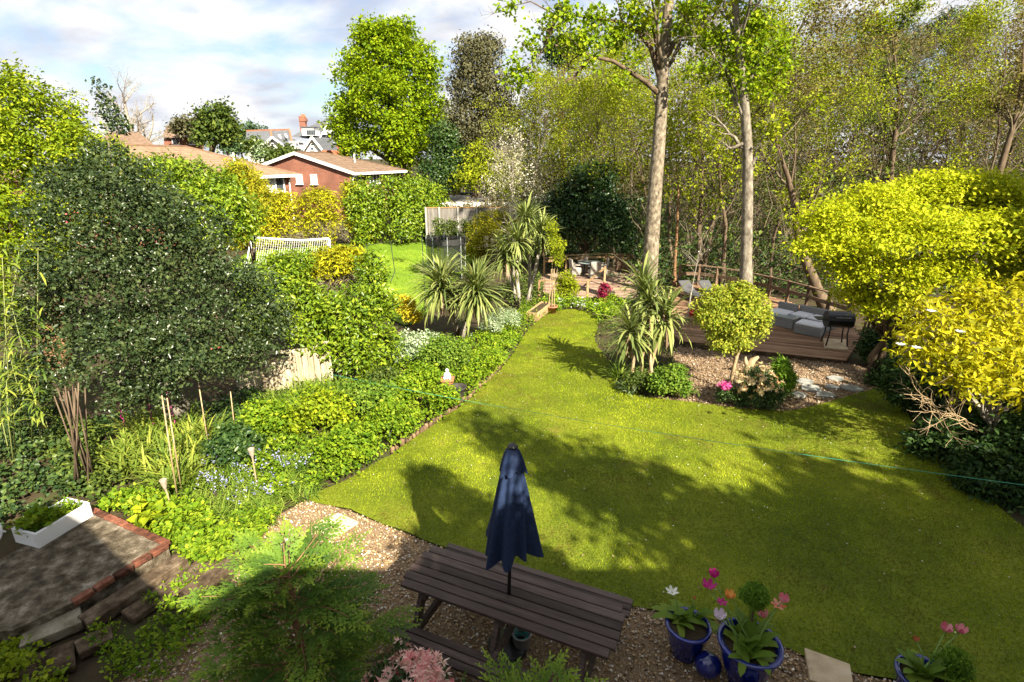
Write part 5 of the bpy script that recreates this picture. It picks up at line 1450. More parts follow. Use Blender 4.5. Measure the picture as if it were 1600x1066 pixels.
def border_mass(name, label, seed, poly, n, h, per, cr, L, Wd, leafm, cat='ground cover', zf=None):
    rg = np.random.default_rng(seed)
    q = scatter(rg, poly, n)
    gq = np.array([mnoise.noise((x * 2.1, y * 2.1, seed + 5)) for x, y in q]); q = q[gq > -.22]; n = len(q)
    hn = np.array([.62 + .75 * mnoise.noise((x * 1.1, y * 1.1, seed)) + .35 * mnoise.noise((x * 3, y * 3, seed)) for x, y in q]).clip(.1, 1.5)
    P = np.stack([q[:, 0], q[:, 1], ZT(q[:, 0], q[:, 1]) + h * hn * rg.uniform(.25, 1, n)], 1)
    nr = nrm(np.stack([rg.normal(size=n) * .4, rg.normal(size=n) * .4 - .2, np.ones(n)], 1))
    v, f, t = clump_leaves(rg, P, nr, per, cr, L, Wd)
    return tag(put(name, mesh_np(name, v, f, leafm, t)), label, cat, kind='stuff')
RB = g2((1388,607), (1430,665), (1490,728), (1560,790), (1640,850)) + [(9.5, 4.5), (13, 6), (13, 14)] + g2((1420,575),)
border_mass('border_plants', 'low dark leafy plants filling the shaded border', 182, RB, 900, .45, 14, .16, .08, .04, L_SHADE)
def strap_mass(name, label, seed, poly, n, per, L, Wd, leafm, el=(R(35), R(85)), droop=R(60), cat='ground cover', spread=.08):
    rg = np.random.default_rng(seed)
    q = scatter(rg, poly, n); q = np.repeat(q, per, 0) + rg.normal(size=(n * per, 2)) * spread
    m = len(q); P = np.stack([q[:, 0], q[:, 1], ZT(q[:, 0], q[:, 1])], 1)
    ls = np.repeat(rg.uniform(.7, 1.2, n), per) * L * rg.uniform(.7, 1.15, m)
    v, f = ribbons(rg, P, rg.uniform(0, 6.28, m), rg.uniform(el[0], el[1], m), ls, Wd, rg.uniform(.5 * droop, 1.4 * droop, m), 4)
    t = (np.repeat(rg.random(n) * .7, per) + rg.random(m) * .3).clip(0, 1)
    return tag(put(name, mesh_np(name, v, f, leafm, np.repeat(t, 4))), label, cat, kind='stuff')
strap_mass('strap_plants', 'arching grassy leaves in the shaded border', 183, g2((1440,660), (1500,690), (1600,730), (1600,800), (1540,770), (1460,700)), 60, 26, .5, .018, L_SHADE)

# ---- trees behind and beside the viewpoint that throw the shade across the lawn
b = (6.9, -1.6, 0)
bl = [((x, -1.5, z), (r_, r_, r_ * .8)) for x, z, r_ in ((5.9,10.5,.42), (6.15,9.7,.65), (6.6,8.7,1.0), (7.0,7.6,1.3), (7.4,6.3,1.6), (7.5,5.0,1.7), (7.5,3.6,1.7))]
bush('spruce_tree', 'tall conical conifer behind the viewpoint, shading the lawn', 'tree', b, bl, 700, 17, .45, .2, .10, L_PINE, 191, .16, sub=7)
b = (3.75, -.2, 0)
bl = [((3.3, -.3, 7.2), (.45,.42,.6)), ((3.5, -.3, 6.3), (.62,.5,.6)), ((3.55, -.3, 5.3), (.65,.5,.7)), ((3.6, -.3, 4.0), (.65,.5,.8)), ((2.6, -.3, 5.7), (.5,.45,.6)), ((2.65, -.3, 4.6), (.55,.45,.7))]  # crown out of view, widened to block sun from parasol and table
bush('shade_column', 'unseen narrow evergreen by the house wall, shaped to shade the table', 'tree', b, bl, 620, 18, .25, .1, .06, L_DKLAUREL, 190, .06, sub=6, gap=0)
def shade_tree(name, label, b, blobs, seed):
    bush(name, label, 'tree', b, blobs, 620, 14, .8, .31, .2, L_WOOD, seed, .25, inner=.3, wob=.25)
shade_tree('garden_tree', 'broad leafy tree beside the house, outside the view', (12.5, -3.5, 0), [((12.5,-3.5,7.5), (3.2,3,2.6)), ((10.6,-2.4,6.6), (2.2,2.2,1.9)), ((14.4,-1.8,7.4), (2.6,2.6,2.3)), ((12,-4.5,9.3), (2.4,2.4,1.7)), ((9.6,-4,8.2), (1.8,1.8,1.5))], 192)
shade_tree('garden_tree', 'unseen leafy tree level with the acer, added to shade the lower deck', (14.6, 8.2, 0), [((14.3,8.2,8.0), (1.8,1.8,1.6)), ((13.6,7.6,7.0), (1.2,1.2,1.1)), ((15.4,8.8,7.2), (1.6,1.6,1.4)), ((14.6,8.4,9.6), (1.3,1.3,1.0))], 194)  # added out of view to keep the sofa deck in shade
shade_tree('garden_tree', 'second leafy tree further along, outside the view', (15.5, 2.8, 0), [((15.5,2.8,6.2), (2.6,2.6,2.4)), ((14.0,1.4,5.6), (2.0,2,1.8)), ((16.6,4.6,5.8), (2.2,2.2,2)), ((15.2,1.6,7.6), (2,2,1.5))], 193)

# ================================================================== LEFT BORDER
BED = g2((480,778), (530,755), (590,722), (640,690), (690,656), (735,622), (765,594), (795,562), (815,530), (800,505), (750,520), (700,548), (650,552), (600,575), (540,600), (480,612), (430,645), (385,665), (370,700), (400,760), (440,792))
border_mass('border_plants', 'bright green leafy perennials filling the sunny border', 201, BED, 2150, .42, 14, .14, .062, .045, L_COVER)
border_mass('border_plants', 'yellow green flowering spurge among the border leaves', 202, g2((430,640), (500,610), (600,590), (680,600), (690,640), (620,690), (540,690), (450,690)), 420, .52, 14, .1, .045, .03, L_BAY)
strap_mass('strap_plants', 'arching daylily leaves along the border', 203, g2((370,660), (430,620), (520,600), (560,620), (590,690), (540,740), (480,760), (400,720)), 190, 26, .48, .016, L_STRAP)
strap_mass('bluebell_leaves', 'pale strap leaves of the bluebells beside the gravel', 204, g2((270,740), (330,690), (420,700), (500,745), (480,780), (440,800), (400,830), (340,830), (290,800)), 190, 22, .30, .014, L_STRAP, (R(25), R(80)), R(75))
rg = np.random.default_rng(205)
q = np.concatenate([scatter(rg, g2((330,700), (430,715), (490,745), (470,775), (420,800), (350,820), (310,790)), 120), scatter(rg, BED, 40)])
P = np.stack([q[:, 0], q[:, 1], ZT(q[:, 0], q[:, 1]) + rg.uniform(.24, .4, len(q))], 1)
v, f, t = clump_leaves(rg, P, np.repeat(np.array([[0, 0, 1.0]]), len(P), 0), 6, .04, .024, .02, flat=1.8)
tag(put('bluebell_flowers', mesh_np('bluebell_flowers', v, f, F_BLUE, t)), 'blue violet bluebell flowers scattered over the border', 'flowers', kind='stuff')
q = scatter(rg, g2((860,490), (880,470), (930,478), (935,490), (895,484)), 60)
P = np.stack([q[:, 0], q[:, 1], ZT(q[:, 0], q[:, 1]) + rg.uniform(.1, .3, len(q))], 1)
v, f, t = clump_leaves(rg, P, np.repeat(np.array([[0, 0, 1.0]]), len(P), 0), 5, .06, .045, .04)
tag(put('white_flowers', mesh_np('white_flowers', v, f, F_WHITE, t)), 'small white flowers at the end of the lawn', 'flowers', kind='stuff')
TOPBED = g2((850,494), (868,487), (895,483), (925,490), (935,506), (960,500), (985,480), (950,468), (917,474), (865,470), (845,475))
border_mass('border_plants', 'low leafy plants between the lawn end and the dining deck', 206, TOPBED, 420, .42, 14, .18, .085, .055, L_COVER)
ISL = g2((935,506), (930,532), (952,565), (968,598), (1010,619), (1090,629), (1078,606), (1050,580), (1052,550), (1000,520), (965,500))
border_mass('border_plants', 'low green plants under the multi stemmed palm', 207, ISL, 330, .26, 13, .14, .06, .035, L_WOOD)
border_mass('border_plants', 'plants along the lawn edge below the palms', 208, g2((815,530), (795,562), (765,594), (735,600), (735,560), (770,520), (800,490), (850,470), (855,490), (832,508)), 420, .4, 14, .15, .065, .04, L_COVER)
border_mass('border_plants', 'green weeds between the bluebells and the slab', 216, g2((285,800), (345,820), (420,800), (450,795), (410,840), (380,880), (330,900), (290,880)), 260, .2, 12, .11, .055, .035, L_COVER)
border_mass('border_plants', 'leafy plants round the foot of the bamboo stems', 217, g2((95,650), (150,670), (190,720), (190,780), (150,795), (110,775), (80,720)), 330, .36, 13, .14, .075, .05, L_WOOD)
border_mass('ivy_carpet', 'shaded ivy under the holly tree', 214, g2((110,720), (150,660), (230,650), (330,640), (400,610), (420,640), (370,680), (330,690), (290,655), (190,670), (165,740)), 420, .28, 12, .14, .07, .055, L_DKLAUREL)
border_mass('border_plants', 'leafy plants in front of the dining deck end', 215, g2((775,470), (800,445), (845,432), (850,470), (845,480), (810,485)), 260, .7, 12, .25, .11, .06, L_WOOD)
border_mass('ivy_carpet', 'dark ivy carpet on the bank beside the sink', 209, g2((-60,560), (60,600), (110,660), (140,770), (90,790), (20,830), (-80,850), (-200,700)), 1300, .3, 12, .13, .07, .06, L_IVY)
border_mass('border_plants', 'shaded ferns and weeds by the sleeper steps', 210, g2((130,985), (200,960), (290,900), (330,880), (340,960), (260,1060), (180,1066)), 190, .10, 12, .1, .05, .03, L_COVER)
border_mass('border_plants', 'yellow green weeds beside the stone slabs', 211, g2((-60,980), (40,960), (40,1000), (110,1030), (90,1100), (-80,1150)), 260, .16, 12, .1, .05, .04, L_BAY)
border_mass('border_plants', 'leafy plants at the corner of the brick edged slab', 212, g2((150,790), (240,790), (310,800), (345,840), (350,880), (300,880), (265,845), (190,800)), 460, .34, 13, .13, .07, .05, L_COVER)
strap_mass('crocosmia_leaves', 'broad glossy strap leaves under the holly', 213, g2((170,730), (200,670), (290,660), (340,700), (310,760), (230,780)), 90, 22, .62, .030, L_BAMBOO)
Y = G(695, 585).y
bl = [pb(695,548,Y,34,26), pb(672,555,Y - .1,22,20), pb(716,556,Y,20,20)]
bush('box_bush', 'rounded mid green shrub in the border below the palm', 'bush', gxy(695,582), bl, 380, 16, .16, .062, .036, L_BOX, 221, .02)
bl = [pb(640,540,G(640,570).y,32,20), pb(620,552,G(640,570).y,20,16), pb(668,535,G(660,560).y,24,18)]
bush('variegated_ivy', 'grey white variegated ivy mound behind the border', 'bush', gxy(640,568), bl, 300, 16, .16, .06, .045, L_VARIEG, 222, .02)
bl = [pb(745,575,G(745,600).y,20,16), pb(765,560,G(760,590).y,20,18), pb(730,588,G(730,612).y,16,14)]
bush('cranesbill', 'leafy clump of border plants at the lawn edge near the statue', 'bush', gxy(748,602), bl, 260, 16, .14, .05, .04, L_COVER, 223, .012)
bl = [pb(660,585,G(660,620).y,26,18), pb(690,620,G(680,650).y,24,18), pb(630,610,G(640,640).y,26,20)]
bush('geranium_mound', 'spreading light green leafy mound beside the white statue', 'bush', gxy(660,635), bl, 330, 16, .15, .062, .052, L_COVER, 224, .012)
bl = [pb(790,497,G(790,520).y,26,18), pb(770,505,G(770,530).y,20,18)]
bush('lavender_bush', 'pale grey green bush under the palm clump', 'bush', gxy(785,522), bl, 240, 16, .14, .06, .02, L_VARIEG, 225, .015)
for k, (px, py, fy, rx, rz, mt, lab) in enumerate(((420,650,690,40,26,L_COVER,'leafy mound in front of the fence end'), (500,640,690,44,30,L_BAY,'yellow green mound below the plank fence'), (570,620,670,40,30,L_BOX,'fresh green mound below the laurel'), (610,650,690,34,22,L_COVER,'pale leafy mound by the lawn edge opposite the parasol'), (545,690,728,40,24,L_COVER,'low leafy mound near the middle of the border'), (365,690,725,36,26,L_DKLAUREL,'dark leafy mound behind the bluebells'), (600,595,625,30,22,L_WOOD,'dark green mound between laurel and box bush'))):
    b = G(px, fy); bl = [pb(px, py, b.y, rx, rz), pb(px - rx * .6, py + rz * .4, b.y - .1, rx * .6, rz * .6), pb(px + rx * .6, py + rz * .35, b.y, rx * .6, rz * .6)]
    bush('border_mound', lab, 'bush', tuple(b), bl, 230, 14, .16, .06 + .008 * (k % 3), .045, mt, 226 + k * 3, .012)
# bamboo at the edge
M_GCANE = paint('green_cane', (.20,.22,.07), .5, .3)
b = G(60, 720)
root = thing('bamboo', 'bamboo with long drooping leaves at the edge below the bay tree', 'bamboo', tuple(b))
rd = random.Random(231)
rg = np.random.default_rng(231); Q = []
for k in range(12):
    tx, ty = rd.uniform(-40, 62), rd.uniform(385, 600)
    f0 = b + Vector((rd.uniform(-.9, .2), rd.uniform(-.3, .5), -.02)) - b
    e = W(tx, ty, b.y + rd.uniform(-.6, .6)) - b
    MB().tube([f0, f0.lerp(e, .5) + Vector((0, 0, .15)), e], [.010, .008, .004], 6).build('cane', M_GCANE, root, True)
    for i in range(44):
        Q.append(tuple(f0.lerp(e, rd.uniform(.45, 1.02)) + Vector((rd.uniform(-.12, .12), rd.uniform(-.12, .12), rd.uniform(-.05, .1)))))
Q = np.array(Q); n = len(Q)
v, f = ribbons(rg, Q, rg.uniform(0, 6.28, n), rg.uniform(R(-20), R(50), n), rg.uniform(.22, .36, n), .032, R(70), 3)
put('leaves', mesh_np('leaves', v, f, L_BAMBOO, np.repeat(rg.random(n), 3)), root)
b = G(128, 762)
root = thing('bamboo_clump', 'bundle of bare brown bamboo stems under the holly', 'bamboo', tuple(b))
for k in range(12):
    f0 = Vector((rd.uniform(-.14, .22), rd.uniform(-.12, .14), -.02)); tp_ = W(84 + 4 * k + rd.uniform(-6, 6), 610 + rd.uniform(-12, 12), b.y + rd.uniform(-.2, .2)) - b
    MB().tube([f0, f0.lerp(tp_, .5), tp_], [.014, .012, .009], 6).build('cane', B_BROWN, root, True)
# support canes and painted spirals
M_PURPLE = paint('purple_paint', (.24,.02,.10), 0.4, 0.4)
def stake(name, label, a, b_, r_, mat, cat='stake'):
    a, b_ = Vector(a), Vector(b_)
    root = MB().tube([(0, 0, -.05), (b_ - a) * .5, b_ - a], [r_, r_ * .95, r_ * .8], 6).build(name, mat, None, True, tuple(a))
    return tag(root, label, cat)
for (x0, y0, x1, y1, lab) in ((278,785,253,618,'long bamboo cane beside the purple spirals'), (284,770,261,622,'thinner bamboo cane touching the long one'), (327,705,310,598,'bamboo cane between the holly trunk and the fence'), (222,660,213,605,'short bamboo cane under the holly leaves'), (369,690,360,612,'bamboo cane with knobbly joints near the daylilies')):
    b = G(x0, y0); stake('bamboo_stake', lab, b, W(x1, y1, b.y + .05), .012, B_CANE)
for k, (x0, y0, x1, y1, lab) in enumerate(((199,668,178,610,'purple twisted stake furthest from the holly trunk'), (244,670,227,612,'middle one of three purple twisted stakes'), (277,668,260,614,'purple twisted stake closest to the holly trunk'))):
    b = G(x0, y0 + 14); e = W(x1, y1, b.y); d = e - b
    pts = []
    for i in range(41):
        t = i / 40; a = t * 2 * math.pi * 6
        pts.append((d * t) + Vector((math.cos(a) * .022, math.sin(a) * .022, 0)))
    tag(MB().tube(pts, .012, 5).build('spiral_stake', M_PURPLE, None, True, tuple(b)), lab, 'stake')
M_WICK = noisemat('wicker_torch', [(0.3, (.22,.17,.12)), (0.7, (.48,.4,.32))], 60, 4, .8, .2, .6)
for (x0, y0, x1, y1, lab) in ((402,748,393,706,'wicker garden torch standing in the bluebells'), (272,792,256,755,'wicker garden torch beside the long bamboo cane')):
    b = G(x0, y0 + 14); e = W(x1, y1, b.y); d = e - b
    root = thing('garden_torch', lab, 'torch', tuple(b))
    MB().tube([(0, 0, -.03), d * .9], .013, 6).build('pole', B_CANE, root)
    MB().lathe([(.012, -.12), (.03, -.06), (.05, .04), (.052, .06), (.04, .062), (.03, .0)], 10, tuple(d)).build('basket', M_WICK, root)

# fence of upright planks
M_PLANK = noisemat('weathered_plank', [(0.25, (.24,.19,.125)), (0.5, (.43,.36,.25)), (0.75, (.56,.48,.35))], 3.2, 7, .85, .15, .3, 20, (6, 6, .5), .35)
fp = [(385,604), (420,600), (460,602), (515,604)]
root = thing('plank_fence', 'weathered upright plank fence with sloping top below the laurel', 'fence', tuple(G(460, 606)))
A, B = G(372, 616), G(522, 600); n = 16
for k in range(n):
    t = (k + .5) / n; p = A.lerp(B, t); px = 372 + 150 * t
    topy = np.interp(px, [372, 405, 430, 470, 515, 525], [590, 578, 568, 548, 534, 533])
    h = W(px, topy, p.y).z - p.z
    w_ = (B - A).length / n * .94
    rot = Matrix.Rotation(math.atan2(B.y - A.y, B.x - A.x), 3, 'Z')
    MB().box(p - root.location + Vector((0, .0, h / 2)), (w_, .022, h + random.Random(k).uniform(-.02, .02)), rot, .004).build('plank', M_PLANK, root)
for hh in (.35, .95):
    MB().bar(A - root.location + Vector((0, .04, hh)), B - root.location + Vector((0, .04, hh)), .035, .08).build('rail', M_PLANK, root)
# log edging along the lawn
M_LOG = noisemat('log_edging', [(0.3, (.07,.045,.03)), (0.6, (.19,.12,.07)), (0.8, (.3,.2,.12))], 8, 6, .9, .15, .4, None, (1, 1, 1), .3)
root = thing('log_edging', 'row of short brown logs edging the border along the lawn', 'edging', tuple(G(690, 656)))
pts = [Vector((*p, zt(*p))) for p in g2((618,704), (640,690), (690,656), (735,622), (765,594), (795,562))]
lm = MB().tube([(0, 0, -.06), (0, 0, .02), (0, 0, .07), (0, 0, .09)], [.045, .047, .045, .032], 8).mesh('log', M_LOG, True)
rd = random.Random(7)
for i in range(len(pts) - 1):
    a, b = pts[i], pts[i + 1]; n = int((b - a).length / .11)
    for k in range(n):
        p = a.lerp(b, k / n) - Vector(root.location)
        put('log', lm, root, p + Vector((-.06 + rd.uniform(-.02, .02), .03, rd.uniform(-.03, .02))), (rd.uniform(-.15, .15), rd.uniform(-.15, .15), rd.uniform(0, 6)), rd.uniform(.8, 1.15))
# little white statue on a brick pier
M_TERRA = noisemat('terracotta', [(0.3, (.22,.09,.045)), (0.7, (.42,.19,.10))], 9, 6, .85, .2, .2)
M_DARKPOT = noisemat('dark_pot', [(0.3, (.02,.018,.016)), (0.7, (.06,.05,.045))], 6, 5, .6, .3)
b = G(700, 614)
tag(MB().box((0, 0, .16), (.26, .26, .36), None, .02).box((0, 0, .36), (.32, .32, .05), None, .01).build('brick_pier', M_TERRA, None, False, tuple(b)), 'small brown brick pier carrying the white statue', 'pier')
root = thing('statue', 'small white seated cherub statue on the brick pier', 'statue', (b.x, b.y, b.z + .385))
s_ = .85
body = MB()
body.lathe([(.0, 0), (.085, .0), (.09, .04), (.075, .09), (.06, .15), (.05, .18), (.028, .2)], 12)
body.tube([(.05, -.04, .05), (.09, -.11, .07), (.07, -.14, .02)], [.035, .03, .02], 8).tube([(-.05, -.04, .05), (-.08, -.12, .06), (-.06, -.15, .02)], [.035, .03, .02], 8)
body.tube([(.05, 0, .165), (.085, -.03, .1), (.03, -.09, .08)], [.02, .018, .014], 7).tube([(-.05, 0, .165), (-.085, -.03, .1), (-.03, -.09, .085)], [.02, .018, .014], 7)
body.lathe([(.0, .185), (.03, .19), (.048, .215), (.05, .245), (.042, .275), (.02, .295), (.0, .298)], 12, (0, -.01, 0))
bo = body.build('figure', M_WHITE, root, True); root.scale = (s_,) * 3
b = G(716, 622); pr = MB().lathe([(.0, 0), (.13, 0), (.17, .1), (.19, .26), (.21, .27), (.21, .3), (.17, .3), (.16, .24), (.0, .24)], 20)
tag(pr.build('low_pot', M_DARKPOT, None, True, tuple(b)), 'dark empty pot beside the brick pier', 'pot')
b = G(729, 603)
tag(MB().tube([(0, 0, -.05), (0, 0, .1), (.01, 0, .28), (.01, 0, .3)], [.16, .14, .13, .12], 10).build('tree_stump', M_LOG, None, False, tuple(b)), 'short sawn log stump behind the dark pot', 'stump')

# ---- concrete slab, sink, sleepers
ZS = .20
M_CONC = noisemat('mossy_concrete', [(0.30, (.028,.022,.014)), (0.45, (.085,.068,.045)), (0.58, (.17,.14,.10)), (0.72, (.36,.32,.26))], 6.5, 15, .95, .1, 1.0, 60)
M_EDGEBRICK = noisemat('edge_brick', [(0.3, (.05,.022,.014)), (0.55, (.15,.055,.032)), (0.8, (.25,.11,.07))], 9, 8, .9, .15, .4, 30, (1, 1, 1), .35)
M_SLEEPER = noisemat('old_sleeper', [(0.3, (.028,.019,.012)), (0.5, (.085,.060,.038)), (0.72, (.19,.145,.10))], 7, 12, .95, .1, .7, 30, (1, 1, 1), .2)
M_FLAG = noisemat('flagstone', [(0.25, (.10,.085,.05)), (0.5, (.24,.21,.15)), (0.75, (.40,.36,.28))], 5, 9, .9, .15, .5, 40, (1, 1, 1), .3)
M_FLAG2 = noisemat('sandstone_flag', [(0.25, (.30,.22,.13)), (0.5, (.46,.36,.23)), (0.75, (.58,.48,.34))], 5, 8, .85, .2, .3, 40, (1, 1, 1), .25)
pz = lambda px, py, z=ZS: PZ(px, py, z)
C_far, C_right, C_near = pz(138, 795), pz(262, 850), pz(112, 942)
eu = (C_right - C_near).normalized(); ev = (C_far - C_right).normalized()
slab = [C_right, C_near, pz(20, 985), pz(-120, 1000), pz(-160, 900), pz(-10, 880), C_far]
so_ = MB().prism([(p.x, p.y) for p in slab], -.05, ZS).build('concrete_slab', M_CONC); so_['kind'] = 'structure'
rd = random.Random(3)
bm_ = MB().box((0, 0, 0), (.21, .1, .07), None, .008).mesh('brick', M_EDGEBRICK)
def brick_row(a, b, parent, step=.22, dz=0):
    d = b - a; n = int(d.length / step); rz = math.atan2(d.y, d.x)
    for k in range(n):
        p = a + d * ((k + .5) / n)
        put('brick', bm_, parent, (p.x, p.y, ZS - .01 + rd.uniform(-.006, .008) + dz), (rd.uniform(-.03, .03), rd.uniform(-.03, .03), rz + rd.uniform(-.03, .03)))
off = Vector((eu.y, -eu.x, 0)); off = off if off.dot(C_right - C_far) > 0 else -off
n1_ = Vector((-ev.y, ev.x, 0)); n1_ = n1_ if n1_.dot(eu) > 0 else -n1_
brick_row(C_near, C_right, so_)
brick_row(C_right, C_far, so_)
# timber sleepers stepping down beside the slab
def sleeper(label, a, b, w, z0, z1, mat=M_SLEEPER, name='sleeper', cat='sleeper'):
    a, b = Vector((a[0], a[1], 0)), Vector((b[0], b[1], 0)); c = (a + b) / 2
    rz = math.atan2(b.y - a.y, b.x - a.x)
    o = MB().box((0, 0, (z0 + z1) / 2), ((b - a).length, w, z1 - z0), None, .012).build(name, mat)
    o.location = (c.x, c.y, 0); o.rotation_euler = (0, 0, rz)
    return tag(o, label, cat)
s1a, s1b = C_near + off * .30, C_right + off * .30
sleeper('mossy timber sleeper step along the brick edge of the slab', s1a - eu * .05, s1b, .24, -.02, .13)
sleeper('lower dark timber sleeper step beside the ferns', s1a + off * .30 + eu * .25, s1b + off * .30 + eu * .2, .26, -.03, .06)
sleeper('short dark sleeper end lying against the cypress', (s1b + off * .62 - eu * .4), (s1b + off * .62 + eu * .5), .2, -.03, .10)
def flag(name, label, cx, cy, w, d, z, rz, mat, th=.05, seed=0, cat='paving slab'):
    rd = random.Random(seed); pts = []
    for k in range(4):
        sx, sy = ((-1,-1), (1,-1), (1,1), (-1,1))[k]
        pts.append((sx * w / 2 + rd.uniform(-.03, .03), sy * d / 2 + rd.uniform(-.03, .03)))
    o = MB().prism(pts, -th, 0).build(name, mat)
    m_ = o.modifiers.new('edge', 'BEVEL'); m_.width = .01; m_.segments = 2
    o.location = (cx, cy, z); o.rotation_euler = (0, 0, rz)
    return tag(o, label, cat)
p = PZ(525, 823, 0); flag('paving_slab', 'sunlit sandstone slab set in the gravel beyond the cypress', p.x, p.y, .44, .42, .035, R(58), M_FLAG2, .05, 1)
p = PZ(482, 868, 0); flag('paving_slab', 'mossy slab half hidden by the cypress tips', p.x, p.y, .42, .38, .03, R(50), M_FLAG, .05, 2)
p = PZ(1297, 1052, 0); flag('paving_slab', 'square grey brown slab between lawn and gravel near the pots', p.x, p.y, .40, .40, .035, R(-22), M_FLAG2, .05, 3)
p = PZ(84, 975, .05); flag('flagstone', 'pale lichen stained flagstone below the concrete slab', p.x, p.y, .55, .42, .10, R(38), M_FLAG, .12, 4)
p = PZ(148, 1003, .05); flag('flagstone', 'small dark square block with a rusty edge beside the flagstone', p.x, p.y, .30, .26, .08, R(40), M_SLEEPER, .1, 5)
p = PZ(70, 1040, .02); flag('flagstone', 'dark wet looking flagstone below the pale one', p.x, p.y, .55, .4, .04, R(36), M_SLEEPER, .08, 6)
# white ceramic sink planter
M_SINK = paint('sink_glaze', (.74,.74,.73), .22, .5, .03, 3)
a_, b_ = PZ(62, 858, ZS), PZ(147, 806, ZS)
sd = (b_ - a_); sl_ = sd.length; rz = math.atan2(sd.y, sd.x)
root = thing('sink_planter', 'white ceramic butler sink used as a planter on the slab', 'planter', tuple((a_ + b_) / 2), rz)
w_, h_, t_ = .46, .24, .035
m = MB()
m.box((0, t_/2, h_/2), (sl_, t_, h_), None, .012); m.box((0, w_ - t_/2, h_/2), (sl_, t_, h_), None, .012)
m.box((-sl_/2 + t_/2, w_/2, h_/2), (t_, w_ - 2*t_, h_ - .002), None, .008); m.box((sl_/2 - t_/2, w_/2, h_/2), (t_, w_ - 2*t_, h_ - .002), None, .008); m.box((0, w_/2, .02), (sl_ - .01, w_ - .01, .035))
m.build('basin', M_SINK, root)
MB().box((0, w_/2, .1), (sl_ - 2*t_ - .004, w_ - 2*t_ - .004, .13)).build('soil', M_SOIL, root)
def local_leaf(label, name, loc, rz, w, d, n, h, L, Wd, leafm, seed, cat='plant'):
    rg = np.random.default_rng(seed)
    P = np.stack([rg.uniform(-w/2, w/2, n), rg.uniform(-d/2, d/2, n), rg.uniform(.1, 1, n) * h], 1)
    v, f, t = clump_leaves(rg, P, nrm(np.stack([rg.normal(size=n)*.3, rg.normal(size=n)*.3, np.ones(n)], 1)), 9, .06, L, Wd)
    o = put(name, mesh_np(name, v, f, leafm, t)); o.location = loc; o.rotation_euler = (0, 0, rz)
    return tag(o, label, cat)
c_ = root.matrix_basis @ Vector((0, w_/2, .165))
local_leaf('weedy green plants growing inside the white sink', 'sink_plants', tuple(c_), rz, sl_ * .85, .3, 90, .12, .06, .02, L_COVER, 241)
c_ = root.matrix_basis @ Vector((-sl_ * .3, w_/2, .2))
local_leaf('lobed leaf plant leaning out of the sink end', 'leafy_plant', tuple(c_), rz, .35, .3, 16, .22, .1, .06, L_COVER, 242)
b = G(-3, 850)
hose = [(b.x + .12 * math.cos(t) , b.y + .04 * t, .22 + .16 * math.sin(t)) for t in np.linspace(-1.5, 4.5, 22)]
tag(MB().tube([Vector(p) - b for p in hose], .014, 6).build('hose', M_WHITE, None, True, tuple(b)), 'loop of white hose at the photo edge by the sink', 'hose')
b = G(205, 838)
local_leaf('yellow green maple seedling at the corner of the slab', 'maple_seedling', (b.x + .25, b.y + .1, .1), 0, .5, .35, 26, .28, .11, .09, L_BAY, 243)
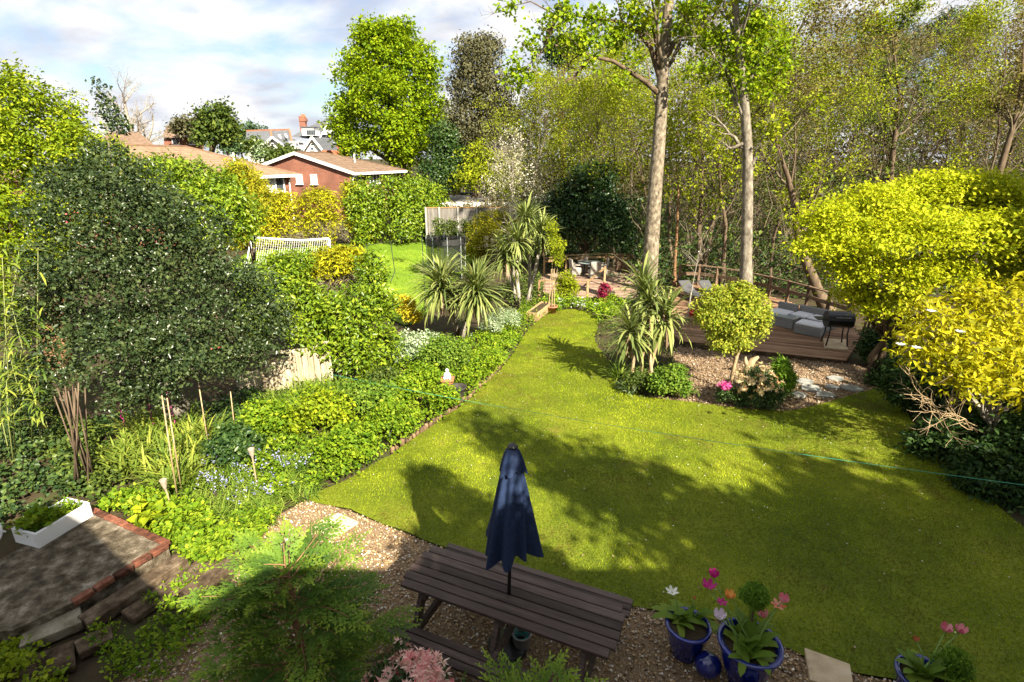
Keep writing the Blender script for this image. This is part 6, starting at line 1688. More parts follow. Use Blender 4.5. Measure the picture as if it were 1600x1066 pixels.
# ---- foreground cypress
def cypress(name, label, base, H, rad, nb, seed, zmin=.12):
    """flat ferny sprays carried on arching branches"""
    rg = np.random.default_rng(seed)
    Pq = []; Dq = []; Sq = []; Lq = []; Wq = []; Tq = []; br = []
    unit = lambda a: a / max(1e-9, np.linalg.norm(a))
    def spray(p, d, nrm_, L, tin):
        K = max(5, int(L / .022)); p = p.copy(); d = d.copy()
        for i in range(K):
            u = i / (K - 1)
            d = unit(d + np.array([0, 0, -.035])); p = p + d * L / K
            side = unit(np.cross(nrm_, d))
            ll = (.075 * (1 - u) ** .8 + .014) * (L / .26) * rg.uniform(.75, 1.2)
            s = -1 if i % 2 else 1
            e = unit(d * .9 + side * s * .75 + rg.normal(size=3) * .1)
            sd = unit(np.cross(nrm_, e))
            Pq.append(p); Dq.append(e); Sq.append(sd); Lq.append(ll * 1.25); Wq.append(.021); Tq.append(tin + .35 * u)
            m = max(1, int(ll / .018))
            for j in range(m):
                w = (j + .7) / (m + .4); q = p + e * ll * w
                e2 = unit(e * .95 + sd * (1 if j % 2 else -1) * .6)
                Pq.append(q); Dq.append(e2); Sq.append(unit(np.cross(nrm_, e2))); Lq.append(.042 * (1.1 - w * .5)); Wq.append(.016); Tq.append(tin + .35 * u + .15 * w)
        Pq.append(p); Dq.append(d); Sq.append(unit(np.cross(nrm_, d))); Lq.append(.05); Wq.append(.008); Tq.append(tin + .45)
    for k in range(nb):
        t = zmin + (1 - zmin) * (k + rg.random()) / nb
        az = k * 2.39996 + rg.normal() * .3
        BL = rad * (1 - t ** 2.0) ** .65 * rg.uniform(.45, 1.35) + .16
        d = unit(np.array([math.cos(az), math.sin(az), .35 + .5 * t + rg.normal() * .12]))
        p = np.array([0, 0, t * H * .88]); pts = [tuple(p)]; n_ = max(4, int(BL / .075)); tin = rg.uniform(.0, .45)
        for i in range(n_):
            d = unit(d + np.array([0, 0, -.05]) + rg.normal(size=3) * .04); p = p + d * BL / n_; pts.append(tuple(p))
            u = (i + 1) / n_
            if u < .25: continue
            up_ = unit(np.cross(np.cross(d, np.array([0, 0, 1.0])), d)) ; side = unit(np.cross(up_, d))
            nn = unit(up_ + rg.normal(size=3) * .3)
            for s in (-1, 1):
                e = unit(d * .8 + side * s * .75 + rg.normal(size=3) * .12)
                spray(p, e, nn, (.30 - .14 * u) * rg.uniform(.75, 1.15), tin)
        spray(p, d, nn, .2, tin + .1)
        br.append(pts)
    v, f = leaf_geo(np.array(Pq), np.array(Dq), nrm(np.array(Sq)), np.array(Lq), np.array(Wq), .1)
    root = thing(name, label, 'tree', tuple(base))
    put('crown', mesh_np('crown', v, f, L_CYPRESS, np.repeat(np.array(Tq).clip(0, 1), 2)), root)
    MB().tube([(0, 0, -.05), (.02, 0, H * .5), (0, .02, H * .86)], [.045, .03, .008], 7).build('trunk', B_ORANGE, root, True)
    gs = [tubes_np(np.array([q_], float), np.linspace(.009, .003, len(q_))[None], 4) for q_ in br]
    sv, sf = mesh_join(gs)
    put('branches', mesh_np('branches', sv, sf, B_ORANGE, None, True), root)
    return root
cypress('cypress_tree', 'feathery green cypress growing beside the picnic table bench', (-1.95, 3.75, 0), 2.15, .8, 76, 251)
cypress('cypress_tree', 'smaller cypress whose tips poke up in front of the lower bench', (0.2, 2.85, 0), 1.55, .55, 34, 252)
bl = [((-.86, 3.36, .96), (.32, .27, .22)), ((-1.03, 3.4, .88), (.23, .23, .18)), ((-.64, 3.28, .82), (.26, .23, .18)), ((-1.0, 3.6, 1.05), (.10, .10, .09))]
rosettes('pieris_bush', 'pink and cream pieris bush in front of the picnic bench', (-.86, 3.42, 0), bl, 190, 18, .075, .018, L_PIERISP, 253)

# ================================================================== PICNIC TABLE, PARASOL, POTS
M_TABLE = noisemat('table_stain', [(0.25, (.032,.021,.017)), (0.55, (.075,.050,.042)), (0.8, (.125,.092,.078))], 5, 9, .6, .3, .5, 24, (.5, 7, 7), .45)
TC = Vector((-.03, 4.60, 0)); TA = R(-23.4)
root = thing('picnic_table', 'dark brown wooden picnic table with attached benches on the gravel', 'table', tuple(TC), TA)
L_ = 2.42; n = 6; wd = .70; bw = wd / n
for k in range(n):
    y = -wd/2 + bw * (k + .5)
    MB().box((0, y, .735), (L_ - (.10 if k in (0, n-1) else 0) + random.Random(k).uniform(-.01, .01), bw - .012, .04), None, .006).build('tabletop_board', M_TABLE, root)
for s in (-1, 1):
    for k in range(3):
        MB().box((0, s * (.56 + .092 * k), .43), (L_ - .02, .082, .04), None, .006).build('bench_board', M_TABLE, root)
for x in (-.92, 0, .92):
    for s in (-1, 1):
        MB().bar((x, s * .25, .71), (x, s * .60, .0), .05, .1).build('leg', M_TABLE, root)
    MB().bar((x + .05, -.82, .37), (x + .05, .82, .37), .045, .1).build('bench_beam', M_TABLE, root)
    MB().bar((x + .05, -.33, .67), (x + .05, .33, .67), .045, .09).build('table_beam', M_TABLE, root)
# parasol
M_NAVY = noisemat('navy_canvas', [(0.3, (.008,.016,.045)), (0.7, (.015,.030,.078))], 30, 4, .75, .25, .2, 120)
M_BLACK = paint('black_metal', (.012,.012,.013), .35, .5)
pb_ = Matrix.Rotation(TA, 3, 'Z') @ Vector((-.02, 0, 0)) + TC
root = thing('parasol', 'closed navy blue parasol standing through the picnic table', 'parasol', tuple(pb_)); root.rotation_euler = (R(-.4), R(1.2), 0)
MB().tube([(0, 0, .09), (0, 0, 2.5)], .02, 12).build('pole', M_BLACK, root, True)
MB().lathe([(.0, 0), (.22, 0), (.23, .03), (.2, .06), (.05, .075), (.045, .25), (.0, .25)], 24).build('base', M_BLACK, root, True)
rg_ = random.Random(17); hem = [rg_.uniform(.8, 1.12) for _ in range(8)]
def canopy(prof, amp, n=96, ph=0.0, hemz=0.0):
    m = MB(); b = 0
    for j, (r, z) in enumerate(prof):
        u = j / (len(prof) - 1)
        for k in range(n):
            a = 2 * math.pi * k / n
            c = math.cos(8 * a + ph + .5 * math.sin(2.2 * z + a))
            hm = 1 + .12 * math.sin(3 * a + 1.0) + .07 * math.sin(5 * a + 2.2)
            rr = r * (1 + amp * (.25 + .75 * u) * (c * .6 - .25)) * (1 + (hm - 1) * u)
            zz = z - hemz * u * u * (1.2 * math.sin(2 * a + .8) + .5 * c)
            m.v.append((rr * math.cos(a), rr * math.sin(a), zz))
    for j in range(len(prof) - 1):
        for k in range(n):
            k2 = (k + 1) % n
            m.f.append((j*n + k, j*n + k2, (j+1)*n + k2, (j+1)*n + k))
    return m
prof = [(.05, 2.46)] + [(.07 + .205 * (t ** .85), 2.42 - 1.10 * t) for t in np.linspace(0, 1, 14)]
co = canopy(prof, .36, 128, .3, .05).build('canopy', M_NAVY, root, True)
canopy([(.045, 2.53), (.07, 2.50), (.10, 2.42), (.125, 2.32), (.135, 2.28)], .16, 128, 1.2, .03).build('vent_cap', M_NAVY, co, True)
MB().lathe([(.0, 2.575), (.03, 2.57), (.052, 2.55), (.055, 2.535), (.03, 2.53)], 16).build('finial', M_BLACK, root, True)
p = PZ(815, 1000, .1)
root = thing('peg_basket', 'small grey basket with green line under the table', 'basket', (p.x, p.y, 0))
MB().lathe([(.0, 0), (.09, 0), (.11, .2), (.115, .2), (.115, .21), (.1, .21), (.085, .02), (.0, .02)], 16).build('body', paint('grey_plastic', (.35,.36,.37), .4, .4), root, True)
MB().tube([(.07 * math.cos(t), .07 * math.sin(t), .12 + .012 * t) for t in np.linspace(0, 12, 40)], .008, 5).build('coiled_line', paint('teal_cord', (.02,.24,.20), .5, .3), root, True)
# blue glazed pots and spheres
def glaze(name, c):
    m, nt, out = newmat(name)
    tcn = N(nt, 'ShaderNodeTexCoord'); nz = N(nt, 'ShaderNodeTexNoise'); nz.inputs['Scale'].default_value = 5; nz.inputs['Detail'].default_value = 6
    nt.links.new(tcn.outputs['Object'], nz.inputs['Vector'])
    r = ramp(nt, [(0.3, tuple(x * .6 for x in c)), (0.7, tuple(x * 1.35 for x in c))]); nt.links.new(nz.outputs['Fac'], r.inputs[0])
    p = principled(nt, .16, .6); nt.links.new(r.outputs[0], p.inputs['Base Color'])
    p.inputs['Coat Weight'].default_value = .6; p.inputs['Coat Roughness'].default_value = .06
    nt.links.new(p.outputs[0], out.inputs[0]); return m
M_BLUE = glaze('blue_glaze', (.006, .014, .15))
def pot(name, label, c, R_, H, base_r):
    root = thing(name, label, 'pot', c)
    MB().lathe([(.0, 0), (base_r, 0), (base_r * 1.02, .015), (base_r + (R_ - base_r) * .5, H * .42), (R_ * .95, H * .82), (R_ * .97, H * .88), (R_ * 1.03, H * .91), (R_ * 1.05, H * .95), (R_ * 1.03, H * .99), (R_ * .97, H), (R_ * .88, H * .985), (R_ * .84, H * .93), (R_ * .80, H * .85)], 40).build('body', M_BLUE, root, True)
    MB().disc((0, 0, H * .86), R_ * .82, 28).build('soil', M_SOIL, root)
    return root
P1 = (1.92, 4.55, 0); P2 = (2.44, 4.22, 0); P3 = (4.05, 3.92, 0)
pot('glazed_pot', 'blue glazed pot with a white tulip and floppy leaves', P1, .235, .40, .15)
pot('glazed_pot', 'largest blue glazed pot holding tulips and a topiary ball', P2, .305, .52, .17)
pot('glazed_pot', 'blue glazed pot with a golden conifer at the photo bottom', P3, .25, .42, .16)
for c, r_, lab in (((2.07, 4.27), .135, 'shiny blue ceramic sphere between the two tulip pots'), ((2.38, 3.90), .135, 'blue ceramic sphere cut off by the bottom of the photo')):
    m = MB().lathe([(r_ * math.sin(a), r_ - r_ * math.cos(a)) for a in np.linspace(.02, math.pi - .02, 22)], 32)
    tag(m.build('ceramic_sphere', M_BLUE, None, True, (c[0], c[1], 0)), lab, 'sphere')
M_STEM = paint('tulip_stem', (.14,.24,.05), .5, .3)
TL = [mesh_np('leaf', *ribbons(np.random.default_rng(5 + k), np.zeros((1, 3)), np.array([0.0]), np.array([R(e)]), .33, .085, R(dr), 6), L_STRAP, np.full(6, .35 + .1 * k)) for k, (e, dr) in enumerate(((75, 40), (60, 70), (45, 90), (30, 60)))]
def petalmat(name, c1, c2):
    return leafmat(name, st(c1, tuple((a + b) / 2 for a, b in zip(c1, c2)), c2), .45, .3, .3, (1, .95, .9))
TM = {'magenta': petalmat('tulip_magenta', (.42,.01,.16), (.58,.05,.28)), 'pink': petalmat('tulip_pink', (.62,.10,.20), (.80,.38,.42)), 'orange': petalmat('tulip_orange', (.78,.22,.06), (.88,.52,.14)), 'white': petalmat('tulip_white', (.72,.72,.62), (.86,.85,.78)), 'peach': petalmat('tulip_peach', (.75,.20,.12), (.85,.42,.32)), 'lilac': petalmat('tulip_lilac', (.55,.42,.55), (.75,.66,.75)), 'bud': petalmat('tulip_bud', (.40,.10,.05), (.55,.2,.1))}
def tulip(label, pot_c, zb, px, py, Y, colour, seed, open_=0.0, size=1.15, leaves=6):
    rg = np.random.default_rng(seed); rd = random.Random(seed)
    sp_ = .17 if pot_c[0] == 2.44 else .11
    b = Vector((pot_c[0] + rd.uniform(-sp_, sp_), pot_c[1] + rd.uniform(-sp_, sp_), zb))
    e = W(px, py, Y) - b
    root = thing('tulip', label, 'tulip', tuple(b))
    mid = e * .5 + Vector((rd.uniform(-.03, .03), 0, .05))
    MB().tube([(0, 0, -.02), mid * .55, mid, e], [.009, .008, .007, .006], 6).build('stem', M_STEM, root, True)
    n = 6; az = np.arange(n) * math.pi / 3 + rg.uniform(0, 1); hgt = .075 * size
    el0 = R(20 + 10 * open_); K = 5
    v, f = ribbons(rg, np.repeat(np.array(list(e))[None] - np.array([[0, 0, .012]]), n, 0), az, np.full(n, R(22)), hgt * 1.45, .048 * size, np.full(n, R(-95 + 120 * open_)), K)
    put('flower', mesh_np('flower', v, f, TM[colour], np.repeat(rg.random(n), K), True), root)
    for k in range(leaves):
        put('leaf', TL[rd.randrange(4)], root, (rd.uniform(-.03, .03), rd.uniform(-.03, .03), -.01), (0, 0, rd.uniform(0, 6.28)), rd.uniform(.7, 1.1))
z1_, z2_, z3_ = .345, .45, .365
tulip('open white tulip above the pot nearest the table', P1, z1_, 1050, 925, 4.75, 'white', 1, .7, .8, 11)
tulip('stubby green tulip bud without petals in the pot nearest the table', P1, z1_, 1085, 935, 4.6, 'bud', 2, 0, .35, 11)
tulip('tall magenta tulip, highest of all', P2, z2_, 1115, 900, 4.6, 'magenta', 3, 0, 1.0)
tulip('opened magenta pink tulip just below the highest one', P2, z2_, 1107, 917, 4.55, 'magenta', 4, .45, 1.0)
tulip('orange tulip left of the topiary ball', P2, z2_, 1140, 933, 4.5, 'orange', 5, .05, 1.0)
tulip('pink tulip tallest to the right of the topiary ball', P2, z2_, 1224, 939, 4.4, 'pink', 6, 0, 1.0)
tulip('fallen open coral tulip beside the tall pink one', P2, z2_, 1216, 946, 4.4, 'peach', 7, .8, .8)
tulip('short pink tulip at the rim under the topiary ball', P2, z2_, 1191, 962, 4.3, 'pink', 8, 0, 1.0)
tulip('pale lilac tulip leaning over the rim of the large pot', P2, z2_, 1124, 965, 4.25, 'lilac', 9, .1, 1.1)
tulip('small purple striped open tulip behind the pale lilac one', P2, z2_, 1128, 941, 4.4, 'magenta', 10, .8, .6)
tulip('small brown red tulip bud above the conifer pot', P3, z3_, 1431, 1000, 4.1, 'bud', 11, 0, .55)
tulip('slanting pink tulip above the conifer pot', P3, z3_, 1478, 985, 4.25, 'pink', 12, .05, 1.0)
tulip('upright pink tulip above the conifer pot', P3, z3_, 1501, 987, 4.25, 'pink', 13, .02, 1.0)
# topiary ball on a stem, conifer in the third pot
b = Vector((P2[0] + .03, P2[1] + .08, .45)); c = W(1180, 930, P2[1] + .12)
rng = np.random.default_rng(261)
g = blob_crown(rng, [(tuple(c), (.135, .135, .135))], 420, 14, .045, .026, .012, wob=.05, inner=.2)
plant('topiary_tree', 'small clipped ball topiary on a stem in the largest pot', 'tree', tuple(b), g, L_JUNIPER, stems_tube([[tuple(b), tuple(b.lerp(c, .5)), tuple(c)]], .011, .009, 6), B_BROWN)
c = Vector((P3[0] + .22, P3[1] - .02, .38))
bl = [((c.x, c.y, c.z + .12), (.15, .15, .14)), ((c.x, c.y, c.z + .26), (.10, .10, .11))]
bush('dwarf_conifer', 'golden green dwarf conifer in the pot at the photo bottom', 'tree', tuple(c), bl, 330, 14, .05, .03, .012, L_JUNIPER, 262, .012)
# green washing line
a_, b_ = W(430, 566, 11.8), W(1660, 766, 5.2)
pts = [a_.lerp(b_, t) - Vector((0, 0, .16 * 4 * t * (1 - t))) for t in np.linspace(0, 1, 40)]
tag(MB().tube([p - a_ for p in pts], .0035, 5).build('washing_line', paint('green_line', (.05,.30,.20), .5, .3), None, True, tuple(a_)), 'thin green washing line stretched across the lawn', 'line')

rg = np.random.default_rng(291)
q = scatter(rg, lawn_poly, 260)
P = np.stack([q[:, 0], q[:, 1], ZT(q[:, 0], q[:, 1]) + .03], 1)
D, S = frames(rg, len(P), np.repeat(np.array([[0, 0, 1.0]]), len(P), 0), .8)
l = rg.uniform(.02, .05, len(P)); v, f = leaf_geo(P, D, S, l, l * .6)
tag(put('fallen_leaves', mesh_np('fallen_leaves', v, f, L_DEAD, np.repeat(rg.random(len(P)), 2))), 'scattered fallen leaves on the lawn', 'leaves', kind='stuff')
q = scatter(rg, lawn_poly, 170); P = np.stack([q[:, 0], q[:, 1], ZT(q[:, 0], q[:, 1]) + .035], 1)
D, S = frames(rg, len(P), np.repeat(np.array([[0, 0, 1.0]]), len(P), 0), .9)
v, f = leaf_geo(P, D, S, .022, .022)
tag(put('daisies', mesh_np('daisies', v, f, F_WHITE, np.repeat(rg.random(len(P)), 2))), 'tiny white daisies dotted over the lawn', 'flowers', kind='stuff')

# ================================================================== DECKS AND FURNITURE
M_DECK = noisemat('deck_board', [(0.25, (.09,.048,.028)), (0.5, (.20,.115,.066)), (0.75, (.32,.20,.125))], 3, 8, .8, .2, .3, 20, (.5, 6, 6), .4)
M_DECK2 = noisemat('deck_board_pale', [(0.25, (.13,.08,.055)), (0.5, (.26,.175,.125)), (0.75, (.36,.26,.19))], 3, 8, .8, .2, .3, 20, (.5, 6, 6), .35)
M_RAIL = noisemat('railing_wood', [(0.25, (.14,.085,.04)), (0.5, (.29,.19,.095)), (0.75, (.40,.29,.16))], 3, 7, .8, .2, .3, 20, (3, 3, 3), .3)
M_RAILD = noisemat('railing_wood_dark', [(0.25, (.06,.038,.024)), (0.5, (.13,.085,.052)), (0.75, (.21,.14,.09))], 3, 7, .8, .2, .3, 20, (3, 3, 3), .3)
def deck(name, poly, z, dirv, bw, mat, th=.03, skirt=.16):
    """boards clipped to a polygon, each a piece"""
    d = Vector((dirv[0], dirv[1])).normalized(); nv = Vector((-d.y, d.x))
    P = [Vector((p[0], p[1])) for p in poly]
    root = MB().prism([(p.x, p.y) for p in P], z - skirt - .5, z - th - .012).build(name, M_SLEEPER)
    root['kind'] = 'structure'
    s0 = min(p.dot(nv) for p in P); s1 = max(p.dot(nv) for p in P)
    n = int((s1 - s0) / bw)
    for k in range(n):
        s = s0 + bw * (k + .5); xs = []
        for i in range(len(P)):
            a, b = P[i], P[(i + 1) % len(P)]
            sa, sb = a.dot(nv) - s, b.dot(nv) - s
            if sa * sb < 0:
                t = sa / (sa - sb); xs.append((a + (b - a) * t).dot(d))
        xs.sort()
        for j in range(0, len(xs) - 1, 2):
            x0, x1 = xs[j], xs[j + 1]
            if x1 - x0 < .1: continue
            c = d * ((x0 + x1) / 2) + nv * s
            o = MB().box((0, 0, 0), (x1 - x0, bw - .018, th), None, .005).build('board', mat, root)
            o.location = (c.x, c.y, z - th / 2 + random.Random(k).uniform(-.002, .002)); o.rotation_euler = (0, 0, math.atan2(d.y, d.x))
    return root
ZD = -.22
dp = [PZ(px, py, ZD) for px, py in ((1062,531), (1120,541), (1185,548), (1322,563), (1345,530), (1335,506), (1290,492), (1230,470), (1190,460), (1120,446), (1075,440), (1040,460), (1035,505))]
dd_ = dp[3] - dp[2]
deck('lower_deck', dp, ZD, (dd_.x, dd_.y), .145, M_DECK)
ZU = -.86
up_ = [PZ(px, py, ZU) for px, py in ((838,470), (917,472), (960,474), (1000,474), (1003,432), (985,426), (946,422), (884,424), (846,430))]
deck('dining_deck', up_, ZU, (1, -.02), .14, M_DECK2)
def railing(name, label, pts, z, h, mat, rails=(1.0, .55), pw=.1, post_h=None, cap=True):
    P = [Vector((p.x, p.y, z)) for p in pts]
    root = thing(name, label, 'railing', tuple(P[0]))
    o = P[0]
    for k, p in enumerate(P):
        MB().box(p - o + Vector((0, 0, h / 2 - .05)), (pw, pw, h + .1), None, .008).build('post', mat, root)
    for i in range(len(P) - 1):
        for r_ in rails:
            MB().bar(P[i] - o + Vector((0, 0, h * r_ - .04)), P[i + 1] - o + Vector((0, 0, h * r_ - .04)), .045 if r_ < 1 else .11, .13 if r_ < 1 else .04).build('rail', mat, root)
    return root
q = lambda px, py: PZ(px, py, ZU)
railing('deck_railing', 'timber railing along the back of the dining deck', [q(850,431), q(884,426), q(915,424), q(946,423), q(981,426)], ZU, 1.0, M_RAIL, (1.0, .82))
railing('deck_railing', 'golden timber railing along the front of the dining deck', [q(842,470), q(917,472), q(944,446)], ZU, .95, M_RAIL, (1.0,))
# sloping stair rail beside the tall trunk
a, b = q(982,425), q(1024,450)
root = thing('stair_rail', 'sloping stair handrail with balusters beside the tall grey trunk', 'handrail', tuple(a))
d = b - a; dz = Vector((0, 0, -.55))
MB().bar(Vector((0, 0, 1.05)), d + dz + Vector((0, 0, 1.05)), .06, .09).build('rail', M_RAIL, root); MB().bar(Vector((0, 0, .5)), d + dz + Vector((0, 0, .5)), .05, .08).build('rail', M_RAIL, root)
for k in range(8):
    p = d * (k / 7) + dz * (k / 7)
    MB().box(p + Vector((0, 0, .25 if k % 7 else .5)), (.05, .05, .55 if k % 7 else 1.2)).build('baluster', M_RAIL, root)
q = lambda px, py: PZ(px, py, ZD)
railing('deck_railing', 'dark timber railing behind the sun loungers and sofa', [q(1060,446), q(1090,446), q(1118,450), q(1160,458), q(1200,468), q(1228,476), q(1258,485), q(1290,496), q(1322,507)], ZD, .95, M_RAILD, (1.0, .6))
# trellis panel at the end of the deck
a, b = q(1338,548), q(1372,560)
root = thing('trellis_panel', 'slatted timber screen at the end of the lower deck', 'screen', tuple(a))
d = b - a
for k in range(7):
    MB().bar(d * (k / 6), d * (k / 6) + Vector((.12, 0, 1.15)), .03, .06).build('slat', M_RAILD, root)
MB().bar(Vector((0, 0, .15)), d + Vector((0, 0, .15)), .04, .07).build('rail', M_RAILD, root); MB().bar(Vector((.12, 0, 1.05)), d + Vector((.12, 0, 1.05)), .04, .07).build('rail', M_RAILD, root)

# wicker furniture
def wicker(name, c):
    m, nt, out = newmat(name)
    tcn = N(nt, 'ShaderNodeTexCoord'); wv = N(nt, 'ShaderNodeTexWave', bands_direction='Z'); wv.inputs['Scale'].default_value = 22; wv.inputs['Distortion'].default_value = 1.5; wv.inputs['Detail'].default_value = 2
    nt.links.new(tcn.outputs['Object'], wv.inputs['Vector'])
    r = ramp(nt, [(0.2, tuple(x * .55 for x in c)), (0.8, tuple(x * 1.2 for x in c))]); nt.links.new(wv.outputs['Fac'], r.inputs[0])
    p = principled(nt, .7, .25); nt.links.new(r.outputs[0], p.inputs['Base Color'])
    bp = N(nt, 'ShaderNodeBump'); bp.inputs['Strength'].default_value = .6; bp.inputs['Distance'].default_value = .01
    nt.links.new(wv.outputs['Fac'], bp.inputs['Height']); nt.links.new(bp.outputs[0], p.inputs['Normal'])
    nt.links.new(p.outputs[0], out.inputs[0]); return m
M_WICKG = wicker('grey_wicker', (.24,.235,.225)); M_WICKP = wicker('pale_wicker', (.42,.38,.33))
M_CUSH = paint('grey_cushion', (.52,.52,.54), .85, .1, .06, 20, 0, .1)
M_TOPG = paint('glass_top', (.20,.24,.23), .1, .7, .05)
c0 = PZ(1229, 506, ZD); c1_ = PZ(1293, 521, ZD)
sd = c1_ - c0; rz = math.atan2(sd.y, sd.x)
o = (c0 + c1_) / 2
SL = sd.length
root = thing('wicker_sofa', 'grey wicker corner sofa with pale seat cushions on the lower deck', 'sofa', tuple(o), rz); root.scale = (.92, .92, .92)
MB().box((0, .40, .17), (SL, .80, .30), None, .02).build('base', M_WICKG, root)
MB().box((0, .74, .47), (SL, .13, .34), None, .02).build('backrest', M_WICKG, root)
MB().box((SL/2 - .07, .335, .44), (.13, .67, .28), None, .02).build('armrest', M_WICKG, root)
for k in range(2):
    w_ = (SL - .16) / 2
    MB().box((-SL/2 + .01 + w_ * (k + .5), .33, .37), (w_ - .02, .66, .11), None, .035).build('seat_cushion', M_CUSH, root)
MB().box((-SL/2 - .38, .10, .17), (.74, .72, .30), None, .02).build('corner_base', M_WICKG, root)
MB().box((-SL/2 - .38, .10, .37), (.70, .68, .10), None, .035).build('corner_cushion', M_CUSH, root)
MB().box((-SL/2 - .38, .60, .47), (.74, .13, .34), None, .02).build('corner_back', M_WICKG, root)
c0 = PZ(1253, 524, ZD)
root = thing('wicker_ottoman', 'grey wicker ottoman with pale cushion nearest the barbecue', 'ottoman', tuple(c0), rz + .12)
MB().box((.10, .36, .15), (.80, .62, .29), None, .02).build('base', M_WICKG, root); MB().box((.10, .36, .33), (.78, .60, .09), None, .035).build('cushion', M_CUSH, root)
c0 = PZ(1216, 512, ZD)
root = thing('wicker_table', 'low grey wicker coffee table beside the round tree', 'table', tuple(c0), rz + .05)
MB().box((0, .34, .17), (.82, .50, .33), None, .02).build('base', M_WICKG, root); MB().box((0, .34, .345), (.84, .52, .015)).build('top', M_TOPG, root)
# barbecue on a paving tile
tl = [PZ(px, py, ZD) for px, py in ((1286,530), (1288,545), (1325,548.5), (1324,532))]
tag(MB().prism([(p.x, p.y) for p in tl], ZD + .002, ZD + .03).build('paving_tile', M_FLAG2), 'pale square tile under the barbecue', 'tile')
c0 = PZ(1307, 541, ZD + .03)
root = thing('barbecue', 'black drum barbecue on four legs on the deck', 'barbecue', tuple(c0), -.15)
for sx in (-1, 1):
    for sy in (-1, 1):
        MB().tube([(sx * .30, sy * .2 + .2, 0), (sx * .25, sy * .16 + .2, .35), (sx * .26, sy * .17 + .2, .6)], .022, 6).build('leg', M_BLACK, root, True)
def drum(z0, r_, up, n=14):
    m = MB(); sgn = 1 if up else -1
    for x in (-.36, .36):
        for k in range(n):
            a = math.pi * k / (n - 1); m.v.append((x, .2 + r_ * math.cos(a), z0 + sgn * r_ * .95 * math.sin(a)))
    for k in range(n - 1):
        m.f.append((k, k + 1, n + k + 1, n + k))
    m.f.append(tuple(range(n))); m.f.append(tuple(range(2*n - 1, n - 1, -1)))
    return m
drum(.78, .25, False).build('firebox', M_BLACK, root); drum(.795, .255, True).build('lid', M_BLACK, root)
MB().tube([(-.2, -.09, .9), (-.2, -.13, .92), (.2, -.13, .92), (.2, -.09, .9)], .012, 6).build('handle', paint('steel', (.5,.5,.5), .3, .5, .05, 8, .8), root)
MB().box((-.52, .2, .80), (.26, .36, .025)).build('side_shelf', M_BLACK, root)
# sun loungers
def lounger(label, px, py, rz):
    c = PZ(px, py, ZD)
    root = thing('sun_lounger', label, 'lounger', tuple(c), rz); root.scale = (.85, .85, .8)
    MB().bar((-.32, -.6, .27), (-.32, 1.0, .27), .06, .05).bar((.32, -.6, .27), (.32, 1.0, .27), .06, .05).build('frame', M_RAILD, root)
    for x in (-.3, .3):
        for y in (-.5, .8): MB().box((x, y, .13), (.05, .05, .26)).build('leg', M_RAILD, root)
    MB().box((0, -.1, .33), (.62, 1.05, .08), None, .03).build('seat_cushion', M_CUSHD, root)
    MB().box((0, .68, .56), (.62, .72, .08), Matrix.Rotation(R(33), 3, 'X'), .03).build('back_cushion', M_CUSHD, root)
M_CUSHD = paint('lounger_cushion', (.075,.075,.08), .85, .1, .06, 20)
lounger('grey cushioned sun lounger beside the slim pale stem', 1083, 468, .25)
lounger('second grey sun lounger half hidden by the round tree', 1113, 468, .2)
# dining set
ct = PZ(919, 430, ZU)
root = thing('dining_table', 'round glass topped garden dining table on the far deck', 'table', tuple(ct))
MB().lathe([(.0, .70), (.58, .70), (.60, .715), (.58, .73), (.0, .73)], 28).build('top', M_TOPG, root, True)
for k in range(4):
    a = k * math.pi / 2 + .6; MB().tube([(.36 * math.cos(a), .36 * math.sin(a), 0), (.30 * math.cos(a), .30 * math.sin(a), .7)], .025, 6).build('leg', M_BLACK, root)
def dchair(label, x, y, rz):
    root = thing('dining_chair', label, 'chair', (ct.x + x, ct.y + y, ZU), rz, 'wicker chairs round the far table')
    MB().box((0, 0, .24), (.54, .52, .42), None, .03).build('seat', M_WICKP, root)
    MB().box((0, -.25, .64), (.56, .08, .56), Matrix.Rotation(R(8), 3, 'X'), .03).build('backrest', M_WICKP, root)
    for s in (-1, 1):
        MB().bar((s * .27, -.24, .62), (s * .27, .22, .60), .06, .05, .01).build('armrest', M_WICKP, root)
        for t in (-1, 1):
            MB().box((s * .23, t * .2, .03), (.04, .04, .06)).build('leg', M_BLACK, root)
dchair('pale wicker chair with its back to the lawn at the far table', .22, -.75, .12)
dchair('pale wicker chair at the side of the table nearest the potted tree', -.72, -.05, -1.35)
dchair('pale wicker chair at the side of the table nearest the railing post', .78, -.02, 1.45)
dchair('pale wicker chair behind the table against the railing', -.2, .78, 3.1)
p = PZ(967, 424, ZU)
tag(MB().box((0, 0, .48), (.38, .35, .92), None, .02).box((0, 0, .96), (.42, .4, .05)).build('storage_box', M_RAILD, None, False, tuple(p)), 'dark upright storage box at the back of the dining deck', 'box')
p = PZ(976, 425, ZU)
tag(MB().box((0, 0, .5), (.3, .06, 1.0), None, .01).box((0, 0, 1.0), (.34, .1, .05)).build('timber_panel', M_RAIL, None, False, tuple(p)), 'orange timber panel beside the dark storage box', 'panel')
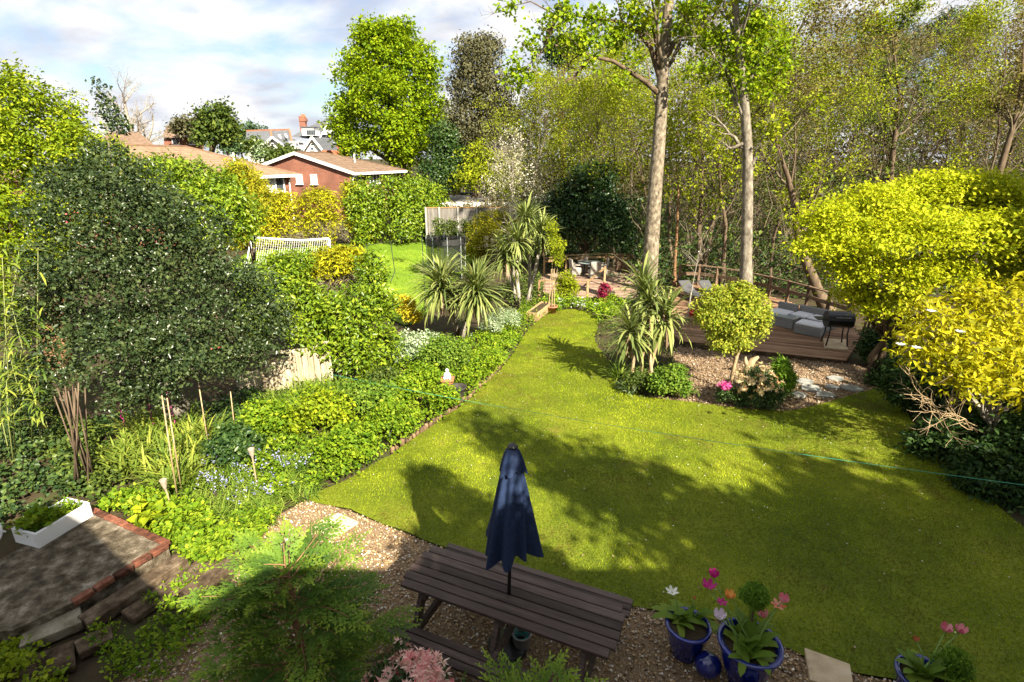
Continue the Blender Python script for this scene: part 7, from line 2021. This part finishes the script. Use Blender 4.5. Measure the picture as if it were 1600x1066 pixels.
# pots by the decks
def tpot(label, px, py, r_, h, mat=None, name='terracotta_pot'):
    b = G(px, py)
    root = thing(name, label, 'pot', tuple(b))
    MB().lathe([(.0, 0), (r_ * .65, 0), (r_ * .9, h * .82), (r_, h * .82), (r_, h), (r_ * .88, h), (r_ * .85, h * .85)], 18).build('body', mat or M_TERRA, root, True)
    MB().disc((0, 0, h * .87), r_ * .86, 16).build('soil', M_SOIL, root)
    return b
b = tpot('terracotta pot holding a slim staked tree at the end of the lawn', 862, 489, .24, .30)
Y = b.y
bl = [pb(868,385,Y,15,22), pb(862,360,Y,10,18), pb(872,405,Y,10,16)]
root = bush('staked_tree', 'slim yellow green tree tied to stakes in the terracotta pot', 'tree', (b.x, b.y, b.z + .26), bl, 170, 14, .16, .07, .04, L_BUD, 271, .018, B_CANE)
for dx_ in (-.12, .1):
    MB().tube([(dx_, 0, 0), (dx_ * .4, 0, 1.5)], .018, 6).build('support_stake', B_CANE, root)
b = tpot('wide terracotta bowl under the palm clump', 826, 498, .28, .16)
tpot('black pot with a dark red acer by the dining deck', 953, 468, .22, .34, M_DARKPOT, 'plastic_pot')
F_CRIMSON = leafmat('leaf_crimson', st((.10,.008,.02), (.22,.015,.05), (.36,.04,.10)), .5, .3, .3, (1, .8, .8))
b = G(945, 476); bl = [pb(944,452,b.y,8,8), pb(941,460,b.y,7,6), pb(942,470,b.y,6,7)]
bush('red_acer', 'small dark crimson leaved acer by the dining deck', 'bush', tuple(b), bl, 80, 12, .15, .08, .05, F_CRIMSON, 272, .015)
b = G(888, 470); bl = [pb(886,440,b.y,15,16), pb(878,455,b.y,12,14), pb(892,455,b.y,12,14)]
bush('deck_bush', 'loose yellow green bush in front of the dining deck', 'bush', tuple(b), bl, 200, 14, .2, .09, .05, L_BUD, 273, .02)
bl = [pb(957,437,29,14,12), pb(968,448,28,14,12), pb(975,440,29,12,12)]
bush('grey_shrub', 'grey green shrub at the end of the golden railing', 'bush', base_at(962, 28), bl, 160, 14, .25, .1, .05, L_VARIEG, 274, .02)
b = tpot('dark pot of bright red flowers on the lower deck', 1082, 507, .2, .26, M_DARKPOT, 'plastic_pot')
bl = [((b.x, b.y, b.z + .42), (.2, .2, .12))]
root = bush('red_flowers', 'cluster of bright red flowers in the dark pot', 'plant', (b.x, b.y, b.z + .2), bl, 70, 12, .09, .05, .045, F_RED, 275, .012)
b = G(1072, 515)
stake_ = px_path(((1072,515), (1074,470), (1076,430), (1078,395)), b.y)
root = grown('young_magnolia', 'young bare pale stemmed tree in front of the sun loungers', 'tree', tuple(b), 276, 2.9, .035, [(9, .55, (.6, 1.1), .34, .6, 5, 4, .16, .05), (4, .3, (.5, 1.0), .5, .6, 4, 3, .2, .02)], (2, .05, .03, .03, .4), L_BLOSSOM, B_PALE)
# wooden trough
a, b = G(832, 500), G(852, 487)
d = b - a; rz = math.atan2(d.y, d.x)
root = thing('wooden_trough', 'long wooden trough planter at the end of the lawn', 'planter', tuple((a + b) / 2), rz)
for s in (-1, 1):
    for k in range(2): MB().box((0, s * .2, .1 + .17 * k), (d.length + .2, .03, .16), None, .006).build('board', M_RAIL, root)
    MB().box((s * (d.length / 2 + .08), 0, .18), (.03, .37, .33), None, .006).build('end_board', M_RAIL, root)
MB().box((0, 0, .16), (d.length + .12, .36, .26)).build('soil', M_SOIL, root)
# driftwood and stepping stones
b = G(1168, 585)
root = tag(MB().tube([(-.05, 0, -.05), (0, 0, .2), (.08, 0, .4), (.2, -.05, .52)], [.14, .11, .09, .03], 8).tube([(0, 0, .2), (-.1, .02, .36), (-.12, 0, .5)], [.08, .06, .02], 7).build('driftwood_stump', B_CANE, None, True, tuple(b)), 'gnarled driftwood stump behind the cream pieris', 'stump')
M_STEPST = noisemat('stepping_stone', [(0.3, (.17,.17,.155)), (0.7, (.30,.30,.28))], 6, 7, .8, .25, .3, 30, (1, 1, 1), .3)
SS = ((1256,596,26,'stepping stone closest to the juniper'), (1267,607,32,'large pale stepping stone left of the middle'), (1300,605,20,'small brown stepping stone in the gravel'), (1290,617,30,'stepping stone close to the lawn edge'), (1331,607,32,'stepping stone at the lawn corner'), (1306,592,24,'flat stepping stone towards the deck'), (1248,617,24,'stepping stone half buried next to the pieris'))
for k, (px, py, w_, lab) in enumerate(SS):
    p = PZ(px, py, zt(*G(px, py).xy)); m_ = PXM(p); rd = random.Random(k)
    poly = [((w_ * m_ * .5) * math.cos(a) * rd.uniform(.85, 1.15), (w_ * m_ * .42) * math.sin(a) * rd.uniform(.85, 1.15)) for a in np.linspace(0, 2 * math.pi, 10)[:-1]]
    o = MB().prism(poly, -.04, .03).build('stepping_stone', M_STEPST, None, False, (p.x, p.y, zt(p.x, p.y)))
    mm_ = o.modifiers.new('edge', 'BEVEL'); mm_.width = .01; mm_.segments = 2
    tag(o, lab, 'stone', 'stepping stones in the gravel')

# ================================================================== NEIGHBOUR'S LAWN: GOAL, TRAMPOLINE, NETS, FENCE, GARAGE
Yg = 26.3
A, B = W(392, 371, Yg), W(514, 373, Yg)
gz = zt(A.x, A.y)
root = thing('football_goal', 'white football goal with net on the lawn beyond the holly', 'goal', (A.x, A.y, gz))
o = Vector((A.x, A.y, gz)); hA, hB = A.z - gz, B.z - gz; wx = B - A
M_GW = paint('goal_white', (.80,.80,.80), .35, .4, .03)
MB().tube([(0, 0, 0), (0, 0, hA)], .05, 8).build('post', M_GW, root, True); MB().tube([(wx.x, 0, 0), (wx.x, 0, hB)], .05, 8).build('post', M_GW, root, True)
MB().tube([(0, 0, hA), (wx.x * .35, 0, hA - .09), (wx.x * .65, 0, hB - .09), (wx.x, 0, hB)], .05, 8).build('crossbar', M_GW, root, True)
bk = -1.1
for x, h in ((0, hA), (wx.x, hB)):
    MB().tube([(x, 0, h), (x - .12, bk, .0)], .03, 6).build('stay', M_GW, root, True)
net = MB()
nx, nz_ = 34, 15
def npnt(u, w):
    top = Vector((wx.x * u, 0, hA + (hB - hA) * u - .09 * math.sin(math.pi * u)))
    bot = Vector((wx.x * u - .05, bk * .9, .62 - .18 * math.sin(math.pi * u)))
    p = top.lerp(bot, w); p.z -= .12 * math.sin(math.pi * w); return p
for i in range(nx + 1):
    net.tube([npnt(i / nx, w / 5) for w in range(6)], .0035, 3, False)
for j in range(1, nz_ + 1):
    net.tube([npnt(u / 8, j / nz_) for u in range(9)], .0035, 3, False)
net.build('net', M_GW, root)
M_POLE = paint('net_pole', (.03,.035,.03), .5, .3)
root = thing('netting_fence', 'thin dark netting fence on slim poles in front of the goal', 'fence', tuple(base_at(500, 21)))
o = Vector(root.location)
for (px, y0, y1) in ((573,382,446), (659,366,408), (438,396,452)):
    p = W(px, y0, 21); MB().tube([Vector((p.x, 21, zt(p.x, 21))) - o, p - o], .018, 6).build('pole', M_POLE, root)
MB().tube([W(610,377,21) - o, W(617,425,21) - o, W(610,442,20.6) - o], .016, 6).build('bent_pole', M_POLE, root)
net = MB()
x0, x1 = W(425, 400, 21).x, W(560, 400, 21).x; zb_, zt_ = W(480, 446, 21).z, W(480, 398, 21).z
for x in np.arange(x0, x1, .09): net.tube([Vector((x, 21, zb_)) - o, Vector((x, 21, zt_)) - o], .0035, 3, False)
for z in np.arange(zb_, zt_, .09): net.tube([Vector((x0, 21, z)) - o, Vector((x1, 21, z)) - o], .0035, 3, False)
net.tube([W(430,397,21) - o, W(573,384,21) - o, W(610,377,21) - o, W(659,367,21) - o], .006, 4, False)
net.build('net', M_POLE, root)
# trampoline
def netmat(name, c, alpha):
    m, nt, out = newmat(name)
    p = principled(nt, .7, .2); p.inputs['Base Color'].default_value = (*c, 1)
    t = N(nt, 'ShaderNodeBsdfTransparent'); ms = N(nt, 'ShaderNodeMixShader'); ms.inputs[0].default_value = alpha
    nt.links.new(t.outputs[0], ms.inputs[1]); nt.links.new(p.outputs[0], ms.inputs[2]); nt.links.new(ms.outputs[0], out.inputs[0]); return m
c = W(696, 370, 29.5); gz = zt(c.x, 29.5)
root = thing('trampoline', 'trampoline with dark safety net on the far lawn', 'trampoline', (c.x, 29.5, gz))
Ht = c.z - gz; Rt = 1.05
for k in range(8):
    a = k * math.pi / 4 + .2; MB().tube([(Rt * math.cos(a), Rt * math.sin(a), 0), (Rt * math.cos(a), Rt * math.sin(a), Ht + .1)], .022, 6).build('pole', paint('tramp_pole', (.25,.27,.28), .4, .4) if k == 0 else bpy.data.materials['tramp_pole'], root)
MB().lathe([(Rt, Ht * .98), (Rt * 1.02, Ht * .98 - .32)], 32).build('top_band', netmat('band_net', (.03,.03,.03), .85), root)
MB().lathe([(Rt * .97, Ht * .85), (Rt * .95, .5)], 32).build('safety_net', netmat('safety_net', (.025,.03,.025), .5), root)
MB().lathe([(Rt * 1.05, .45), (Rt * 1.06, .5), (Rt * .8, .51)], 32).build('pad', M_POLE, root); MB().disc((0, 0, .47), Rt * .9, 32).build('mat', M_POLE, root)
# grey panel fence, garage and its surroundings
M_GREYF = noisemat('grey_fence', [(0.25, (.09,.08,.07)), (0.5, (.165,.15,.135)), (0.75, (.25,.23,.21))], 4, 7, .85, .15, .4, 30, (8, 8, .6), .25)
M_CONCP = paint('concrete_post', (.34,.32,.29), .9, .1, .1)
M_ORF = noisemat('orange_fence', [(0.25, (.26,.13,.055)), (0.75, (.44,.25,.12))], 4, 6, .85, .15, .3, 30, (1, 1, 4), .2)
Yf = 38.0
base = base_at(715, Yf); root = thing('panel_fence', 'weathered grey panel fence with concrete posts beyond the trampoline', 'fence', base); o = Vector(base)
xs_ = [W(px, 340, Yf).x for px in (666, 687, 716, 745, 775, 806)]
ztop = W(715, 325, Yf).z - o.z
for k, x in enumerate(xs_):
    MB().box((x - o.x, -.06, ztop / 2 + .03), (.11, .11, ztop + .06)).build('post', M_CONCP, root)
    if k < len(xs_) - 1:
        xa, xb = x - o.x + .06, xs_[k + 1] - o.x - .06; n = 9
        for i in range(n):
            w_ = (xb - xa) / n
            MB().box((xa + w_ * (i + .5), .012 * (i % 2), ztop / 2), (w_ * .99, .02, ztop - .02 * (i % 3))).build('board', M_GREYF, root)
        MB().box(((xa + xb) / 2, 0, ztop + .02), (xb - xa, .07, .05)).build('capping', M_ORF, root)
Yr = 47.0
base = base_at(735, Yr); root = thing('flat_garage', 'flat roofed garage with white fascia behind the grey fence', 'garage', base); o = Vector(base)
a, b = W(684, 318, Yr - 3), W(800, 311, Yr - 3); zz = a.z - o.z
cx_ = (a.x + b.x) / 2 - o.x; wdt = b.x - a.x
MB().box((cx_, 1.5, zz / 2 - .1), (wdt - .3, 8.6, zz - .2)).build('wall', M_RENDER, root)
MB().box((cx_, 1.5, zz + .02), (wdt, 9.0, .1)).build('roof', M_LEAD, root)
MB().box((cx_, -3.06, zz - .08), (wdt + .1, .06, .3)).build('fascia', M_WHITE, root)
base = base_at(768, 54); root = thing('grey_shed', 'dark grey boarded shed beside the blossom tree', 'shed', base); o = Vector(base)
a, b = W(745, 288, 54), W(800, 306, 54)
MB().box(((a.x + b.x) / 2 - o.x, 1, (a.z - o.z) / 2), (b.x - a.x, 2.4, a.z - o.z)).build('wall', paint('shed_grey', (.10,.11,.12), .8, .2), root)
MB().box((a.x - o.x, -.25, (a.z - o.z) / 2), (.3, .1, a.z - o.z)).build('corner_trim', paint('trim_grey', (.38,.40,.42), .6, .2), root)
MB().box(((a.x + b.x) / 2 - o.x, 1, a.z - o.z + .05), (b.x - a.x + .3, 2.8, .1)).build('roof', M_LEAD, root)
base = base_at(708, 58); root = thing('orange_fence', 'orange brown panel fence with white posts behind the garage', 'fence', base); o = Vector(base)
for k, px in enumerate((684, 703, 719)):
    p = W(px, 290, 58); MB().box((p.x - o.x, -.05, (p.z - o.z) / 2), (.12, .12, p.z - o.z + .1)).build('post', M_CONCP, root)
    if k < 2:
        p2 = W((703, 719)[k], 290, 58)
        for i in range(6):
            w_ = (p2.x - p.x - .14) / 6; MB().box((p.x - o.x + .07 + w_ * (i + .5), .01 * (i % 2), (p.z - o.z) / 2), (w_, .03, p.z - o.z)).build('board', M_ORF, root)
b = base_at(738, 56)
root = tag(MB().box((0, 0, (W(738,303,56).z - b[2]) / 2), (1.9, 1.2, W(738,303,56).z - b[2])).box((0, 0, W(738,303,56).z - b[2] + .06), (2.3, 1.5, .12)).build('log_store', M_DARKPOT, None, False, b), 'low dark roofed store between shed and orange fence', 'shed')
for k, (px, py) in enumerate(((686,362), (705,362), (728,360))):
    b = base_at(px, 36.5); bl = [pb(px, 352, 36.5, 8, 10), pb(px + 2, 362, 36.5, 9, 8)]
    bush('rose_bush', ['small rose bush at the hedge end of the grey fence', 'small rose bush at the middle post of the grey fence', 'small rose bush beside the trampoline top'][k], 'bush', b, bl, 60, 12, .3, .14, .08, L_WOOD, 281 + k, .02)
